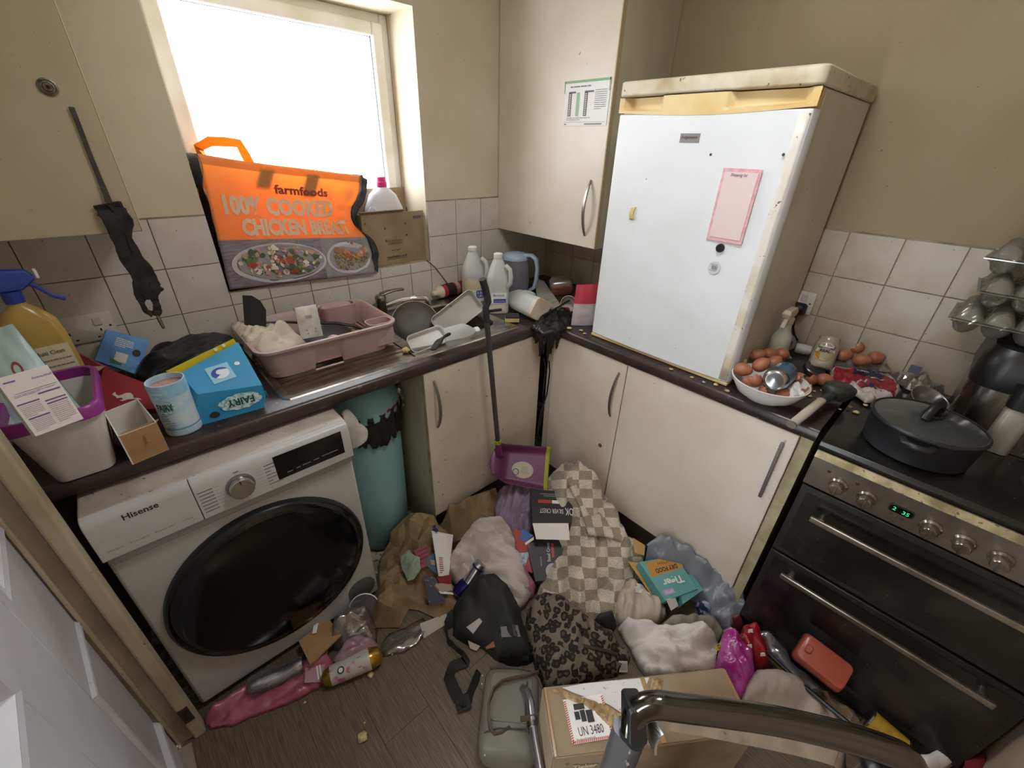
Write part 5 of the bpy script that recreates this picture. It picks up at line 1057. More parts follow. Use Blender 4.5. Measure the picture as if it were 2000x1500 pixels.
# kettle
kt = thing('kettle', 'pale blue glass jug kettle in the corner behind the milk bottles', 'kettle', (-.415, -.185, WT), R(-62))
B().lathe([(.075, 0), (.082, .004), (.082, .018), (.076, .022)], 36).build('kettle_base', mat('kettle_grey', '6f767c', .4), kt, smooth=50)
B().lathe([(.074, .024), (.076, .03), (.070, .15), (.062, .185)], 36, c0=True, c1=False).build('kettle_glass', mat('kettle_smoky_glass', '6b6670', .15, col2='7d7a86', ns=6, spec=.6), kt, smooth=60)
M_kb = mat('kettle_pale_blue', '9db0c2', .35)
B().lathe([(.066, .183), (.066, .195), (.058, .208), (.03, .216), (.001, .218)], 36, c0=False).build('kettle_lid', M_kb, kt, smooth=60)
B().strip([(.045, 0, .205), (.085, 0, .207), (.110, 0, .19), (.118, 0, .15), (.116, 0, .09), (.105, 0, .045), (.080, 0, .03)], (0, 1, 0), [.034, .034, .032, .028, .028, .030, .032], .016).build('handle', M_kb, kt, bevel=.005, smooth=60)
B().add([(-.060, -.02, .19), (-.060, .02, .19), (-.088, 0, .195), (-.062, -.018, .165), (-.062, .018, .165), (-.07, 0, .16)], [(0, 2, 1), (0, 3, 5, 2), (1, 2, 5, 4), (3, 4, 5), (0, 1, 4, 3)]).build('spout', M_kb, kt)
# sauce bottle on its side
sc2 = thing('sauce_bottle', 'red and black labelled cream sauce bottle lying by the tiles', 'bottle', at(880, 565, z=.945))
s0, s1 = at(846, 574, z=.946), at(915, 556, z=.946); sM = basis(s0, (s1-s0).cross(Vector((0, 0, 1))), Vector((0, 0, 1)));
sx_ = (s1-s0).normalized(); sM = Matrix(((0, 0, sx_.x, s0.x), (0, 0, sx_.y, s0.y), (0, 0, 0, s0.z), (0, 0, 0, 1))); a_v = Vector((0, 0, 1)); b_v = a_v.cross(sx_)
sM = Matrix(((a_v.x, b_v.x, sx_.x, s0.x), (a_v.y, b_v.y, sx_.y, s0.y), (a_v.z, b_v.z, sx_.z, s0.z), (0, 0, 0, 1)))
B().lathe([(.010, -.004), (.012, 0), (.014, .006), (.014, .018), (.030, .034), (.032, .06)], 28, M=sM).build('shoulder', mat('cream_sauce_plastic', 'cfc3ab', .4), sc2, world=True, smooth=60)
B().lathe([(.0325, .052), (.033, .056), (.033, .22), (.030, .228), (.001, .229)], 28, M=sM).build('red_label', mat('red_label', 'a5283a', .45), sc2, world=True, smooth=60)
B().lathe([(.0334, .075), (.0334, .125)], 28, M=sM, c0=False, c1=False).build('black_label', M_ink, sc2, world=True, smooth=60)
B().lathe([(.0336, .132), (.0336, .155)], 28, M=sM, c0=False, c1=False).build('cream_label', mat('cream_label', 'bfae8c', .5), sc2, world=True, smooth=60)
# sponge, chopping board, small packs in the corner
sg = thing('sponge', 'small yellow sponge with a black scouring side by the sink corner', 'sponge', at(1000, 620, z=.92))
sgM = basis(at(1000, 622, z=.9265), (.75, -.62, .0), (.62, .75, .12))
B().cb((0, 0, 0), (.062, .042, .020), M=sgM).build('foam', mat('yellow_foam', 'cdb77e', .9, bump=.5, bs=150), sg, world=True, bevel=.003)
B().cb((0, 0, .0135), (.062, .042, .006), M=sgM).build('scourer', M_blackr, sg, world=True, bevel=.001)
board('chopping_board', 'pale grey wooden chopping board lying beside the kettle', 'chopping board', [at(1043, 543, z=.945), at(1062, 548, z=.94), at(1100, 600, z=.925), at(1052, 600, z=.925)], .014, mat('grey_wood', 'a9a498', .7, col2='8f897c', ns=12, aniso=(1, 8, 1)))
br = thing('sausage_pack', 'brown meat pack in cloudy film lying against the tiles', 'food pack', at(1098, 560, z=.93))
bM = basis(at(1096, 562, z=.947), (.78, -.60, .12), (.5, .7, .3))
B().loft([rr(.115, .06, .016, -.022, 5), rr(.12, .066, .018, 0, 5), rr(.112, .058, .018, .022, 5)], M=bM).build('contents', mat('rusty_brown_food', '8a5540', .7, col2='74432f', ns=20), br, world=True, smooth=50)
B().loft([rr(.118, .052, .016, .010, 5, 0, .006), rr(.126, .060, .018, .030, 5, .002, .016), rr(.10, .05, .016, .042, 5, 0, .022)], M=bM).build('film', clear('cloudy_film', 'e8dfd6', .2, .25, ('b9aca0', .35)), br, world=True, smooth=50)
pbt = thing('water_bottle', 'clear squashed plastic bottle with a red cap by the fridge', 'bottle', at(1145, 575, z=.93))
qM = Matrix.Translation(at(1147, 580, x=-.24)+Vector((0, 0, -.04)))
B().lathe([(.030, -.03), (.034, -.02), (.034, .03), (.030, .045), (.014, .062), (.013, .072)], 20, M=qM, c1=False).build('bottle_body', clear('clear_bottle_plastic', 'ecebee', .18, .06, ('b9b6b8', .18)), pbt, world=True, smooth=50)
B().lathe([(.0155, .066), (.0155, .083), (.001, .084)], 18, M=qM).build('cap', mat('dark_red_cap', '8e2a33', .4), pbt, world=True, smooth=40)
rp = thing('food_pouch', 'red topped frosted food pouch standing on worktop left of the fridge', 'pouch', at(1138, 636, z=WT))
q4r = [at(1126, 556, y=-.665), at(1176, 554, y=-.735), at(1170, 642, y=-.748), at(1115, 636, y=-.672)]
for k in (2, 3): q4r[k].z = WT+.001
def rpq(u, v, s_):
    p = q4r[3].lerp(q4r[2], u).lerp(q4r[0].lerp(q4r[1], u), v); bul = .020*math.sin(math.pi*u)**.6*math.sin(math.pi*(.15+.82*v))**.7
    return p+Vector((-.72, -.6, 0))*s_*(bul+.001)+Vector((-.7, -.6, 0))*.003*noise.noise(Vector((u*5, v*5, s_)))
b = B(); b.grid(lambda u, v: rpq(u, v, 1), 12, 20).grid(lambda u, v: rpq(1-u, v, -1), 12, 20)
for k in range(len(b.f)): b.mi[k] = 1 if ((k % 240)//12) >= 11 else 0
b.build('pouch_body', [mat('frosted_pouch', 'aca4a6', .35, col2='bdb6b8', ns=9), mat('red_pouch_top', 'b02e42', .4)], rp, world=True, smooth=180)
lines(rpq(.45, .76, 1)+Vector((-.004, -.004, 0)), (q4r[2]-q4r[3]).normalized(), (0, 0, 1), [(-.018, .016, .008-.006*k, .0012) for k in range(4)], mat('faint_red_print', 'c25a66', .5), rp, world=True)
wm_ = thing('white_mug', 'white rounded plastic cup lying by the red topped pouch', 'cup', at(1108, 590, z=.95))
cM = basis(at(1110, 594, z=.944), (.2, .3, .9), (-.5, .6, 0))
B().lathe([(.020, -.034), (.030, -.030), (.036, .0), (.038, .036), (.036, .036), (.030, -.024), (.001, -.026)], 28, M=cM).build('cup_body', M_wplas, wm_, world=True, smooth=50)
ldl = B().tube([at(1060, 617, z=.935), at(1085, 603, z=.955), at(1112, 587, z=.975)], [.006, .004, .0045], 8).build('cable_end', M_black); tag(ldl, 'short black flex crossing in front of the white cup', 'cable')
rb2 = thing('red_ribbon', 'dark red packet strip lying on worktop left of the fridge', 'packet', at(1100, 606, z=.92))
slab([at(1092, 590, z=.93), at(1110, 597, z=.925), at(1116, 610, z=.915), at(1098, 604, z=.918)], .006, mat('dark_red_pack', '8e2c3a', .5), rb2, 'packet_body', bevel=.002)
# black bag dripping over the inner corner, with cables below
bk = thing('torn_bin_bag', 'torn black bin bag spilling over the inner worktop corner in shreds', 'bag', at(1075, 632, z=WT))
drape(outl(WT, (1035, 640), (1050, 622), (1075, 612), (1105, 607), (1118, 612), (1120, 628), (1108, 642), (1090, 652), (1060, 655)), h=.026, edge=.05, fold=.010, fs=26, ang=.4, seed=8, g=.007, crease=.003).build('bag_film', M_bag, bk, world=True, smooth=180, solid=.001)
q = random.Random(4)
for k in range(15):
    px = 1046+3.6*k; x = -.63+.006*k; top = at(px, 645+q.uniform(-4, 6), z=.914); L_ = q.uniform(.07, .19)*(1-.5*abs(k-7)/9); P_ = []
    base = Vector((-.598-.012*q.random(), -.602-.012*q.random(), .908))
    s_ = top.lerp(base, .75); s_ = Vector((min(s_.x, -.600), min(s_.y, -.600), .915))
    d_ = Vector(((k-7)*.0045, -(k-7)*.0045, 0))
    for j in range(9):
        f = j/8; P_.append(s_+d_+Vector((-.006-.006*math.sin(f*3)+.008*noise.noise(Vector((k, f*4, 1))), -.006-.006*math.sin(f*3)+.008*noise.noise(Vector((k, f*4, 7))), -.002-L_*f)))
    P_ = [top+Vector((0, 0, .004))]+P_
    B().strip(P_, (.74, -.67, .2*noise.noise(Vector((k, 0, 0)))), [.026]+[.022*(1-.6*j/8)*(1+.5*noise.noise(Vector((k*2, j*.8, 3)))) for j in range(9)], .004).build('shred', M_bag, bk, world=True, bevel=.001)
for k, (dx, pts_) in enumerate(((0, [(1062, 700), (1066, 720), (1060, 770), (1062, 800), (1052, 840), (1046, 872)]), (1, [(1072, 705), (1074, 725), (1068, 770), (1058, 800), (1050, 838), (1056, 870)]))):
    P_ = [at(px, py, y=-.612-.004*k) for px, py in pts_]; Q_ = []
    for i in range(len(P_)-1):
        for j in range(4): Q_.append(P_[i].lerp(P_[i+1], j/4))
    Q_.append(P_[-1]); Q_ = [Vector((-.597, -.600, .905)) if False else p for p in Q_]
    o_ = B().tube(Q_, .0032, 8).build('hanging_cable', M_black, smooth=60); tag(o_, ['black cable in the cabinet corner, ending left behind the dustpan', 'black cable in the cabinet corner, ending right behind the dustpan'][k], 'cable', 'twisted cables in the cabinet corner')
for k, (px, py, z_) in enumerate(((1112, 642, .913), (1135, 646, .913), (1142, 652, .913))): blob('food_scrap', ['pale dried scrap at the foot of the red topped pouch', 'pale crumbs left of the fridge foot', 'small pale crumb under the fridge corner'][k], 'food scrap', at(px, py, z=z_), .011-.002*k, M_crumb, k, .35)
# ---------------------------------------------------------------- right worktop, beside the fridge
M_egg = mat('brown_egg_shell', 'a3674a', .45, col2='955a3f', ns=7, specks=[(90, '7d4630', .76)])
M_eggin = mat('egg_shell_inside', 'cfb48c', .7, col2='c0a071', ns=20)
def egg_mesh(b, r=.0215, n=18, cut=None, M=None):
    prof = []
    for k in range(0, 15):
        t = math.pi*k/14; z = -math.cos(t); rad = math.sin(t)*(1-.13*z); prof.append((max(rad*r, .0003), z*r*1.28))
    if cut is None: return b.lathe(prof, n, M=M)
    prof = [p for p in prof if p[1] < cut*r]
    rings = [[(rr_*math.cos(2*math.pi*i/n), rr_*math.sin(2*math.pi*i/n), z+(.0022*((i*7) % 5-2) if k == len(prof)-1 else 0)) for i in range(n)] for k, (rr_, z) in enumerate(prof)]
    inn = [[(x*.93, y*.93, z*.95) for x, y, z in rg_] for rg_ in rings[::-1]]; inn = [[(x, y, z-.0) for x, y, z in rg_] for rg_ in inn]
    return b.loft(rings+inn, True, True, mi=[0]*(len(rings)-1)+[1]*len(inn), M=M)
eggA = egg_mesh(B()).build('egg', M_egg, smooth=180); halfA = egg_mesh(B(), cut=.15).build('egg_shell', [M_egg, M_eggin], smooth=60)
used = [False, False]
def egg(p, rot, lab, grp, half=False, sc=1.0):
    i = 1 if half else 0; src = halfA if half else eggA
    o = src if not used[i] else src.copy()
    if used[i]: COL.objects.link(o)
    used[i] = True; o.location = p; o.rotation_euler = rot; o.scale = (sc, sc, sc); tag(o, lab, 'egg shell' if half else 'egg', grp); return o
eb = thing('serving_bowl', 'white china bowl heaped with egg shells and a can near the worktop edge', 'bowl', at(1508, 762, z=.915))
bc_ = (at(1430, 722, z=.975)+at(1585, 762, z=.975))/2; rb_ = (at(1430, 722, z=.975)-at(1585, 762, z=.975)).length/2
bc_.z = WT; eb.location = bc_; FRAME[eb.name] = Matrix.Translation(bc_)
B().lathe([(.055, 0), (.058, .004), (.085, .02), (rb_-.004, .055), (rb_, .066), (rb_-.003, .067), (rb_-.008, .055), (.082, .024), (.05, .010), (.001, .009)], 56).build('bowl_body', mat('white_china', 'd6d5d2', .2), eb, smooth=60)
zc = bc_.z
EG = [((1452, 722), .985, 0), ((1480, 694), .985, 0), ((1503, 692), .985, 0), ((1487, 712), 1.005, 0), ((1528, 692), .985, 0), ((1512, 708), .99, 0)]
labs = ['whole brown egg at the left edge of the white bowl', 'whole brown egg at the back left of the bowl', 'brown egg in the middle back of the bowl', 'glossy brown egg on top of the heap in the bowl', 'brown egg at the back right of the bowl behind the can', 'brown egg touching the blue can in the bowl']
for ((px, py), z_, _), lb_ in zip(EG, labs): egg(at(px, py, z=z_), (R(70+30*math.sin(px)), R(20*math.cos(py)), R(px % 90)), lb_, 'eggs and shells in the white bowl', sc=1.0)
HV = [((1473, 740), .975, (R(-62), R(20), R(-30)), 'open half shell facing out at the front of the bowl'), ((1449, 703), .985, (R(30), 0, 0), 'yellow crusted broken shell at the back left of the bowl'), ((1562, 742), .975, (R(100), R(30), 0), 'brown half shell in the bowl right of the can'), ((1570, 757), .965, (R(-30), R(30), R(40)), 'yellow lined broken shell at the right rim of the bowl'), ((1548, 745), .960, (R(150), 0, 0), 'upturned brown shell under the can in the bowl')]
for (px, py), z_, rt, lb_ in HV: egg(at(px, py, z=z_), rt, lb_, 'eggs and shells in the white bowl', True)
for (px, py), z_, rt, lb_ in [((1500, 764), .952, (R(60), R(20), 0), 'brown shell low in the bowl left of the can base'), ((1532, 772), .950, (R(110), R(-20), R(40)), 'brown shell at the very front of the bowl'), ((1466, 750), .955, (R(120), R(10), R(20)), 'brown shell under the open half shell in the bowl')]: egg(at(px, py, z=z_), rt, lb_, 'eggs and shells in the white bowl', True)
egg(at(1582, 738, z=.932), (R(-50), R(20), R(-20)), 'yellow lined half shell on the worktop right of the bowl', 'egg shells on the right worktop', True)
egg(at(1611, 742, z=.932), (R(85), R(10), R(30)), 'brown egg on the worktop between bowl and red wrapper', 'egg shells on the right worktop')
paper_in = drape(outl(.955, (1528, 762), (1548, 752), (1568, 760), (1572, 775), (1545, 780)), h=.014, edge=.02, fold=.006, fs=40, seed=3, g=.004).build('tissue', M_paper, world=True, smooth=180, solid=.0008); tag(paper_in, 'crumpled white tissue in the bowl in front of the can', 'tissue')
# blue and silver drinks can lying in the bowl, its base to the front
cnn = thing('drinks_can', 'blue and silver drinks can lying in the bowl with its base forward', 'can', at(1520, 735, z=1.0))
ca = at(1512, 744, z=.998); cb_ = at(1547, 710, z=1.005)
axd = (cb_-ca).normalized(); axd = Vector((axd.x, axd.y, -.06)).normalized(); s1_ = axd.cross(Vector((0, 0, 1))).normalized(); s2_ = axd.cross(s1_)
M_alu = mat('can_aluminium', 'b5b6b8', .25, 1); M_canblue = mat('can_blue', '3b6f96', .3, .5, col2='2f5f86', ns=20)
def can(t_, M0, L=.122, r=.031, body=M_canblue, ms=None, zsil=.02):
    B().lathe([(r*.70, .004), (r*.74, 0), (r*.80, .001), (r*.97, .012), (r, .018)], 36, M=M0, c0=False).lathe([(.0006, .009), (r*.45, .008), (r*.66, .004), (r*.70, .004)], 36, M=M0, c0=False, c1=False).build('can_base', M_alu, t_, world=True, smooth=60)
    B().lathe([(r, .017), (r, L-.016), (r*.88, L-.004), (r*.88, L), (r*.84, L), (r*.82, L-.004), (.001, L-.004)], 36, M=M0, c0=False, mi=[0, 1, 1, 1, 1, 1]).build('can_wall', [body, M_alu], t_, world=True, smooth=50)
canM = axM(ca, axd); can(cnn, canM, .112, .036)
def on_cyl(M0, r, a0): return lambda x, y: M0 @ Vector((r*math.cos(a0+x/r), r*math.sin(a0+x/r), y))
put('SODA', (0, 0, 0), (1, 0, 0), (0, 1, 0), .012, M_whitecard, cnn, w=.04, world=True, fn=lambda x, y: on_cyl(canM, .0368, R(-115))(y, .06+x))
b = B()
for k in range(8):
    f = on_cyl(canM, .0367, R(-72)); b.add([f(-.012, .058+.004*k), f(.012, .058+.004*k), f(.012, .060+.004*k), f(-.012, .060+.004*k)], [(0, 1, 2, 3)])
b.build('barcode', mat('can_dark_print', '26323d', .5), cnn, world=True, smooth=0)['kind'] = 'stuff'
# white spray bottle beside the fridge
spb = thing('spray_bottle', 'cloudy white trigger spray bottle standing between fridge and wall socket', 'bottle', at(1490, 690, x=-.12))
z_ = WT; bs0 = Vector((-.255, -1.409, z_)); tpz_ = .225
M_spw = mat('cloudy_white_plastic', 'a9a996', .4, col2='98987f', ns=6); FRAME[spb.name] = Matrix.Translation(bs0); spb.location = bs0
B().loft([rr(.056, .056, .025, 0, 6), rr(.062, .062, .028, .006, 6), rr(.062, .062, .028, tpz_*.48, 6), rr(.056, .056, .026, tpz_*.56, 6), rr(.036, .036, .0178, tpz_*.64, 6), rr(.030, .030, .0148, tpz_*.76, 6)]).build('bottle_body', M_spw, spb, smooth=60)
B().lathe([(.017, tpz_*.74), (.018, tpz_*.76), (.018, tpz_*.84), (.014, tpz_*.86)], 20).build('collar', M_spw, spb, smooth=40)
B().loft([[(-.04, -.012, tpz_*.86), (.026, -.012, tpz_*.86), (.026, .012, tpz_*.86), (-.04, .012, tpz_*.86)], [(-.052, -.014, tpz_*.94), (.032, -.014, tpz_*.93), (.032, .014, tpz_*.93), (-.052, .014, tpz_*.94)], [(-.045, -.010, tpz_*1.0), (.026, -.010, tpz_*.99), (.026, .010, tpz_*.99), (-.045, .010, tpz_*1.0)]]).build('spray_head', mat('aged_cream_plastic', 'b3a68f', .4), spb, bevel=.003)
B().strip([(-.028, 0, tpz_*.88), (-.036, 0, tpz_*.80), (-.048, 0, tpz_*.72)], (0, 1, 0), .014, .006).build('trigger', MATS['aged_cream_plastic'], spb, bevel=.002)
# wall socket with plug
sk2 = socket('wall_socket', 'greasy wall socket with a black plug on the right hand tiles', (-.0078, -1.345, 1.098), (0, -1, 0), (0, 0, 1))
pg = thing('plug', 'black three pin plug and flex in the right wall socket', 'plug', at(1562, 602, x=-.02))
pM = basis(at(1562, 602, x=-.012), (0, -1, 0), (0, 0, 1))
B().loft([rr(.050, .046, .012, .004, 5), rr(.052, .048, .013, .016, 5), rr(.038, .036, .012, .032, 5), rr(.02, .02, .008, .036, 5)], M=pM).build('plug_body', M_black, pg, world=True, smooth=40)
B().tube([at(1556, 612, x=-.022), at(1551, 625, x=-.024), at(1549, 640, x=-.02), at(1552, 655, x=-.018), at(1558, 665, x=-.016)], [.0065, .005, .0038, .0035, .0035], 10).build('flex', M_black, pg, world=True, smooth=60)
# roll of tape, white tube, teal card
tr = thing('tape_roll', 'grey roll of tape standing on edge below the socket', 'tape', at(1535, 665, x=-.06))
B().lathe([(.020, -.012), (.032, -.012), (.032, .012), (.020, .012), (.020, -.012)], 36, M=basis(at(1536, 668, x=-.06), (.35, -.9, 0), (0, .1, 1)), c0=False, c1=False).build('tape_ring', mat('grey_tape', '8f8a85', .5, col2='7d7872', ns=10), tr, world=True, smooth=40)
teal = thing('sponge_cloth', 'pale teal folded card wedged behind the eggs', 'card', at(1530, 680, x=-.16))
slab([at(1512, 660, x=-.13), at(1517, 656, x=-.13), at(1547, 700, x=-.2), at(1505, 702, x=-.2)], .005, mat('pale_teal', '86a79a', .6), teal, 'card_sheet')
wt_ = thing('white_tube', 'short white cylinder lying below the socket flex', 'tube', at(1570, 682, x=-.06))
B().lathe([(.001, -.026), (.018, -.026), (.02, -.022), (.02, .022), (.018, .026), (.001, .026)], 24, M=axM(at(1568, 682, x=-.05), Vector((.3, -.95, .0)))).build('tube_body', M_wplas, wt_, world=True, smooth=40)
# mayonnaise jar
jr = thing('mayonnaise_jar', 'nearly empty glass jar with an orange and white label leaning by the tiles', 'jar', at(1600, 700, z=.95))
j0 = at(1592, 735, x=-.165); j0.z = WT+.012; j1 = at(1622, 660, x=-.115)
jm = axM(j0, j1-j0); Lj = (j1-j0).length
B().lathe([(.030, 0), (.037, .005), (.038, .02), (.038, Lj*.72), (.034, Lj*.85), (.031, Lj*.9), (.032, Lj), (.029, Lj)], 36, M=jm, c1=False).build('jar_glass', mat('smeared_glass', '968f7c', .18, col2='b5ad98', ns=10, th=(.45, .6)), jr, world=True, smooth=60)
ja = math.atan2((jm.inverted().to_3x3() @ (CAM-j0)).y, (jm.inverted().to_3x3() @ (CAM-j0)).x)
fj = on_cyl(jm, .0386, ja)
# label upright for the reader: reading direction turns with the jar
sgn_j = 1 if (fj(.01, .05)-fj(-.01, .05)).dot(RT) > 0 else -1
fl = lambda x, y: fj(sgn_j*x, y)
surf_poly([fl(.030*math.cos(k*.16), Lj*.50+.034*math.sin(k*.16)) for k in range(40)], mat('jar_label_white', 'c6bda9', .5), jr, 'label')
fj2 = on_cyl(jm, .0392, ja); fl2 = lambda x, y: fj2(sgn_j*x, y)
surf_poly([fl2(.0295*math.cos(k*.16), Lj*.50+.0335*math.sin(k*.16)) for k in range(20, 40)]+[fl2(.0295, Lj*.5), fl2(.015, Lj*.51), fl2(0, Lj*.512), fl2(-.015, Lj*.51)], mat('jar_label_orange', 'b07f2a', .5), jr, 'orange_label')
surf_poly([fl2(-.026, Lj*.60), fl2(-.013, Lj*.612), fl2(0, Lj*.615), fl2(.013, Lj*.612), fl2(.026, Lj*.60), fl2(.026, Lj*.71), fl2(.013, Lj*.725), fl2(0, Lj*.728), fl2(-.013, Lj*.725), fl2(-.026, Lj*.71)], mat('jar_band_dark', '33302f', .5), jr, 'dark_label_band')
fj3 = on_cyl(jm, .0398, ja); fl3 = lambda x, y: fj3(sgn_j*x, y)
put('HELLMANNS', (0, 0, 0), (1, 0, 0), (0, 1, 0), .008, M_whitecard, jr, w=.046, world=True, fn=lambda x, y: fl3(x, y+Lj*.668), bold=.02)
put('REAL', (0, 0, 0), (1, 0, 0), (0, 1, 0), .010, M_ink, jr, w=.032, world=True, fn=lambda x, y: fl3(x, y+Lj*.53), bold=.04)
ld = thing('jar_lid', 'dark round metal jar lid lying in front of the jar', 'lid', at(1588, 722, z=.92))
B().lathe([(.033, 0), (.035, .002), (.035, .014), (.032, .017), (.028, .0155), (.001, .0155)], 32, M=basis(at(1587, 724, z=.918), (.75, -.65, -.05), (.6, .7, .35))).build('lid_shell', mat('pewter_lid', '5d5c5e', .3, .8), ld, world=True, smooth=40)
# egg box with three eggs and a shell
ex = thing('egg_box', 'clear plastic egg box tray holding brown eggs against the tiles', 'egg carton', at(1682, 715, z=.92))
E0, E1, E2, E3 = at(1632, 692, z=.955), at(1726, 706, z=.955), at(1742, 728, z=.945), at(1626, 712, z=.945)
E0.x = min(E0.x, -.02); E1.x = min(E1.x, -.02)
o_, ec, eu, ev, en = slab([E0, E1, E2, E3], .003, M_clear, ex, 'tray_rim')
xM = basis(ec, eu, ev); lw = (E2-E3).length
B().loft([rr(lw*.98, .075, .012, 0, 5), rr(lw*.93, .066, .012, -.03, 5)], False, True, M=xM).build('tray_cups', clear('grubby_clear_plastic', 'd8d4cc', .2, .15, ('a8a196', .45)), ex, world=True, smooth=50)
plate(xM @ Vector((-.02, -.040, -.012)), eu, (en*.9-ev*.4).normalized(), lw*.7, .024, .0008, mat('box_label', 'b5aea3', .5), ex, 'label', True)
lines(xM @ Vector((-.035, -.0415, -.012)), eu, (en*.9-ev*.4).normalized(), [(-.02+.005*k, -.017+.005*k, 0, .013) for k in range(6)], M_greyink, ex, 'barcode', True, lift=.0022)
for (px, py, lb_) in ((1650, 693, 'brown egg in the egg box, nearest the jar'), (1683, 703, 'brown egg in the middle of the egg box'), (1712, 698, 'brown egg in the egg box, nearest the fryer')):
    p = at(px, py, z=.972); p.x = min(p.x, -.032); egg(p, (R(80), R(15), R(px % 70)), lb_, 'eggs in the egg box')
p = at(1672, 676, z=1.005); p.x = min(p.x, -.03); egg(p, (R(-55), R(15), R(10)), 'yellow lined half shell lying on top of the egg box', 'eggs in the egg box', True)
# bread wrapper
wr_ = thing('bread_wrapper', 'crumpled red white and blue film wrapper in front of the egg box', 'wrapper', at(1690, 760, z=.915))
ow = outl(.914, (1618, 712), (1650, 722), (1700, 730), (1738, 738), (1762, 770), (1740, 785), (1690, 788), (1672, 775), (1640, 760), (1620, 740))
for p in ow: p.x = min(p.x, -.03)
wd_ = drape(ow, h=.026, edge=.03, fold=.009, fs=30, ang=.7, seed=21, g=.006, crease=.004)
M_wr = [mat('wrapper_white', 'b9aca8', .35), mat('wrapper_red', '8e2430', .35), mat('wrapper_navy', '23243d', .35), mat('wrapper_cream', 'c0ab6a', .4)]
wc = sum(ow, Vector())/len(ow); wu = (at(1740, 760, z=.914)-at(1640, 735, z=.914)).normalized(); wv_ = Vector((-wu.y, wu.x, 0))
def wcol(p):
    d = Vector(p)-wc; x, y = d.dot(wu), d.dot(wv_); s_ = math.sin(x*60+y*25)
    if abs(x) > .085 or abs(y) > .075: return 0
    if y > .018 and x > -.03 and x < .055: return 3 if abs(y-.03-.1*x) < .006 and x > .005 else 2
    if abs(abs(x-.01)-(-.018-y)*.8) < .0035 and y < -.018: return 0
    if y < -.03 and abs(x-.02) < (-.03-y)*.55: return 2
    return 1
wd_.mi = [wcol([sum(wd_.v[i][a] for i in f)/len(f) for a in range(3)]) for f in wd_.f]
wd_.build('wrapper_film', M_wr, wr_, world=True, smooth=180, solid=.0008)
wz = max(v[2] for v in wd_.v); put('SUPER', wc+wu*-.008+wv_*.03+Vector((0, 0, wz-wc.z+.001)), wu, wv_, .012, M_whitecard, wr_, w=.036, world=True)
cpk = thing('clear_packaging', 'crumpled clear film packaging with a blue label by the fryer', 'packaging', at(1800, 720, x=-.07))
oc2 = [Vector(p) for p in outl(.912, (1735, 725), (1760, 712), (1800, 720), (1838, 735), (1850, 760), (1815, 775), (1770, 760))]
for p in oc2: p.x = min(p.x, -.015)
drape(oc2, h=.05, edge=.05, fold=.012, fs=24, seed=31, g=.009, crease=.006).build('film', clear('crumpled_clear_film', 'dcd8d0', .25, .15, ('a09a90', .40)), cpk, world=True, smooth=0)
plate(at(1787, 722, x=-.075), (0, -1, 0), (.35, 0, 1), .03, .026, .001, mat('navy_label', '33364f', .5), cpk, 'blue_label', True)
ptb = thing('plastic_tub', 'cloudy empty plastic tub behind the casserole pot', 'tub', at(1795, 790, z=.91))
pM = Matrix.Translation(at(1797, 795, z=.93)) @ Euler((R(20), R(-16), 0)).to_matrix().to_4x4()
B().lathe([(.001, -.026), (.036, -.026), (.040, -.02), (.050, .035), (.053, .037), (.052, .039), (.048, .036), (.038, -.018), (.001, -.022)], 32, M=pM).build('tub_shell', clear('cloudy_tub_plastic', 'cfcac0', .15, .25, ('8a857b', .55)), ptb, world=True, smooth=50)
B().lathe([(.001, 0), (.022, .0), (.018, .012), (.001, .018)], 18, M=Matrix.Translation(at(1780, 790, z=.918))).build('contents', mat('pinkish_food', 'a8948e', .8), ptb, world=True, smooth=180)
# pan handle and dark pan on the worktop / hob corner
kn2 = thing('frying_pan', 'dark grey pan with a pale worn handle pointing over the worktop edge', 'pan', at(1625, 775, z=.93))
h0, h1 = at(1545, 830, z=.945), at(1605, 782, z=.955)
B().tube([h0, h0.lerp(h1, .1), h0.lerp(h1, .5), h1], [.009, .012, .013, .012], 14, flat=.75).build('handle', mat('worn_cream_handle', 'a59a86', .45, col2='b9b2a6', ns=9), kn2, world=True, smooth=60)
B().tube([h0+(h0-h1)*.004, h0+(h1-h0)*.03], .0135, 14, flat=.75).build('handle_end', mat('handle_metal', '8d8478', .35, .7), kn2, world=True)
hp = at(1637, 765, z=.955)
B().lathe([(.001, -.022), (.034, -.022), (.045, -.004), (.047, .012), (.045, .018), (.03, .026), (.001, .028)], 32, M=Matrix.Translation(hp) @ Euler((0, R(8), R(-30))).to_matrix().to_4x4() @ Matrix.Scale(1.0, 4), sx=1.15, sy=.8).build('pan_body', mat('charcoal_pan', '33342f', .45), kn2, world=True, smooth=50)
B().tube([h1, h1.lerp(hp, .6)], [.012, .016], 12).build('handle_socket', mat('charcoal_pan', '33342f', .45), kn2, world=True, smooth=60)
CR = [(1590, 765, 'pale crumb on the worktop behind the pan handle'), (1612, 772, 'crumb beside the dark pan, nearest the red wrapper'), (1600, 780, 'crumb left of the charcoal pan'), (1625, 750, 'crumb between brown egg and red wrapper'), (1640, 800, 'pale pink crumb on the hob corner by the pan handle'), (1672, 806, 'crumb on the hob between charcoal pan and casserole'), (1690, 792, 'largest crumb on the hob below the red wrapper'), (1660, 795, 'crumb at the joint of worktop and hob'), (1605, 763, 'crumb in front of the half shell by the bowl'), (1580, 774, 'crumb at the right foot of the white bowl'), (1300, 728, 'flake under the middle of the fridge front'), (1345, 741, 'flake under the fridge right of middle'), (1367, 752, 'crumb on worktop before the fridge right corner'), (1398, 752, 'brown flake at the fridge right front foot'), (1420, 764, 'white speck between fridge and white bowl')]
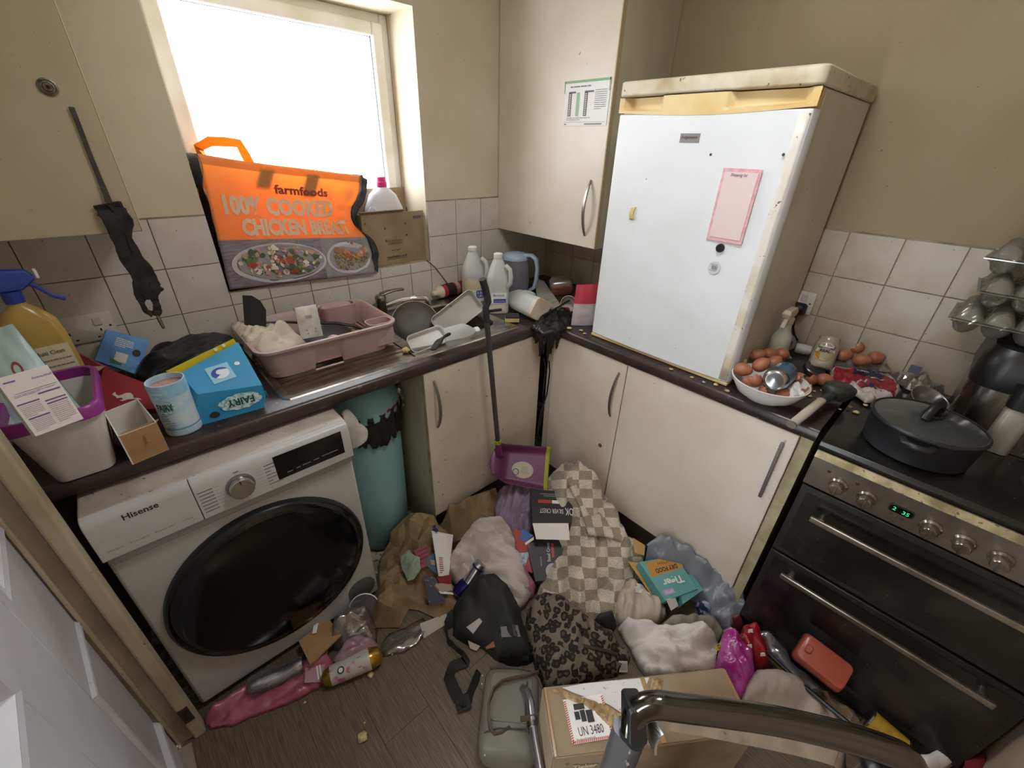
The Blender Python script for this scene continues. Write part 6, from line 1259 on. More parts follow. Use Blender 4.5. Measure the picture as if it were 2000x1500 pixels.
for k, (px, py, lb_) in enumerate(CR):
    p = at(px, py, z=.9115 if k not in (4, 5, 6) else .906); p.x = max(p.x, -.575)
    blob('crumb', lb_, 'crumb', p, .005+.004*((k*7) % 4)/4, M_crumb, k+9, .4, 'crumbs on the right worktop')
# ---------------------------------------------------------------- heap on the floor
from mathutils.bvhtree import BVHTree
TREES = []
def reg(b): TREES.append(BVHTree.FromPolygons([Vector(v) for v in b.v], b.f)); return b
def on(px, py, lift=0, floor=.002):                         # where this line of sight meets the heap already built (or the floor)
    d = (at(px, py, z=0)-CAM).normalized(); best = None
    for t in TREES:
        h = t.ray_cast(CAM, d)
        if h[0] is not None and (best is None or h[3] < best[1]): best = (h[0], h[3])
    p = best[0] if best else at(px, py, z=floor)
    return p-d*lift
def skirt_down(b, z0=.003, inset=.01):                        # close the heap down to the floor under a raised rim
    from collections import Counter
    cnt = Counter()
    for f in b.f:
        for i in range(len(f)): e = (f[i], f[(i+1) % len(f)]); cnt[tuple(sorted(e))] += 1
    ed = [e for e, c in cnt.items() if c == 1]; cx_ = sum(v[0] for v in b.v)/len(b.v); cy_ = sum(v[1] for v in b.v)/len(b.v); mp = {}
    for e in ed:
        for i in e:
            if i not in mp:
                x, y, z = b.v[i]; d = Vector((cx_-x, cy_-y)); d = d.normalized()*inset if d.length > 0 else d
                mp[i] = len(b.v); b.v.append((x+d.x, y+d.y, min(z0, z-.001)))
                if b.uv: b.uv.append(b.uv[i])
    for a, c in ed: b.f.append((a, c, mp[c], mp[a])); b.mi.append(b.mi[0])
    return b
def heap(nm, lab, cat, part, m, O, group=None, smooth=180, kid=None, skirt=True, **kw):
    b = drape(O, **kw); 
    if skirt: skirt_down(b)
    reg(b); o = b.build(nm, m, smooth=smooth); tag(o, lab, cat, group); return o
def pz(z, *px): return outl(z, *px)
M_lin = lambda n, c, c2, sc=12: mat(n, c, .92, col2=c2, ns=sc, bump=.3, bs=140)
# crumpled kraft paper bags
M_kp = mat('kraft_paper', '8a7152', .75, col2='735c41', ns=9)
heap('paper_bag', 'large crumpled brown paper bag beside the teal bin and washing machine', 'paper bag', 'bag', M_kp,
     pz(.01, (728, 1230), (733, 1150), (742, 1095, .04), (762, 1040, .12), (800, 1003, .17), (845, 1008, .17), (872, 1040, .15), (858, 1085, .10), (872, 1130, .05), (905, 1185, .01), (860, 1205), (800, 1188), (782, 1222)), smooth=0, h=.05, edge=.10, g=.030, fold=.034, fs=11, ang=1.9, seed=3, crease=.022, jit=.008)
heap('paper_bag', 'smaller torn brown paper bag leaning on the sink cabinet door', 'paper bag', 'bag', M_kp,
     pz(.1, (858, 1030), (880, 992, .16), (920, 968, .19), (968, 952, .20), (975, 985, .15), (962, 1025, .10), (905, 1055, .06), (875, 1060, .06)), smooth=0, h=.06, edge=.09, g=.028, fold=.030, fs=12, ang=.6, seed=9, crease=.020, jit=.006)
M_lilac = M_lin('lilac_cloth', '8f7f92', '7d6d80')
heap('lilac_garment', 'faded lilac garment bunched below the dustpan', 'clothing', 'cloth', M_lilac,
     pz(.15, (962, 985), (975, 955, .2), (1010, 945, .22), (1042, 958, .22), (1050, 1000, .16), (1035, 1055, .1), (1010, 1068, .08), (985, 1050, .1), (970, 1020)), h=.035, edge=.05, fold=.020, fs=24, ang=.4, seed=5, g=.007)
M_wcl = M_lin('grubby_white_cloth', 'c4bab4', 'b0a49c', 9)
heap('white_garment', 'grubby white garment heaped behind the black shoulder bag', 'clothing', 'cloth', M_wcl,
     pz(.05, (872, 1120), (890, 1070, .12), (930, 1022, .17), (985, 1020, .17), (1012, 1060, .12), (1030, 1110, .07), (1040, 1165, .03), (1010, 1190), (965, 1175), (930, 1150), (900, 1150)), h=.075, edge=.07, fold=.034, fs=17, ang=2.2, st=3, seed=12, g=.007)
heap('pink_cloth', 'small pink cloth poking out between white garment and black box', 'cloth', 'cloth', M_lin('dusty_pink_cloth', '9c6280', '87526c'),
     pz(.05, (1012, 1090, .11), (1026, 1100, .10), (1048, 1145, .05), (1040, 1168, .02), (1018, 1160), (1008, 1125)), h=.03, edge=.03, fold=.008, fs=30, seed=6, g=.007)
# black cardboard boxes with white and red print
M_bk = mat('matt_black_card', '1e1d1f', .5)
def boxy(nm, lab, cat, top4, depth, m, part='carton', bevel=.0015):
    t_ = thing(nm, lab, cat, sum([Vector(p) for p in top4], Vector())/4); o_, c, u, v, n = slab(top4, depth, m, t_, part, bevel=bevel)
    W = ((top4[1]-top4[0]).length+(top4[2]-top4[3]).length)/2; H = ((top4[0]-top4[3]).length+(top4[1]-top4[2]).length)/2
    return t_, c, u, v, n, W, H
TB = [at(1036, 955, z=.285), at(1122, 962, z=.285), at(1116, 1022, z=.255), at(1040, 1022, z=.255)]
t1, c, u, v, n, W, H = boxy('black_carton', 'upper black carton with upside-down white lettering and a white flap', 'box', TB, .10, M_bk)
put('SILVER CREST', c-u*W*.02-v*H*.14, -u, -v, H*.13, M_whitecard, t1, w=W*.56, world=True)
put('OK', c+u*W*.40-v*H*.14, -u, -v, H*.22, M_whitecard, t1, w=W*.2, world=True)
lines(c+v*H*.14, u, v, [(-.34*W, -.02*W, 0, H*.10)], mat('red_print', 'a3332f', .5), t1, 'red_stripe', True)
lines(c+v*H*.14, u, v, [(0, .2*W, 0, H*.10)], M_whitecard, t1, 'white_stripe', True)
lines(c+v*H*.32, u, v, [(-.28*W, .2*W, .06*H, H*.03), (-.2*W, .2*W, 0, H*.03)], M_greyink, t1, world=True)
slab([at(1040, 1022, z=.2565), at(1110, 1022, z=.2565), at(1113, 1055, z=.21), at(1047, 1053, z=.21)], .003, M_whitecard, t1, 'white_flap')
TB2 = [at(1025, 1052, z=.17), at(1105, 1052, z=.17), at(1088, 1132, z=.10), at(1046, 1136, z=.10)]
t2, c, u, v, n, W, H = boxy('black_carton', 'lower black carton with sideways white lettering partly under the blanket', 'box', TB2, .09, M_bk)
put('Steel Crest', c+u*W*.10+v*H*.16, v, -u, W*.10, M_whitecard, t2, w=H*.44, world=True)
lines(c+u*W*.24+v*H*.2, u, v, [(-.04*W, .04*W, 0, H*.34)], MATS['red_print'], t2, 'red_stripe', True)
lines(c-u*W*.16-v*H*.05, u, v, [(-.01*W, .02*W, 0, H*.22)], M_greyink, t2, world=True)
B().lathe([(.016, .0), (.030, .0), (.030, .0012), (.016, .0012), (.016, 0)], 30, M=basis(c+u*W*.20-v*H*.28, u, v), c0=False, c1=False).build('printed_ring', mat('ring_print', '9d9a9b', .5), t2, world=True, smooth=0)
# red, blue and white packet
tpk, c, u, v, n, W, H = boxy('snack_packet', 'red blue and white packet standing between white garment and black carton', 'packet', [at(1002, 1032, z=.20), at(1032, 1042, z=.19), at(1042, 1122, z=.09), at(1012, 1105, z=.10)], .014, mat('packet_red', '9a2a2d', .4))
poly_on([(-W*.5, H*.5), (W*.28, H*.46), (-W*.05, H*.22), (-W*.45, H*.25)], c, u, v, mat('packet_blue', '2f5f9e', .4), tpk, 'blue_print')
poly_on([(-W*.15, -H*.1), (W*.4, H*.02), (W*.45, -H*.42), (-W*.05, -H*.4)], c, u, v, mat('packet_pale', 'a9b6c4', .4, col2='5f7f9e', ns=90), tpk, 'pale_print')
poly_on([(-W*.05, H*.2), (W*.32, H*.44), (W*.38, H*.36), (W*.02, H*.14)], c, u, v, M_whitecard, tpk, 'white_print', lift=.0014)
# ---- blanket
def chk(name, ca, cb, scale):
    M = D.materials.new(name); MATS[name] = M; M.use_nodes = True; nt = M.node_tree; N = nt.nodes; L = nt.links; p = N['Principled BSDF']; p.inputs['Roughness'].default_value = .95; p.inputs['Sheen Weight'].default_value = .3
    uv = N.new('ShaderNodeUVMap'); nz_ = N.new('ShaderNodeTexNoise'); nz_.inputs['Scale'].default_value = 22; nz_.inputs['Detail'].default_value = 3
    ad = N.new('ShaderNodeMix'); ad.data_type = 'VECTOR'; ad.inputs[0].default_value = .012
    L.new(uv.outputs[0], nz_.inputs['Vector']); va = N.new('ShaderNodeVectorMath'); va.operation = 'MULTIPLY_ADD'; L.new(nz_.outputs['Color'], va.inputs[0]); va.inputs[1].default_value = (.010, .010, 0); L.new(uv.outputs[0], va.inputs[2]); N.remove(ad)
    ck_ = N.new('ShaderNodeTexChecker'); ck_.inputs['Scale'].default_value = scale; ck_.inputs['Color1'].default_value = hx(ca); ck_.inputs['Color2'].default_value = hx(cb); L.new(va.outputs[0], ck_.inputs['Vector'])
    n2 = N.new('ShaderNodeTexNoise'); n2.inputs['Scale'].default_value = 160; n2.inputs['Detail'].default_value = 4; L.new(uv.outputs[0], n2.inputs['Vector'])
    n3 = N.new('ShaderNodeTexNoise'); n3.inputs['Scale'].default_value = 9; L.new(uv.outputs[0], n3.inputs['Vector'])
    mr = N.new('ShaderNodeMapRange'); mr.inputs[1].default_value = .35; mr.inputs[2].default_value = .7; mr.inputs[3].default_value = .72; mr.inputs[4].default_value = 1.1; L.new(n2.outputs[0], mr.inputs[0])
    mr2 = N.new('ShaderNodeMapRange'); mr2.inputs[1].default_value = .35; mr2.inputs[2].default_value = .65; mr2.inputs[3].default_value = .82; mr2.inputs[4].default_value = 1.05; L.new(n3.outputs[0], mr2.inputs[0])
    mm = N.new('ShaderNodeMath'); mm.operation = 'MULTIPLY'; L.new(mr.outputs[0], mm.inputs[0]); L.new(mr2.outputs[0], mm.inputs[1])
    mx = N.new('ShaderNodeMix'); mx.data_type = 'RGBA'; mx.blend_type = 'MULTIPLY'; mx.inputs[0].default_value = 1; L.new(ck_.outputs[0], mx.inputs[6]); L.new(mm.outputs[0], mx.inputs[7]); L.new(mx.outputs[2], p.inputs['Base Color'])
    bm_ = N.new('ShaderNodeBump'); bm_.inputs['Strength'].default_value = .8; bm_.inputs['Distance'].default_value = .006; L.new(n2.outputs[0], bm_.inputs['Height']); L.new(bm_.outputs[0], p.inputs['Normal']); return M
M_blk = chk('checked_fleece', 'd6ccb8', '9f927c', 18.5)
bO = [Vector(p) for p in ((-1.185, -1.165, .004), (-1.06, -1.285, .004), (-.95, -1.375, .004), (-.80, -1.36, .004), (-.68, -1.33, .004), (-.625, -1.24, .02), (-.606, -1.10, .06), (-.606, -.95, .12), (-.612, -.84, .16), (-.70, -.775, .16), (-.80, -.80, .14), (-.86, -.90, .12), (-.96, -1.02, .05), (-1.08, -1.085, .02))]
bb_ = drape(bO, h=.085, edge=.10, fold=.040, fs=10.5, ang=.85, st=3.2, seed=17, g=.009, jit=.001, bumps=((-.73, -.92, .13, .17), (-.70, -1.10, .16, .10), (-.70, -1.24, .10, .05), (-.98, -1.20, .14, .015)), crease=.003,
            uvs=lambda x, y, z: (x*.74-y*.67, x*.67+y*.74+1.0*z))
skirt_down(bb_); reg(bb_)
bl_ = thing('blanket', 'fluffy cream and taupe checked blanket heaped in front of the cabinets', 'blanket', (-.8, -1.1, 0))
bb_.build('blanket_heap', M_blk, bl_, world=True, smooth=180)
gp = {}
corn = [(1114, 932), (1190, 912), (1218, 1052), (1150, 1046)]
N1 = 16
def fpt2(i, j):
    a, b = i/N1, j/N1; px = (corn[0][0]*(1-a)+corn[1][0]*a)*(1-b)+(corn[3][0]*(1-a)+corn[2][0]*a)*b; py = (corn[0][1]*(1-a)+corn[1][1]*a)*(1-b)+(corn[3][1]*(1-a)+corn[2][1]*a)*b
    return on(px, py)
raw = [[fpt2(i, j) for i in range(N1+1)] for j in range(N1+1)]
c0, c1, c2_, c3_ = raw[0][0], raw[0][N1], raw[N1][N1], raw[N1][0]
pl0 = lambda a, b: (c0*(1-a)+c1*a)*(1-b)+(c3_*(1-a)+c2_*a)*b
def flap(a, b):
    base = pl0(a, b); d = (base-CAM).normalized(); e = math.sin(math.pi*a)**.5*math.sin(math.pi*b)**.5
    return base-d*(.020+.040*e+.004*math.sin(b*9+a*3))
fbm = B().grid(flap, 26, 26); Wf = (c1-c0).length; Hf = (c3_-c0).length
fbm.uv = [((k % 27)/26*4.0/18.5+.003, (k//27)/26*5.6/18.5+.003) for k in range(27*27)]
reg(fbm)
fbm.build('folded_corner', M_blk, bl_, world=True, smooth=180, solid=.022, off=1)
# ---- dustpan with long handle
M_pan = mat('purple_dustpan', '683057', .42, col2='592a4b', ns=5); M_lime = mat('lime_rubber', '9a9d2c', .5)
dp = thing('dustpan', 'purple long-handled dustpan with lime lip standing on the heap', 'dustpan', at(1015, 905, z=.3))
dc_ = at(1018, 912, z=.315); dD = Vector((.70, -.66, -.10)); dW = Vector((.50, .52, .62)); DPM = basis(dc_, dD, dW)
Lp, Wp = .118, .100
def pan_pt(u, v, o=0):                                        # u along towards the lip, v across; sides and back curl up
    x = -Lp+2*Lp*u; w_ = Wp*(.82+.18*u); y = w_*(2*v-1); e = abs(2*v-1)
    z = .062*(max(0, e-.70)/.30)**1.6*(1-.55*u)+.075*(max(0, .22-u)/.22)**1.5
    sh = .05*(1-u)**2*0
    return DPM @ Vector((x+.03*(1-e*e)*0-(.028*(1-(2*v-1)**2) if u < .02 else 0), y*(1-.12*(max(0, .2-u)/.2)), z+o))
B().grid(lambda u, v: pan_pt(u, v), 26, 26).build('pan', M_pan, dp, world=True, smooth=180, solid=.003, off=0)
B().grid(lambda u, v: pan_pt(.955+.085*u, v, .002-.004*u), 4, 26).build('lip', M_lime, dp, world=True, smooth=180, solid=.004, off=0)
surf_poly([pan_pt(.53+.21*math.cos(k*.157), .43+.205*math.sin(k*.157), .0022) for k in range(40)], mat('label_beige', 'b0a493', .5), dp, 'label')
ringp = B().add([tuple(pan_pt(.40+.062*s*math.cos(k*.2094), .36+.085*s*math.sin(k*.2094), .0028)) for k in range(30) for s in (1, .8)], [(2*k, 2*k+1, (2*k+3) % 60, (2*k+2) % 60) for k in range(30)]); ringp.build('label_ring', M_ink, dp, world=True, smooth=0)
b = B()
for k in range(6):
    v0 = .34+.032*k; b.add([tuple(pan_pt(uu, vv, .0028)) for uu, vv in ((.50, v0), (.66-.01*k, v0+.01), (.66-.01*k, v0+.018), (.50, v0+.008))], [(0, 1, 2, 3)])
b.build('printed_text', M_greyink, dp, world=True, smooth=0)['kind'] = 'stuff'
hb0 = at(976, 893, y=-.665); hb1 = at(972, 850, y=-.662)
ptop = at(943, 543, y=-.640); pbot = at(974, 880, y=-.665)
B().tube([pan_pt(.06, .80, .01), pbot.lerp(ptop, -.03), pbot.lerp(ptop, .03), pbot.lerp(ptop, .07)], [.020, .017, .014, .0125], 14).build('handle_socket', M_pan, dp, world=True, smooth=60)
B().tube([pbot.lerp(ptop, .055), pbot.lerp(ptop, .075)], .0155, 14).build('lime_collar', M_lime, dp, world=True)
B().tube([pbot.lerp(ptop, .06), pbot.lerp(ptop, .80)], .0105, 12).build('pole', mat('dark_grey_pole', '3a3a3b', .45), dp, world=True, smooth=60)
gA = pbot.lerp(ptop, .79); gB = at(957, 628, y=-.645); gC = at(952, 590, y=-.642)
B().tube([gA, pbot.lerp(ptop, .86), gC+Vector((.004, 0, 0)), at(948, 565, y=-.64), at(942, 545, y=-.642)], [.012, .0125, .0125, .0135, .0125], 14).build('foam_grip', mat('black_foam_grip', '242425', .7), dp, world=True, smooth=60)
B().tube([at(955, 608, y=-.643), at(968, 606, y=-.625), at(978, 605, y=-.62)], .006, 8).build('hook', M_black, dp, world=True)
# ---- leopard print garment
def leopard():
    M = D.materials.new('leopard_print'); MATS['leopard_print'] = M; M.use_nodes = True; nt = M.node_tree; N = nt.nodes; L = nt.links; p = N['Principled BSDF']; p.inputs['Roughness'].default_value = .9
    tc = N.new('ShaderNodeTexCoord'); nz_ = N.new('ShaderNodeTexNoise'); nz_.inputs['Scale'].default_value = 26; L.new(tc.outputs['Object'], nz_.inputs['Vector'])
    va = N.new('ShaderNodeVectorMath'); va.operation = 'MULTIPLY_ADD'; L.new(nz_.outputs['Color'], va.inputs[0]); va.inputs[1].default_value = (.03, .03, .03); L.new(tc.outputs['Object'], va.inputs[2])
    vo = N.new('ShaderNodeTexVoronoi'); vo.inputs['Scale'].default_value = 36; vo.inputs['Randomness'].default_value = .8; L.new(va.outputs[0], vo.inputs['Vector'])
    n2 = N.new('ShaderNodeTexNoise'); n2.inputs['Scale'].default_value = 45; L.new(tc.outputs['Object'], n2.inputs['Vector'])
    ad = N.new('ShaderNodeMath'); ad.operation = 'MULTIPLY_ADD'; L.new(n2.outputs[0], ad.inputs[0]); ad.inputs[1].default_value = .35; L.new(vo.outputs['Distance'], ad.inputs[2])
    cr = N.new('ShaderNodeValToRGB'); e = cr.color_ramp.elements; cr.color_ramp.interpolation = 'CONSTANT'
    e[0].position = 0; e[0].color = hx('4f4335'); e[1].position = .40; e[1].color = hx('1d1814')
    x = e.new(.70); x.color = hx('6f6555'); L.new(ad.outputs[0], cr.inputs[0]); L.new(cr.outputs[0], p.inputs['Base Color']); return M
M_leo = leopard()
leo = heap('leopard_garment', 'leopard print garment heaped between blanket and cardboard box', 'clothing', 'cloth', M_leo,
     pz(.005, (1022, 1240), (1030, 1190, .04), (1060, 1160, .08), (1110, 1180, .08), (1150, 1212, .06), (1195, 1240, .03), (1228, 1285), (1222, 1312), (1180, 1330), (1120, 1342), (1062, 1352), (1045, 1310)), h=.09, edge=.11, fold=.020, fs=13, ang=.5, seed=23, g=.008)
pg_ = on(1217, 1302, .003)
tgl = plate(pg_, RT, UP, .030, .038, .001, M_whitecard, leo, 'paper_tag', True); lines(pg_, RT, UP, [(-.009+.0035*k, -.0075+.0035*k, 0, .024) for k in range(6)], M_greyink, leo, 'tag_barcode', True, lift=.0016)
sc_leo = B().tube([on(1140, 1262, .006), on(1160, 1266, .007), on(1185, 1272, .006), on(1205, 1278, .005)], .006, 8).build('dark_label', mat('dark_brown_label', '3a2c22', .8), leo, world=True)
# ---- black shoulder bag
M_bkcl = mat('black_nylon', '1b1c1b', .75, col2='222322', ns=14, bump=.15, bs=200)
sbg = thing('shoulder_bag', 'black fabric shoulder bag with long strap lying on the floor', 'bag', at(950, 1220, z=.0))
sO = pz(.004, (884, 1238), (886, 1200), (905, 1165, .04), (930, 1135, .09), (965, 1128, .11), (995, 1150, .10), (1015, 1195, .06), (1030, 1245, .02), (1040, 1292), (1012, 1303), (975, 1292), (940, 1270), (905, 1255))
sb_ = skirt_down(drape(sO, h=.10, edge=.08, fold=.016, fs=11, ang=1.2, seed=27, g=.010)); reg(sb_); sb_.build('bag_body', M_bkcl, sbg, world=True, smooth=180)
P_ = [on(x, y, .004) for x, y in ((884, 1203), (873, 1231), (876, 1255), (893, 1272), (911, 1284), (909, 1297), (884, 1303), (876, 1323), (889, 1354), (902, 1378), (918, 1362), (928, 1335), (937, 1310))]
Q_ = []
for i in range(len(P_)-1):
    for j in range(4): Q_.append(P_[i].lerp(P_[i+1], j/4)+Vector((0, 0, .010+.008*math.sin((i+j/4)*1.7))))
B().strip(Q_, [(.5*math.cos(i*.12), .6, .7*math.sin(i*.16)+.3) for i in range(len(Q_))], .036, .003).build('strap', M_bkcl, sbg, world=True)
B().strip([on(902, 1360, .012), on(906, 1376, .014), on(908, 1388, .012)], (.8, -.6, 0), .045, .008).build('buckle', M_blackr, sbg, world=True, bevel=.002)
P4 = [on(972, 1235, .010), on(1016, 1238, .010), on(1034, 1290, .012), on(978, 1292, .012)]
slab(P4, .010, mat('black_pocket', '232427', .7), sbg, 'front_pocket', bevel=.003)
slab([on(976, 1222, .014), on(1012, 1222, .014), on(1016, 1242, .014), on(980, 1246, .014)], .004, mat('grey_mesh_patch', '6e6d6d', .7), sbg, 'grey_patch', bevel=.002)
slab([on(1000, 1220, .019), on(1006, 1220, .019), on(1009, 1242, .019), on(1003, 1243, .019)], .003, M_black, sbg, 'zip_pull')
slab([on(911, 1225, .008), on(936, 1207, .008), on(942, 1214, .008), on(924, 1238, .008)], .002, mat('care_label', 'aeaaa8', .6), sbg, 'white_label')
slab([on(914, 1252, .010), on(938, 1262, .010), on(930, 1272, .010), on(918, 1266, .010)], .002, mat('pale_paper', 'b9a897', .7), sbg, 'paper_scrap')
slab([on(948, 1264, .010), on(964, 1252, .010), on(966, 1264, .010), on(950, 1268, .010)], .002, mat('orange_scrap', 'a5704a', .7), sbg, 'orange_scrap')
# ---- grey handbag with brown straps, steel pole across it
M_hb = mat('grey_leatherette', '6f6b61', .5, col2='625f57', ns=6); M_hbs = mat('brown_strap_leather', '4b3a30', .55)
hbg = thing('handbag', 'grey leatherette handbag with brown straps lying in front of the black bag', 'bag', (-1.45, -1.32, 0))
H4 = [at(944, 1295, z=.115), at(1042, 1303, z=.115), at(1052, 1480, z=.115), at(952, 1462, z=.115)]
hu = (H4[1]-H4[0]).normalized(); hv = (H4[0]-H4[3]).normalized()
HM = basis(sum(H4, Vector())/4, hu, hv); hw, hh_ = (H4[1]-H4[0]).length, (H4[0]-H4[3]).length
B().loft([rr(hw*.98, hh_*1.0, .03, -.112, 5), rr(hw*1.06, hh_*1.04, .035, -.09, 5), rr(hw*1.06, hh_*1.04, .035, -.03, 5), rr(hw*.99, hh_*1.0, .035, -.006, 5), rr(hw*.86, hh_*.9, .03, .002, 5)], M=HM).build('bag_body', M_hb, hbg, world=True, smooth=50)
B().loft([rr(hw*.80, hh_*.60, .02, .000, 5, -.0, hh_*.1), rr(hw*.78, hh_*.58, .02, .005, 5, 0, hh_*.1)], M=HM).build('front_pocket', mat('grey_leatherette_pocket', '66635a', .5), hbg, world=True, smooth=40)
B().tube([HM @ Vector((hw*.36, hh_*.44, .004)), HM @ Vector((hw*.1, hh_*.46, .006)), HM @ Vector((-hw*.46, hh_*.44, .004))], .002, 6).tube([HM @ Vector((hw*.30, hh_*.3, .006)), HM @ Vector((hw*.28, -hh_*.1, .007)), HM @ Vector((hw*.36, -hh_*.3, .005))], .002, 6).tube([HM @ Vector((-hw*.44, -hh_*.33, .004)), HM @ Vector((-hw*.2, -hh_*.27, .006)), HM @ Vector((hw*.3, -hh_*.26, .006))], .002, 6).build('piping', mat('dark_piping', '33322d', .6), hbg, world=True)['kind'] = 'stuff'
strap = [(1052, 1312), (1030, 1320), (1005, 1324), (982, 1330), (964, 1345), (955, 1372), (954, 1400), (957, 1422), (966, 1434), (980, 1432), (996, 1420)]
B().strip([at(x, y, z=.128+.012*math.sin(k*.5)) for k, (x, y) in enumerate(strap)], [(.2, .3, 1)]*len(strap), .011, .006).build('strap', M_hbs, hbg, world=True, bevel=.001)
B().strip([at(x, y, z=.17) for x, y in ((1016, 1405), (1032, 1402), (1048, 1399), (1062, 1396))], [(.2, .5, .8)]*4, .014, .006).build('strap', M_hbs, hbg, world=True, bevel=.001)
for (x, y) in ((942, 1320), (941, 1336), (947, 1460), (947, 1475)): B().lathe([(.003, 0), (.002, .002)], 8, M=Matrix.Translation(at(x, y, z=.108))).build('stud', M_chrome, hbg, world=True)
plp = thing('metal_pole', 'bent silver metal pole lying across the grey handbag', 'pole', at(1040, 1420, z=.15))
B().tube([at(1022, 1345, z=.12), at(1030, 1352, z=.145), at(1036, 1375, z=.16), at(1040, 1410, z=.165), at(1046, 1450, z=.165), at(1062, 1540, z=.165), at(1075, 1600, z=.165)], .0125, 16).build('pole_tube', mat('silver_tube', 'a3a1a6', .25, .9), plp, world=True, smooth=60)
B().tube([at(1038, 1410, z=.166), at(1040, 1420, z=.166)], .0145, 16).build('collar', M_chromed, plp, world=True)
# ---- cardboard box with battery label
M_cb = mat('scuffed_cardboard', '907c63', .8, col2='7f6b53', ns=10, specks=[(24, '73573a', .73)]); M_cbd = mat('torn_card_layer', '8a6f4c', .9, col2='b09a73', ns=40, bump=.6, bs=60)
A_, B_ = at(1062, 1346, z=.33), at(1414, 1308, z=.33); ux = (B_-A_).normalized(); uy = Vector((ux.y, -ux.x, 0)); Lb = (B_-A_).length; Db = .145
cbx = thing('cardboard_box', 'taped cardboard box with a torn white label and red bordered battery label', 'box', A_.lerp(B_, .5)*1-Vector((0, 0, .33)))
bx4 = [A_, B_, B_+uy*Db, A_+uy*Db]
b = B(); dz3 = Vector((0, 0, -.328))
for i in range(4):
    p, q = bx4[i], bx4[(i+1) % 4]; b.add([p, q, q+dz3, p+dz3], [(3, 2, 1, 0)])
b.add([p+dz3 for p in bx4], [(0, 1, 2, 3)])
b.build('box_sides', M_cb, cbx, world=True, smooth=0, solid=.004, off=-1)
def topP(a, d, z=0): return A_+ux*(Lb*a)+uy*(Db*d)+Vector((0, 0, z))
slab([topP(.0, 0, .002), topP(.53, 0, .002), topP(.53, 1, .002), topP(.0, 1, .002)], .004, M_cb, cbx, 'top_flap'); slab([topP(.532, 0, .003), topP(1, 0, .003), topP(1, 1, .002), topP(.532, 1, .002)], .004, M_cb, cbx, 'top_flap')
def tpx(px, py, dz=0): return at(px, py, z=.3328+dz)
wl_ = [(1098, 1343), (1140, 1335), (1200, 1329), (1268, 1323), (1262, 1340), (1262, 1362), (1248, 1388), (1214, 1392), (1188, 1376), (1165, 1364), (1140, 1360), (1118, 1352)]
b = B().add([tuple(tpx(*p, .0012)) for p in wl_], [tuple(range(len(wl_)))[::-1]]); b.build('torn_white_label', mat('torn_label_white', 'cfcdcb', .7, specks=[(90, '8d8984', .64)]), cbx, world=True, smooth=0, solid=.0006)
tc_ = [Vector(tpx(*p, .0006)) for p in ((1072, 1349), (1098, 1346), (1125, 1357), (1160, 1368), (1190, 1380), (1216, 1394), (1250, 1390), (1268, 1362), (1275, 1325), (1296, 1330), (1290, 1395), (1262, 1430), (1222, 1438), (1200, 1425), (1172, 1402), (1140, 1378), (1102, 1362))]
drape(tc_, h=.006, edge=.005, fold=.004, fs=70, seed=2, g=.005, crease=.005, jit=.003).build('torn_card_layer', M_cbd, cbx, world=True, smooth=0)
U4 = [(1104, 1366), (1172, 1358), (1200, 1440), (1118, 1454)]
uc = sum([tpx(*p, .0014) for p in U4], Vector())/4; ul_ = (tpx(*U4[2])-tpx(*U4[3])); uw = ul_.length; ul_ = ul_.normalized(); uvv = (tpx(*U4[0])-tpx(*U4[3])); uh = uvv.length; uvn = (uvv-ul_*uvv.dot(ul_)).normalized()
plate(uc, ul_, uvn, uw, uh, .0006, M_paper, cbx, 'battery_label', True)
put('UN 3480', uc-uvn*uh*.26, ul_, uvn, uh*.20, M_ink, cbx, w=uw*.60, world=True, lift=.0014)
put('For more information call', uc-uvn*uh*.42+ul_*(-uw*.16), ul_, uvn, uh*.05, M_ink, cbx, w=uw*.44, world=True, lift=.0014)
b = B(); bw = .006; nh = 22
for k in range(nh):                                           # red hatched border
    x = -uw/2+uw*k/nh; b.add([(x, -uh/2, .0016), (x+uw/nh*.55, -uh/2, .0016), (x+uw/nh*1.1, -uh/2+bw, .0016), (x+uw/nh*.5, -uh/2+bw, .0016)], [(0, 1, 2, 3)])
for k in range(int(nh*uh/uw)):
    y = -uh/2+uw*k/nh; b.add([(-uw/2, y, .0016), (-uw/2+bw, y+uw/nh*.5, .0016), (-uw/2+bw, y+uw/nh*1.05, .0016), (-uw/2, y+uw/nh*.55, .0016)], [(0, 1, 2, 3)]); b.add([(uw/2-bw, y, .0016), (uw/2, y+uw/nh*.5, .0016), (uw/2, y+uw/nh*1.05, .0016), (uw/2-bw, y+uw/nh*.55, .0016)], [(0, 1, 2, 3)])
B().add(b.v, b.f, M=basis(uc, ul_, uvn)).build('hatched_border', mat('hazard_red', 'b8473f', .6), cbx, world=True, smooth=0)['kind'] = 'stuff'
for x0, x1, y0, y1 in ((-.30, -.18, .0, .18), (-.16, -.04, -.06, .20), (-.02, .14, -.10, .18), (-.28, -.02, .22, .36)):
    b = B().box((x0*uw, y0*uh, .001), (x1*uw, y1*uh, .0018), M=basis(uc, ul_, uvn)); b.build('pictogram', M_ink, cbx, world=True, smooth=0)
fo = A_+uy*Db; put('Tieker', fo+ux*Lb*.155+uy*.0055+Vector((0, 0, -.052)), ux, (0, 0, 1), .022, mat('pale_print', 'c9b795', .6), cbx, w=.062, world=True, bold=.03)
M_tape = mat('glossy_brown_tape', 'a07f58', .2, spec=.7)
for a0, a1, d0, d1 in ((.0, .012, 0, 1), (.985, 1.0, 0, 1), (.52, .545, 0, 1)): slab([topP(a0, d0, .0045), topP(a1, d0, .0045), topP(a1, d1, .0045), topP(a0, d1, .0045)], .0008, M_tape, cbx, 'packing_tape')
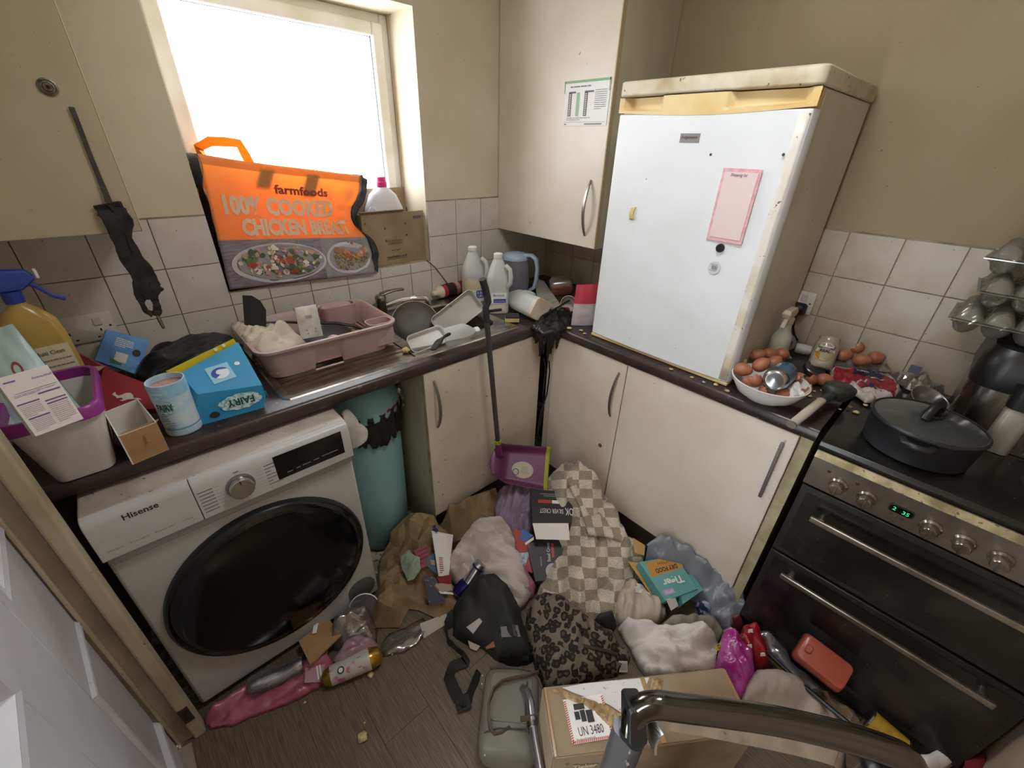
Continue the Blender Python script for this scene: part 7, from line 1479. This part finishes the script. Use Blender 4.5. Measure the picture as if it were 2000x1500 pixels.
b = B().add([A_+ux*.0-ux*.0015+Vector((0, 0, .004)), A_+uy*Db-ux*.0015+Vector((0, 0, .004)), A_+uy*Db-ux*.0015+dz3*.9, A_-ux*.0015+dz3*.9], [(0, 1, 2, 3)]); b.build('packing_tape', mat('creased_film_tape', '7d6a5c', .18, spec=.7, bump=.8, bs=40), cbx, world=True, smooth=0, solid=.0008)
b = B().add([fo+ux*.004+uy*.0015+Vector((0, 0, .002)), fo+ux*Lb*.995+uy*.0015+Vector((0, 0, .002)), fo+ux*Lb*.995+uy*.0015+Vector((0, 0, -.028)), fo+ux*.004+uy*.0015+Vector((0, 0, -.028))], [(0, 1, 2, 3)]); b.build('packing_tape', M_tape, cbx, world=True, smooth=0, solid=.0008)
# ---- chrome tubular frame in the foreground
fr_ = thing('chair_frame', 'chrome tubular chair frame with brushed steel band in the foreground', 'chair', (-1.43, -1.83, 0))
M_cht = mat('smoky_chrome_tube', '5f5e5b', .12, 1); M_band = mat('brushed_band', 'b9b6b0', .32, .95, col2='a39f97', ns=30, specks=[(60, '7c756b', .72)])
pA = [at(1236, 1425, z=.80), at(1240, 1402, z=.822), at(1255, 1383, z=.84), at(1285, 1377, z=.85), at(1320, 1381, z=.85), at(1500, 1405, z=.85), at(1640, 1436, z=.85), at(1730, 1464, z=.85), at(1768, 1482, z=.845), at(1780, 1500, z=.83), at(1780, 1530, z=.80)]
B().tube(smooth_path(pA), .0195, 20).build('arm_tube', M_cht, fr_, world=True, smooth=60)
hl = at(1275, 1367, z=.862); B().lathe([(.004, 0), (.003, .001)], 12, M=basis(at(1275, 1368, z=.868), RT, UP)).build('screw_hole', M_dark, fr_, world=True)
bdp = smooth_path([at(1272, 1455, z=.77), at(1276, 1418, z=.80), at(1292, 1405, z=.812), at(1325, 1404, z=.815), at(1500, 1437, z=.81), at(1610, 1463, z=.81), at(1640, 1478, z=.805), at(1650, 1500, z=.79), at(1652, 1540, z=.76)])
wbn = [(.05, -.35, -1)]*len(bdp)
B().strip(bdp, [tuple((UP*1.0+FW*.35))]*len(bdp), .034, .004).build('steel_band', M_band, fr_, world=True, smooth=50)
lg = at(1228, 1432, z=.79)
B().loft([[(lg.x+x*1.0, lg.y+y, z) for x, y, _ in rr(.030, .052, .0145, 0, 6)] for z in (0.012, .79)]).build('leg', mat('grey_leg_paint', '55565a', .3, .5), fr_, world=True, smooth=50)
lg2 = at(1735, 1510, z=.80); B().loft([[(lg2.x+x, lg2.y+y, z) for x, y, _ in rr(.030, .052, .0145, 0, 6)] for z in (0.012, .80)]).build('leg', MATS['grey_leg_paint'], fr_, world=True, smooth=50)
for l_ in (lg, lg2): B().lathe([(.03, 0), (.03, .02), (.02, .03)], 16, M=Matrix.Translation((l_.x, l_.y, 0)), sy=1.2).build('foot_cap', M_blackr, fr_, world=True)
CM = basis(at(1240, 1405, z=.82), RT, UP)
B().loft([rr(.028, .056, .006, -.028, 4), rr(.030, .058, .007, .014, 4), rr(.024, .05, .006, .019, 4)], M=CM).build('clamp', M_black, fr_, world=True, smooth=40)
B().box((lg.x+.016, lg.y-.012, .62), (lg.x+.024, lg.y+.012, .80)).build('bracket', M_black, fr_, world=True, bevel=.002)
for z_ in (.745, .705): B().lathe([(.0045, 0), (.003, .003), (.001, .0035)], 12, M=basis(Vector((lg.x, lg.y, z_))-FW*.03+RT*-.004, RT, UP)).build('rivet', M_chrome, fr_, world=True)
B().lathe([(.001, -.02), (.013, -.015), (.019, 0), (.013, .015), (.001, .02)], 20, M=basis(at(1708, 1492, z=.80), RT, UP)).build('end_knob', M_black, fr_, world=True, smooth=180)
# ---- cat food boxes
M_tq = mat('turquoise_card', '5f9b98', .5, col2='558f8d', ns=5); M_or = mat('amber_card', 'b5823a', .5)
C4 = [at(1290, 1085, z=.150), at(1330, 1098, z=.150), at(1372, 1160, z=.120), at(1316, 1180, z=.120)]
cf1 = [at(1252, 1090, z=.165), at(1312, 1082, z=.175), at(1372, 1152, z=.135), at(1318, 1178, z=.125)]
k1, c, u, v, n, W, H = boxy('cat_food_box', 'turquoise and amber kitten food carton lying upside-down by grey bag', 'box', [at(1248, 1098, z=.17), at(1318, 1085, z=.17), at(1364, 1150, z=.125), at(1300, 1174, z=.125)], .06, M_tq)
poly_on([(-W*.45, H*.47), (W*.5, H*.47), (W*.48, H*.12), (-W*.46, H*.08)], c, u, v, M_or, k1, 'amber_panel')
put('DRY FOOD', c+v*H*.20+u*W*.02, -u, -v, H*.12, M_ink, k1, w=W*.62, world=True, bold=.03, lift=.0014)
put('KITTEN', c+v*H*.36+u*W*.05, -u, -v, H*.06, M_ink, k1, w=W*.4, world=True, lift=.0014)
put('Tiger', c-v*H*.10+u*W*.04, -u, -v, H*.24, M_whitecard, k1, w=W*.58, world=True, bold=.03, lift=.0014)
plate(c-v*H*.34-u*W*.2, u, v, W*.3, H*.13, .0012, mat('lilac_patch', 'a98fc0', .5), k1, 'lilac_patch', True); put('KITTEN', c-v*H*.34-u*W*.2, -u, -v, H*.06, M_whitecard, k1, w=W*.22, world=True, lift=.002)
k2, c, u, v, n, W, H = boxy('cat_food_box', 'second turquoise kitten food carton, its open white end facing the cooker', 'box', [at(1322, 1128, z=.135), at(1352, 1120, z=.135), at(1374, 1152, z=.115), at(1334, 1180, z=.110)], .05, M_tq)
plate(c+v*H*.24-u*W*.04, u, v, W*.5, H*.18, .0012, M_or, k2, 'amber_patch', True)
put('Tiger', c-v*H*.14+u*W*.04, -u, -v, H*.26, M_whitecard, k2, w=W*.62, world=True, bold=.03)
slab([at(1303, 1172, z=.13), at(1318, 1166, z=.12), at(1326, 1184, z=.09), at(1310, 1192, z=.085)], .003, M_whitecard, k1, 'white_end_flap')
oc_ = thing('amber_card', 'amber and turquoise card flap poking out under the kitten food carton', 'card', at(1250, 1115, z=.13))
slab([at(1226, 1096, z=.135), at(1250, 1100, z=.135), at(1300, 1172, z=.08), at(1270, 1160, z=.08)], .004, M_or, oc_, 'card_sheet')
slab([at(1236, 1050, z=.21), at(1260, 1065, z=.20), at(1258, 1085, z=.18), at(1240, 1080, z=.18)], .004, mat('tan_card', 'a37b4a', .6), oc_, 'card_corner')
heap('grey_bin_liner', 'shiny grey plastic bag slumped along the wide cabinet door', 'bag', 'film', mat('grey_plastic_film', '7d8189', .28, col2='6f737b', ns=9, spec=.6),
     pz(.1, (1262, 1062, .20), (1290, 1042, .24), (1325, 1058, .23), (1372, 1092, .20), (1425, 1128, .16), (1452, 1165, .12), (1462, 1212, .05), (1425, 1222, .05), (1390, 1200, .06), (1376, 1160, .09), (1335, 1112, .14), (1290, 1092, .17)), h=.035, edge=.05, fold=.026, fs=24, ang=-.9, seed=33, g=.007, crease=.007)
bl2 = heap('navy_film', 'dark navy patterned packet under the grey plastic bag', 'packet', 'film', mat('navy_pattern', '20284a', .4, col2='8d93a3', ns=40, th=(.5, .56)),
     pz(.03, (1365, 1172, .08), (1385, 1180, .07), (1400, 1205, .04), (1385, 1215), (1362, 1205), (1358, 1185, .05)), h=.03, edge=.03, fold=.008, fs=30, seed=35, g=.007)
heap('carrier_bag', 'tan and white knotted carrier bag in front of the blanket', 'bag', 'film', mat('tan_carrier_film', 'bdb1a0', .5, col2='a79a87', ns=9),
     pz(.01, (1188, 1200), (1200, 1165, .05), (1222, 1140, .09), (1240, 1138, .10), (1262, 1158, .08), (1290, 1178, .05), (1302, 1205, .02), (1285, 1225), (1240, 1228), (1205, 1220)), h=.065, edge=.06, fold=.024, fs=24, ang=1.1, seed=37, g=.009, crease=.003)
wk = heap('white_knot', 'white twisted bag handle standing up from the tan carrier bag', 'bag handle', 'film', mat('white_film', 'cac6c0', .5),
     [on(x, y, .004) for x, y in ((1222, 1138), (1234, 1130), (1246, 1140), (1266, 1152), (1272, 1162), (1252, 1160), (1232, 1155))], h=.012, edge=.015, fold=.006, fs=45, seed=38, g=.006, skirt=False)
heap('dark_cloth', 'small black cloth between blanket and white trousers', 'cloth', 'cloth', M_bkcl,
     pz(.01, (1150, 1222, .05), (1172, 1198, .06), (1195, 1200, .05), (1205, 1222, .02), (1190, 1240), (1165, 1238)), h=.05, edge=.04, fold=.008, fs=25, seed=39, g=.008)
heap('white_trousers', 'white crumpled cotton trousers behind the cardboard box', 'clothing', 'cloth', M_lin('white_cotton', 'd6d0cb', 'c4b9ad', 7),
     pz(.01, (1208, 1228), (1222, 1212, .04), (1262, 1220, .06), (1310, 1228, .06), (1350, 1225, .06), (1392, 1245, .05), (1410, 1290, .02), (1402, 1312), (1330, 1322), (1262, 1325), (1240, 1290)), h=.08, edge=.06, fold=.034, fs=19, ang=-1.0, st=3.5, seed=41, g=.007)
heap('grey_cloth', 'grey green cloth bunched behind the white trousers', 'clothing', 'cloth', M_lin('grey_green_cloth', '8a8678', '777365', 8),
     pz(.02, (1290, 1222, .05), (1312, 1205, .07), (1350, 1200, .08), (1395, 1208, .07), (1412, 1240, .05), (1400, 1258, .03), (1360, 1245, .04), (1320, 1240, .04)), h=.05, edge=.05, fold=.014, fs=20, ang=.3, seed=43, g=.009)
heap('maroon_packet', 'dark maroon plastic packet below the grey bag', 'packet', 'film', mat('maroon_film', '5f2329', .35),
     pz(.03, (1405, 1205, .06), (1440, 1200, .08), (1455, 1212, .07), (1450, 1235, .03), (1420, 1232, .02)), h=.03, edge=.03, fold=.006, fs=25, seed=45, g=.008)
heap('pink_foil_bag', 'bright pink glossy foil bag lying at the box corner', 'bag', 'film', mat('magenta_foil', 'a12a80', .16, col2='b5589a', ns=14, th=(.5, .7), spec=.7),
     pz(.10, (1405, 1262, .13), (1412, 1235, .15), (1428, 1232, .15), (1446, 1255, .13), (1470, 1282, .11), (1472, 1320, .09), (1455, 1362, .07), (1440, 1368, .07), (1420, 1330, .09), (1408, 1295, .12)), h=.05, edge=.045, fold=.016, fs=26, ang=1.4, seed=47, g=.007, crease=.005)
heap('white_pink_packet', 'white and pink streaked film on top of the pink foil bag', 'packet', 'film', mat('pale_pink_film', 'c9a9b5', .35, col2='b3578a', ns=60, th=(.5, .6), aniso=(1, 6, 1)),
     [on(x, y, .004) for x, y in ((1412, 1232), (1428, 1222), (1444, 1236), (1446, 1258), (1430, 1262), (1416, 1250))], h=.016, edge=.02, fold=.006, fs=40, seed=48, g=.006, skirt=False)
heap('red_bag', 'glossy red plastic bag with white scraps behind the pink foil bag', 'bag', 'film', mat('red_glossy_film', '9a2028', .18, col2='7d1a22', ns=10, spec=.7),
     pz(.08, (1442, 1250, .12), (1450, 1222, .12), (1470, 1215, .12), (1485, 1240, .10), (1500, 1285, .07), (1505, 1308, .05), (1485, 1312, .05), (1470, 1295, .08), (1455, 1280, .1)), h=.045, edge=.04, fold=.014, fs=24, ang=1.2, seed=49, g=.008, crease=.004)
for k, (x, y) in enumerate(((1466, 1232), (1450, 1247), (1464, 1262), (1490, 1278))):
    p = on(x, y, .002); s_ = B().loft([[tuple(p+RT*a*.009+UP*b_*.007) for a, b_ in ((-1, -1), (1, -.8), (.8, 1), (-.9, .7))], [tuple(p-FW*.002+RT*a*.008+UP*b_*.006) for a, b_ in ((-1, -1), (1, -.8), (.8, 1), (-.9, .7))]]).build('paper_scrap', M_paper if k != 1 else clear('clear_scrap', gl=.4), smooth=0)
    tag(s_, ['small white scrap at the top of the red plastic bag', 'clear shiny scrap between pink and red bags', 'tiny pale scrap low on the red bag', 'white torn scrap at the right end of the red bag'][k], 'scrap')
heap('clear_bag', 'cloudy clear plastic film beside the red bag and tray', 'packaging', 'film', clear('cloudy_grey_film', 'c9c9ce', .22, .18, ('8d8d94', .5)),
     pz(.03, (1478, 1232, .10), (1500, 1232, .10), (1535, 1262, .06), (1545, 1290, .04), (1600, 1345), (1612, 1362), (1580, 1360), (1540, 1330), (1505, 1290, .05)), h=.03, edge=.04, fold=.012, fs=18, ang=-.8, seed=51, g=.010, crease=.004)
# red plastic food tray tilted against the cooker
rt_ = thing('red_food_tray', 'terracotta red plastic food tray leaning against the cooker foot', 'tray', at(1600, 1300, z=.05))
r4 = [at(1540, 1266, x=-.715), at(1574, 1244, x=-.662), at(1672, 1318, x=-.662), at(1644, 1346, x=-.715)]
uR = (r4[2]-r4[1]).normalized(); vR = (r4[1]-r4[0]+r4[2]-r4[3]); RM = basis(sum(r4, Vector())/4, uR, vR); wR = (r4[2]-r4[1]).length; hR = ((r4[1]-r4[0]).length+(r4[2]-r4[3]).length)/2+.012
B().loft([rr(wR*1.0, hR*1.28, .016, -.012, 5), rr(wR*.97, hR*1.20, .016, .004, 5), rr(wR*.92, hR*1.05, .016, .028, 5), rr(wR*.88, hR*.96, .014, .030, 5)], False, True, M=RM).build('tray_shell', mat('terracotta_red_plastic', 'a04a3c', .3, col2='94402f', ns=5, spec=.6), rt_, world=True, smooth=50, solid=.0015)
B().loft([rr(.020, .030, .008, .029, 4, -wR*.32, 0), rr(.014, .022, .006, .036, 4, -wR*.32, 0)], M=RM).build('moulded_ridge', MATS['terracotta_red_plastic'], rt_, world=True, smooth=40)
# black pole and folded yellow card
bp2 = B().tube([at(1502, 1278, z=.10), at(1560, 1332, z=.115), at(1640, 1398, z=.13), at(1720, 1462, z=.14)], .0065, 10).build('black_rod', M_black, smooth=60); tag(bp2, 'long thin black rod lying over the litter by the cooker', 'rod')
yc2 = thing('yellow_card', 'narrow yellow card strip beside the black rod', 'card', at(1525, 1305, z=.08))
slab([at(1500, 1285, z=.085), at(1508, 1282, z=.085), at(1552, 1322, z=.085), at(1545, 1328, z=.085)], .002, mat('ochre_card', 'a5934e', .6), yc2, 'card_sheet')
tg = thing('yellow_tag', 'small yellow and black tag at the edge of the pink foil bag', 'tag', at(1404, 1263, z=.12))
g4 = [at(1396, 1262, z=.135), at(1408, 1254, z=.14), at(1413, 1263, z=.135), at(1401, 1272, z=.13)]
o_, c, u, v, n = slab(g4, .002, mat('tag_yellow', 'a99a26', .5), tg, 'tag_sheet'); plate(c, u, v, .010, .011, .0008, M_ink, tg, 'black_square', True); plate(c, u, v, .006, .006, .0014, mat('tag_yellow', 'a99a26', .5), tg, 'inner_square', True)
heap('cushion_bag', 'beige quilted fabric pouch lying beside the box and pink foil bag', 'pouch', 'cloth', M_lin('beige_quilt', 'b5a89c', 'a09288', 10),
     pz(.06, (1446, 1372, .07), (1452, 1345, .09), (1480, 1310, .11), (1520, 1308, .10), (1560, 1330, .08), (1600, 1375, .05), (1640, 1420, .03), (1600, 1440, .03), (1520, 1420, .04)), h=.06, edge=.08, fold=.008, fs=14, seed=53, g=.010)
heap('torn_card', 'torn tan card scraps under the black rod', 'card', 'card', M_cb,
     pz(.01, (1590, 1345), (1620, 1358), (1668, 1395), (1690, 1420), (1660, 1432), (1630, 1412)), smooth=0, h=.03, edge=.04, g=.022, fold=.012, fs=14, crease=.01, seed=55)
heap('film_scrap', 'crumpled clear film beside the beige pouch', 'packaging', 'film', clear('crumpled_clear_film2', 'dcdce0', .25, .15, ('9b9ba2', .45)),
     pz(.06, (1520, 1305, .09), (1545, 1318, .08), (1575, 1345, .06), (1590, 1372, .04), (1565, 1362, .05), (1535, 1335, .08)), smooth=0, h=.03, edge=.03, fold=.01, fs=30, g=.010, crease=.006, seed=57)
yt = thing('yellow_tin', 'yellow printed tin with barcode lying by the cooker foot', 'tin', at(1740, 1440, z=.04))
y0_, y1_ = at(1695, 1400, x=-.665), at(1768, 1464, x=-.668); ym = axM(y0_, y1_-y0_); Ly_ = (y1_-y0_).length; ry = .029
B().lathe([(ry*.9, -.002), (ry*1.02, 0), (ry*1.02, .004), (ry, .006), (ry, Ly_-.006), (ry*1.02, Ly_-.004), (ry*1.02, Ly_), (ry*.9, Ly_)], 32, M=ym, mi=[1, 1, 1, 0, 1, 1, 1]).build('tin_wall', [mat('tin_yellow', 'b08a2e', .4, col2='8a5a28', ns=18, th=(.55, .65)), M_alu], yt, world=True, smooth=50)
va = (ym.inverted().to_3x3() @ (CAM-y0_)); fy = on_cyl(ym, ry+.0008, math.atan2(va.y, va.x))
surf_poly([fy(-.012, Ly_*.60), fy(.016, Ly_*.60), fy(.016, Ly_*.96), fy(-.012, Ly_*.96)], mat('tin_label', 'aba69c', .5), yt, 'white_label')
b = B(); fy2_ = on_cyl(ym, ry+.0014, math.atan2(va.y, va.x))
for k in range(9): b.add([fy2_(-.007, Ly_*(.66+.03*k)), fy2_(.012, Ly_*(.66+.03*k)), fy2_(.012, Ly_*(.672+.03*k)), fy2_(-.007, Ly_*(.672+.03*k))], [(0, 1, 2, 3)])
b.build('barcode', M_greyink, yt, world=True, smooth=0)['kind'] = 'stuff'
wbk = B().tube([at(1668, 1395, z=.02), at(1680, 1408, z=.03), at(1690, 1400, z=.02), at(1700, 1412, z=.03)], .003, 6).build('wire_scrap', M_chromed); tag(wbk, 'small bent metal wire beside the yellow tin', 'wire')
heap('white_paper_sheet', 'white paper sheet on the floor at the cooker corner', 'paper', 'paper', M_paper,
     pz(.02, (1784, 1490, .10), (1800, 1474, .11), (1840, 1464, .12), (1862, 1472, .12), (1890, 1466, .13), (1880, 1486, .12), (1840, 1500, .10), (1800, 1505, .10)), h=.012, edge=.03, fold=.006, fs=20, g=.010, seed=59)
heap('red_cloth', 'red cloth at the bottom right corner beside the cooker', 'cloth', 'cloth', M_lin('red_cloth_fabric', '7d1c24', '6b161e'),
     pz(.01, (1882, 1486, .15), (1905, 1470, .17), (1925, 1482, .16), (1935, 1515, .14), (1920, 1540, .12), (1880, 1530, .12)), h=.03, edge=.04, fold=.008, fs=20, g=.010, seed=61)
# ---- litter between paper bag and white garment
def card4(nm, lab, cat, q4, m, t=.003, extra=None):
    P = [on(x, y, l_) for x, y, l_ in q4]; t_ = thing(nm, lab, cat, sum(P, Vector())/4); o_, c, u, v, n = slab(P, t, m, t_, 'sheet'); W = ((P[1]-P[0]).length+(P[2]-P[3]).length)/2; H = ((P[0]-P[3]).length+(P[1]-P[2]).length)/2; return t_, c, u, v, n, W, H
t_, c, u, v, n, W, H = card4('pink_leaflet', 'salmon pink card leaflet in the litter by the brown paper bag', 'leaflet', ((808, 1075, .03), (834, 1062, .03), (842, 1100, .03), (822, 1110, .03)), mat('salmon_card', 'a35a5e', .6)); lines(c, u, v, para(-W*.4, W*.4, H*.3, -H*.3, 4, H*.05, 3), mat('salmon_ink', '7d3f45', .6), t_, world=True)
t_, c, u, v, n, W, H = card4('white_leaflet', 'folded white leaflet with red print and torn top', 'leaflet', ((845, 1036, .05), (884, 1045, .05), (878, 1124, .05), (856, 1126, .05)), M_paper); lines(c-u*W*.2, u, v, para(-W*.12, W*.12, -H*.1, -H*.42, 8, H*.02, 4), MATS['red_print'], t_, 'red_print', True)
slab([on(849, 1024, .05), on(860, 1024, .05), on(857, 1036, .05), on(848, 1036, .05)], .004, mat('royal_blue_tab', '2a3080', .5), t_, 'blue_tab')
t_, c, u, v, n, W, H = card4('blue_packet', 'small blue packet with a pale square in the litter heap', 'packet', ((838, 1088, .036), (850, 1078, .036), (858, 1122, .036), (832, 1106, .036)), mat('steel_blue_card', '4f7287', .5)); plate(c, u, v, W*.4, H*.3, .001, mat('pale_tan', 'a39a86', .6), t_, 'pale_patch', True)
t_, c, u, v, n, W, H = card4('navy_packet', 'navy patterned packet lying left of the blue and silver can', 'packet', ((827, 1122, .03), (852, 1130, .03), (872, 1178, .03), (838, 1182, .03)), mat('navy_packet_card', '1f2436', .45, col2='7f8796', ns=50, th=(.6, .63)), .008)
t_, c, u, v, n, W, H = card4('red_box', 'small crushed red and white carton below the white leaflet', 'carton', ((852, 1126, .04), (884, 1124, .04), (880, 1142, .04), (858, 1138, .04)), mat('crimson_card', '84242c', .5), .012)
t_, c, u, v, n, W, H = card4('cream_carton', 'small flattened cream carton beside the drinks can', 'carton', ((850, 1142, .05), (880, 1130, .05), (884, 1152, .05), (862, 1158, .05)), mat('beige_card', '9c8a78', .7), .010); slab([c-u*W*.5-v*H*.2, c+u*W*.3-v*H*.7, c+u*W*.35-v*H*.9, c-u*W*.45-v*H*.45], .004, M_paper, t_, 'white_edge')
gt = drape([on(x, y, .035) for x, y in ((782, 1085), (800, 1075), (818, 1090), (822, 1112), (810, 1132), (798, 1135), (785, 1112))], h=.022, edge=.03, fold=.008, fs=35, seed=71, g=.012, crease=.008).build('green_tissue', mat('pale_green_tissue', '97a58f', .8), smooth=0, solid=.001); tag(gt, 'pale green crumpled tissue on the brown paper bag', 'tissue')
# energy drink can
ec_ = thing('drinks_can', 'crushed blue and silver slim can lying on the litter by black bag', 'can', on(912, 1135, .03))
e0_, e1_ = on(893, 1160, .05), on(940, 1100, .045); eM = axM(e0_, e1_-e0_); eL = (e1_-e0_).length; re = .0265
def canring(z, r, sq=1): return [(r*math.cos(2*math.pi*i/28), r*sq*math.sin(2*math.pi*i/28), z) for i in range(28)]
B().loft([canring(0, re*.8), canring(.006, re), canring(eL*.25, re, .9), canring(eL*.42, re*1.05, .72), canring(eL*.6, re, .9), canring(eL*.85, re), canring(eL*.90, re*.98), canring(eL*.97, re*.84), canring(eL, re*.84), canring(eL-.002, re*.78)], M=eM, mi=[1, 0, 0, 1, 1, 2, 1, 1, 1]).build('can_wall', [mat('can_navy', '28286b', .3, .6), mat('can_silver', 'b5b2ba', .22, .9), mat('can_dark_ring', '26264a', .3, .6)], ec_, world=True, smooth=50)
# ---- litter at the foot of the washing machine
heap('pink_carrier_bag', 'pink plastic carrier bag trodden flat along the washing machine', 'bag', 'film', mat('rose_pink_film', 'a3546a', .32, col2='8e3f58', ns=9, spec=.6),
     pz(.003, (400, 1412), (404, 1392, .03), (440, 1362, .03), (500, 1330, .03), (560, 1300, .03), (640, 1275, .03), (660, 1300), (622, 1345), (560, 1378), (500, 1400), (450, 1418), (410, 1426)), h=.022, edge=.03, fold=.010, fs=20, ang=.3, seed=81, g=.009, crease=.004)
scn = thing('crushed_can', 'crushed silver can lying on the pink bag by the machine', 'can', on(545, 1310, .03))
s0_, s1_2 = on(488, 1342, .026), on(592, 1296, .026); sM_ = axM(s0_, s1_2-s0_); sL = (s1_2-s0_).length; rs = .029
B().loft([canring(0, rs*.82), canring(.004, rs*.9), canring(.010, rs), canring(sL*.2, rs*1.05, .8), canring(sL*.5, rs*1.15, .62), canring(sL*.62, rs*1.05, .55), canring(sL*.8, rs, .8), canring(sL*.93, rs*.95, .9), canring(sL*.97, rs*.82), canring(sL, rs*.82)], M=sM_).build('can_wall', mat('silver_can_print', '9a989c', .28, .85, col2='77757a', ns=40, aniso=(1, 8, 8)), scn, world=True, smooth=50)
b = B()
for k in range(8): b.tube([sM_ @ Vector((rs*1.02*math.cos(a), rs*.98*math.sin(a), sL*.93-.004*k*0-.0055*k)) for a in [2*math.pi*i/20 for i in range(21)]], .0007, 4, cap=False)
t_, c, u, v, n, W, H = card4('brown_card', 'torn brown corrugated card piece leaning on the machine foot', 'card', ((585, 1258, .05), (640, 1202, .07), (668, 1245, .055), (604, 1292, .045)), M_brown, .006)
slab([on(612, 1222, .08), on(622, 1216, .08), on(618, 1236, .075), on(610, 1238, .075)], .002, M_paper, t_, 'white_corner')
heap('bubble_film', 'crumpled clear bubbly film in front of the filter cover', 'packaging', 'film', clear('bubble_film_clear', 'd8d0cc', .25, .12, ('8a7f7c', .4)),
     pz(.003, (640, 1262, .03), (655, 1205, .08), (690, 1188, .08), (722, 1195, .05), (738, 1232), (735, 1262), (690, 1272), (655, 1275)), h=.05, edge=.05, fold=.012, fs=30, seed=83, g=.010, crease=.010)
lidp = thing('plastic_disc', 'round clear plastic lid standing on edge by the filter cover', 'lid', at(712, 1190, z=.05))
B().lathe([(.052, -.004), (.054, 0), (.052, .003), (.048, .001), (.001, .002)], 36, M=basis(at(712, 1186, z=.055), (.80, -.30, .3), (-.1, .5, .8)), c0=False).build('lid_disc', clear('lid_clear', 'e0dfe2', .25, .1, ('a5a3a8', .35)), lidp, world=True, smooth=50)
B().lathe([(.0525, -.003), (.055, 0), (.0525, .003), (.051, 0), (.0525, -.003)], 36, M=basis(at(712, 1186, z=.055), (.80, -.30, .3), (-.1, .5, .8)), c0=False, c1=False).build('lid_rim', M_whitecard, lidp, world=True, smooth=50)
gb2 = thing('gold_pouch', 'gold and white printed bottle shaped pouch lying on the floor', 'pouch', on(690, 1300, .02))
g0_, g1_ = at(628, 1328, z=.035), at(746, 1276, z=.04); gM = axM(g0_, g1_-g0_); gL = (g1_-g0_).length
va = gM.inverted().to_3x3() @ (CAM-g0_); ga = math.atan2(va.y, va.x)
def gring(z, r, sq=.8): return [(r*math.cos(ga+2*math.pi*i/28), r*math.sin(ga+2*math.pi*i/28), z) for i in range(28)]
B().loft([gring(0, .012), gring(.012, .026), gring(.03, .031), gring(gL*.5, .034), gring(gL*.8, .035), gring(gL*.95, .028), gring(gL, .014)], M=gM, mi=[0, 0, 1, 1, 0, 0]).build('pouch_body', [mat('gold_foil', 'b08a3a', .22, .7, col2='8d6a28', ns=20), mat('printed_white_foil', 'b3aaa6', .35, col2='a8608a', ns=34, th=(.55, .62))], gb2, world=True, smooth=50)
fg_ = on_cyl(gM, .0352, ga); 
surf_poly([fg_(-.004+.011*math.cos(k*.3), gL*.33+.011*math.sin(k*.3)) for k in range(21)], M_ink, gb2, 'round_emblem'); fg2 = on_cyl(gM, .0362, ga); surf_poly([fg2(-.004+.007*math.cos(k*.3), gL*.33+.007*math.sin(k*.3)) for k in range(21)], M_whitecard, gb2, 'emblem_centre')
surf_poly([fg_(-.02, gL*.6), fg_(.012, gL*.6), fg_(.012, gL*.66), fg_(-.02, gL*.66)], mat('magenta_print', '8d2a6b', .5), gb2, 'magenta_band')
t_, c, u, v, n, W, H = card4('pink_sachet', 'pale pink sachet with white stripes between the can and gold pouch', 'sachet', ((598, 1290, .02), (640, 1272, .03), (628, 1330, .022), (594, 1335, .02)), mat('dusty_pink_foil', 'a07880', .4), .004); lines(c+u*W*.12, u, v, [(-W*.06, W*.02, 0, H*.9), (W*.08, W*.16, 0, H*.9)], M_whitecard, t_, 'white_stripe', True)
heap('pink_film', 'crumpled pinkish film above the gold pouch', 'packaging', 'film', mat('pinkish_film', '8f6b78', .3, col2='a58a92', ns=16, spec=.6), pz(.01, (650, 1290, .05), (672, 1258, .06), (705, 1240, .05), (735, 1250, .03), (742, 1268, .03), (700, 1275, .06), (668, 1300, .05)), h=.03, edge=.03, fold=.01, fs=30, g=.009, crease=.006, seed=85)
heap('clear_wrapper', 'clear flat wrapper with pink edge on the floor below paper bag', 'wrapper', 'film', clear('flat_clear_wrapper', 'cfcac6', .18, .15, ('857f79', .35)), pz(.002, (742, 1262), (760, 1238), (800, 1222), (828, 1205), (840, 1228), (815, 1262), (790, 1275), (748, 1284)), h=.008, edge=.03, fold=.005, fs=24, g=.012, crease=.003, seed=87)
t_, c, u, v, n, W, H = card4('white_card', 'white card corner lying on the floor under the paper bag', 'card', ((820, 1218, .004), (872, 1198, .006), (878, 1216, .006), (828, 1246, .003)), mat('ivory_card', 'a9a394', .7), .002)
for k, ((x, y), r_, l_) in enumerate((((724, 1318), .010, 'dried pale scrap beside the gold pouch'), ((708, 1441), .014, 'pale tan crumb on the bare floor at the bottom'), ((596, 1372), .004, 'tiny pale crumb below the pink bag'), ((712, 1412), .003, 'tiny white speck on the bare floor'), ((766, 1278), .004, 'tiny pinkish crumb under the clear wrapper'))):
    blob('crumb', l_, 'crumb', at(x, y, z=.002), r_, M_crumb, 40+k, .5)
heap('dark_cloth', 'dark cloth wedged along the sink cabinet foot behind the paper bags', 'cloth', 'cloth', M_bkcl, pz(.02, (850, 1035, .10), (905, 985, .17), (960, 945, .19), (972, 950, .17), (965, 985, .05), (900, 1030, .03), (870, 1050, .03)), h=.02, edge=.03, fold=.008, fs=20, g=.012, seed=90)
heap('dark_sock', 'black crumpled cloth between white garment and lilac top', 'cloth', 'cloth', M_bkcl, pz(.05, (968, 1020, .14), (985, 1022, .14), (1005, 1055, .11), (1018, 1080, .08), (1000, 1075, .08), (980, 1045, .1)), h=.03, edge=.03, fold=.006, fs=25, g=.009, seed=92)
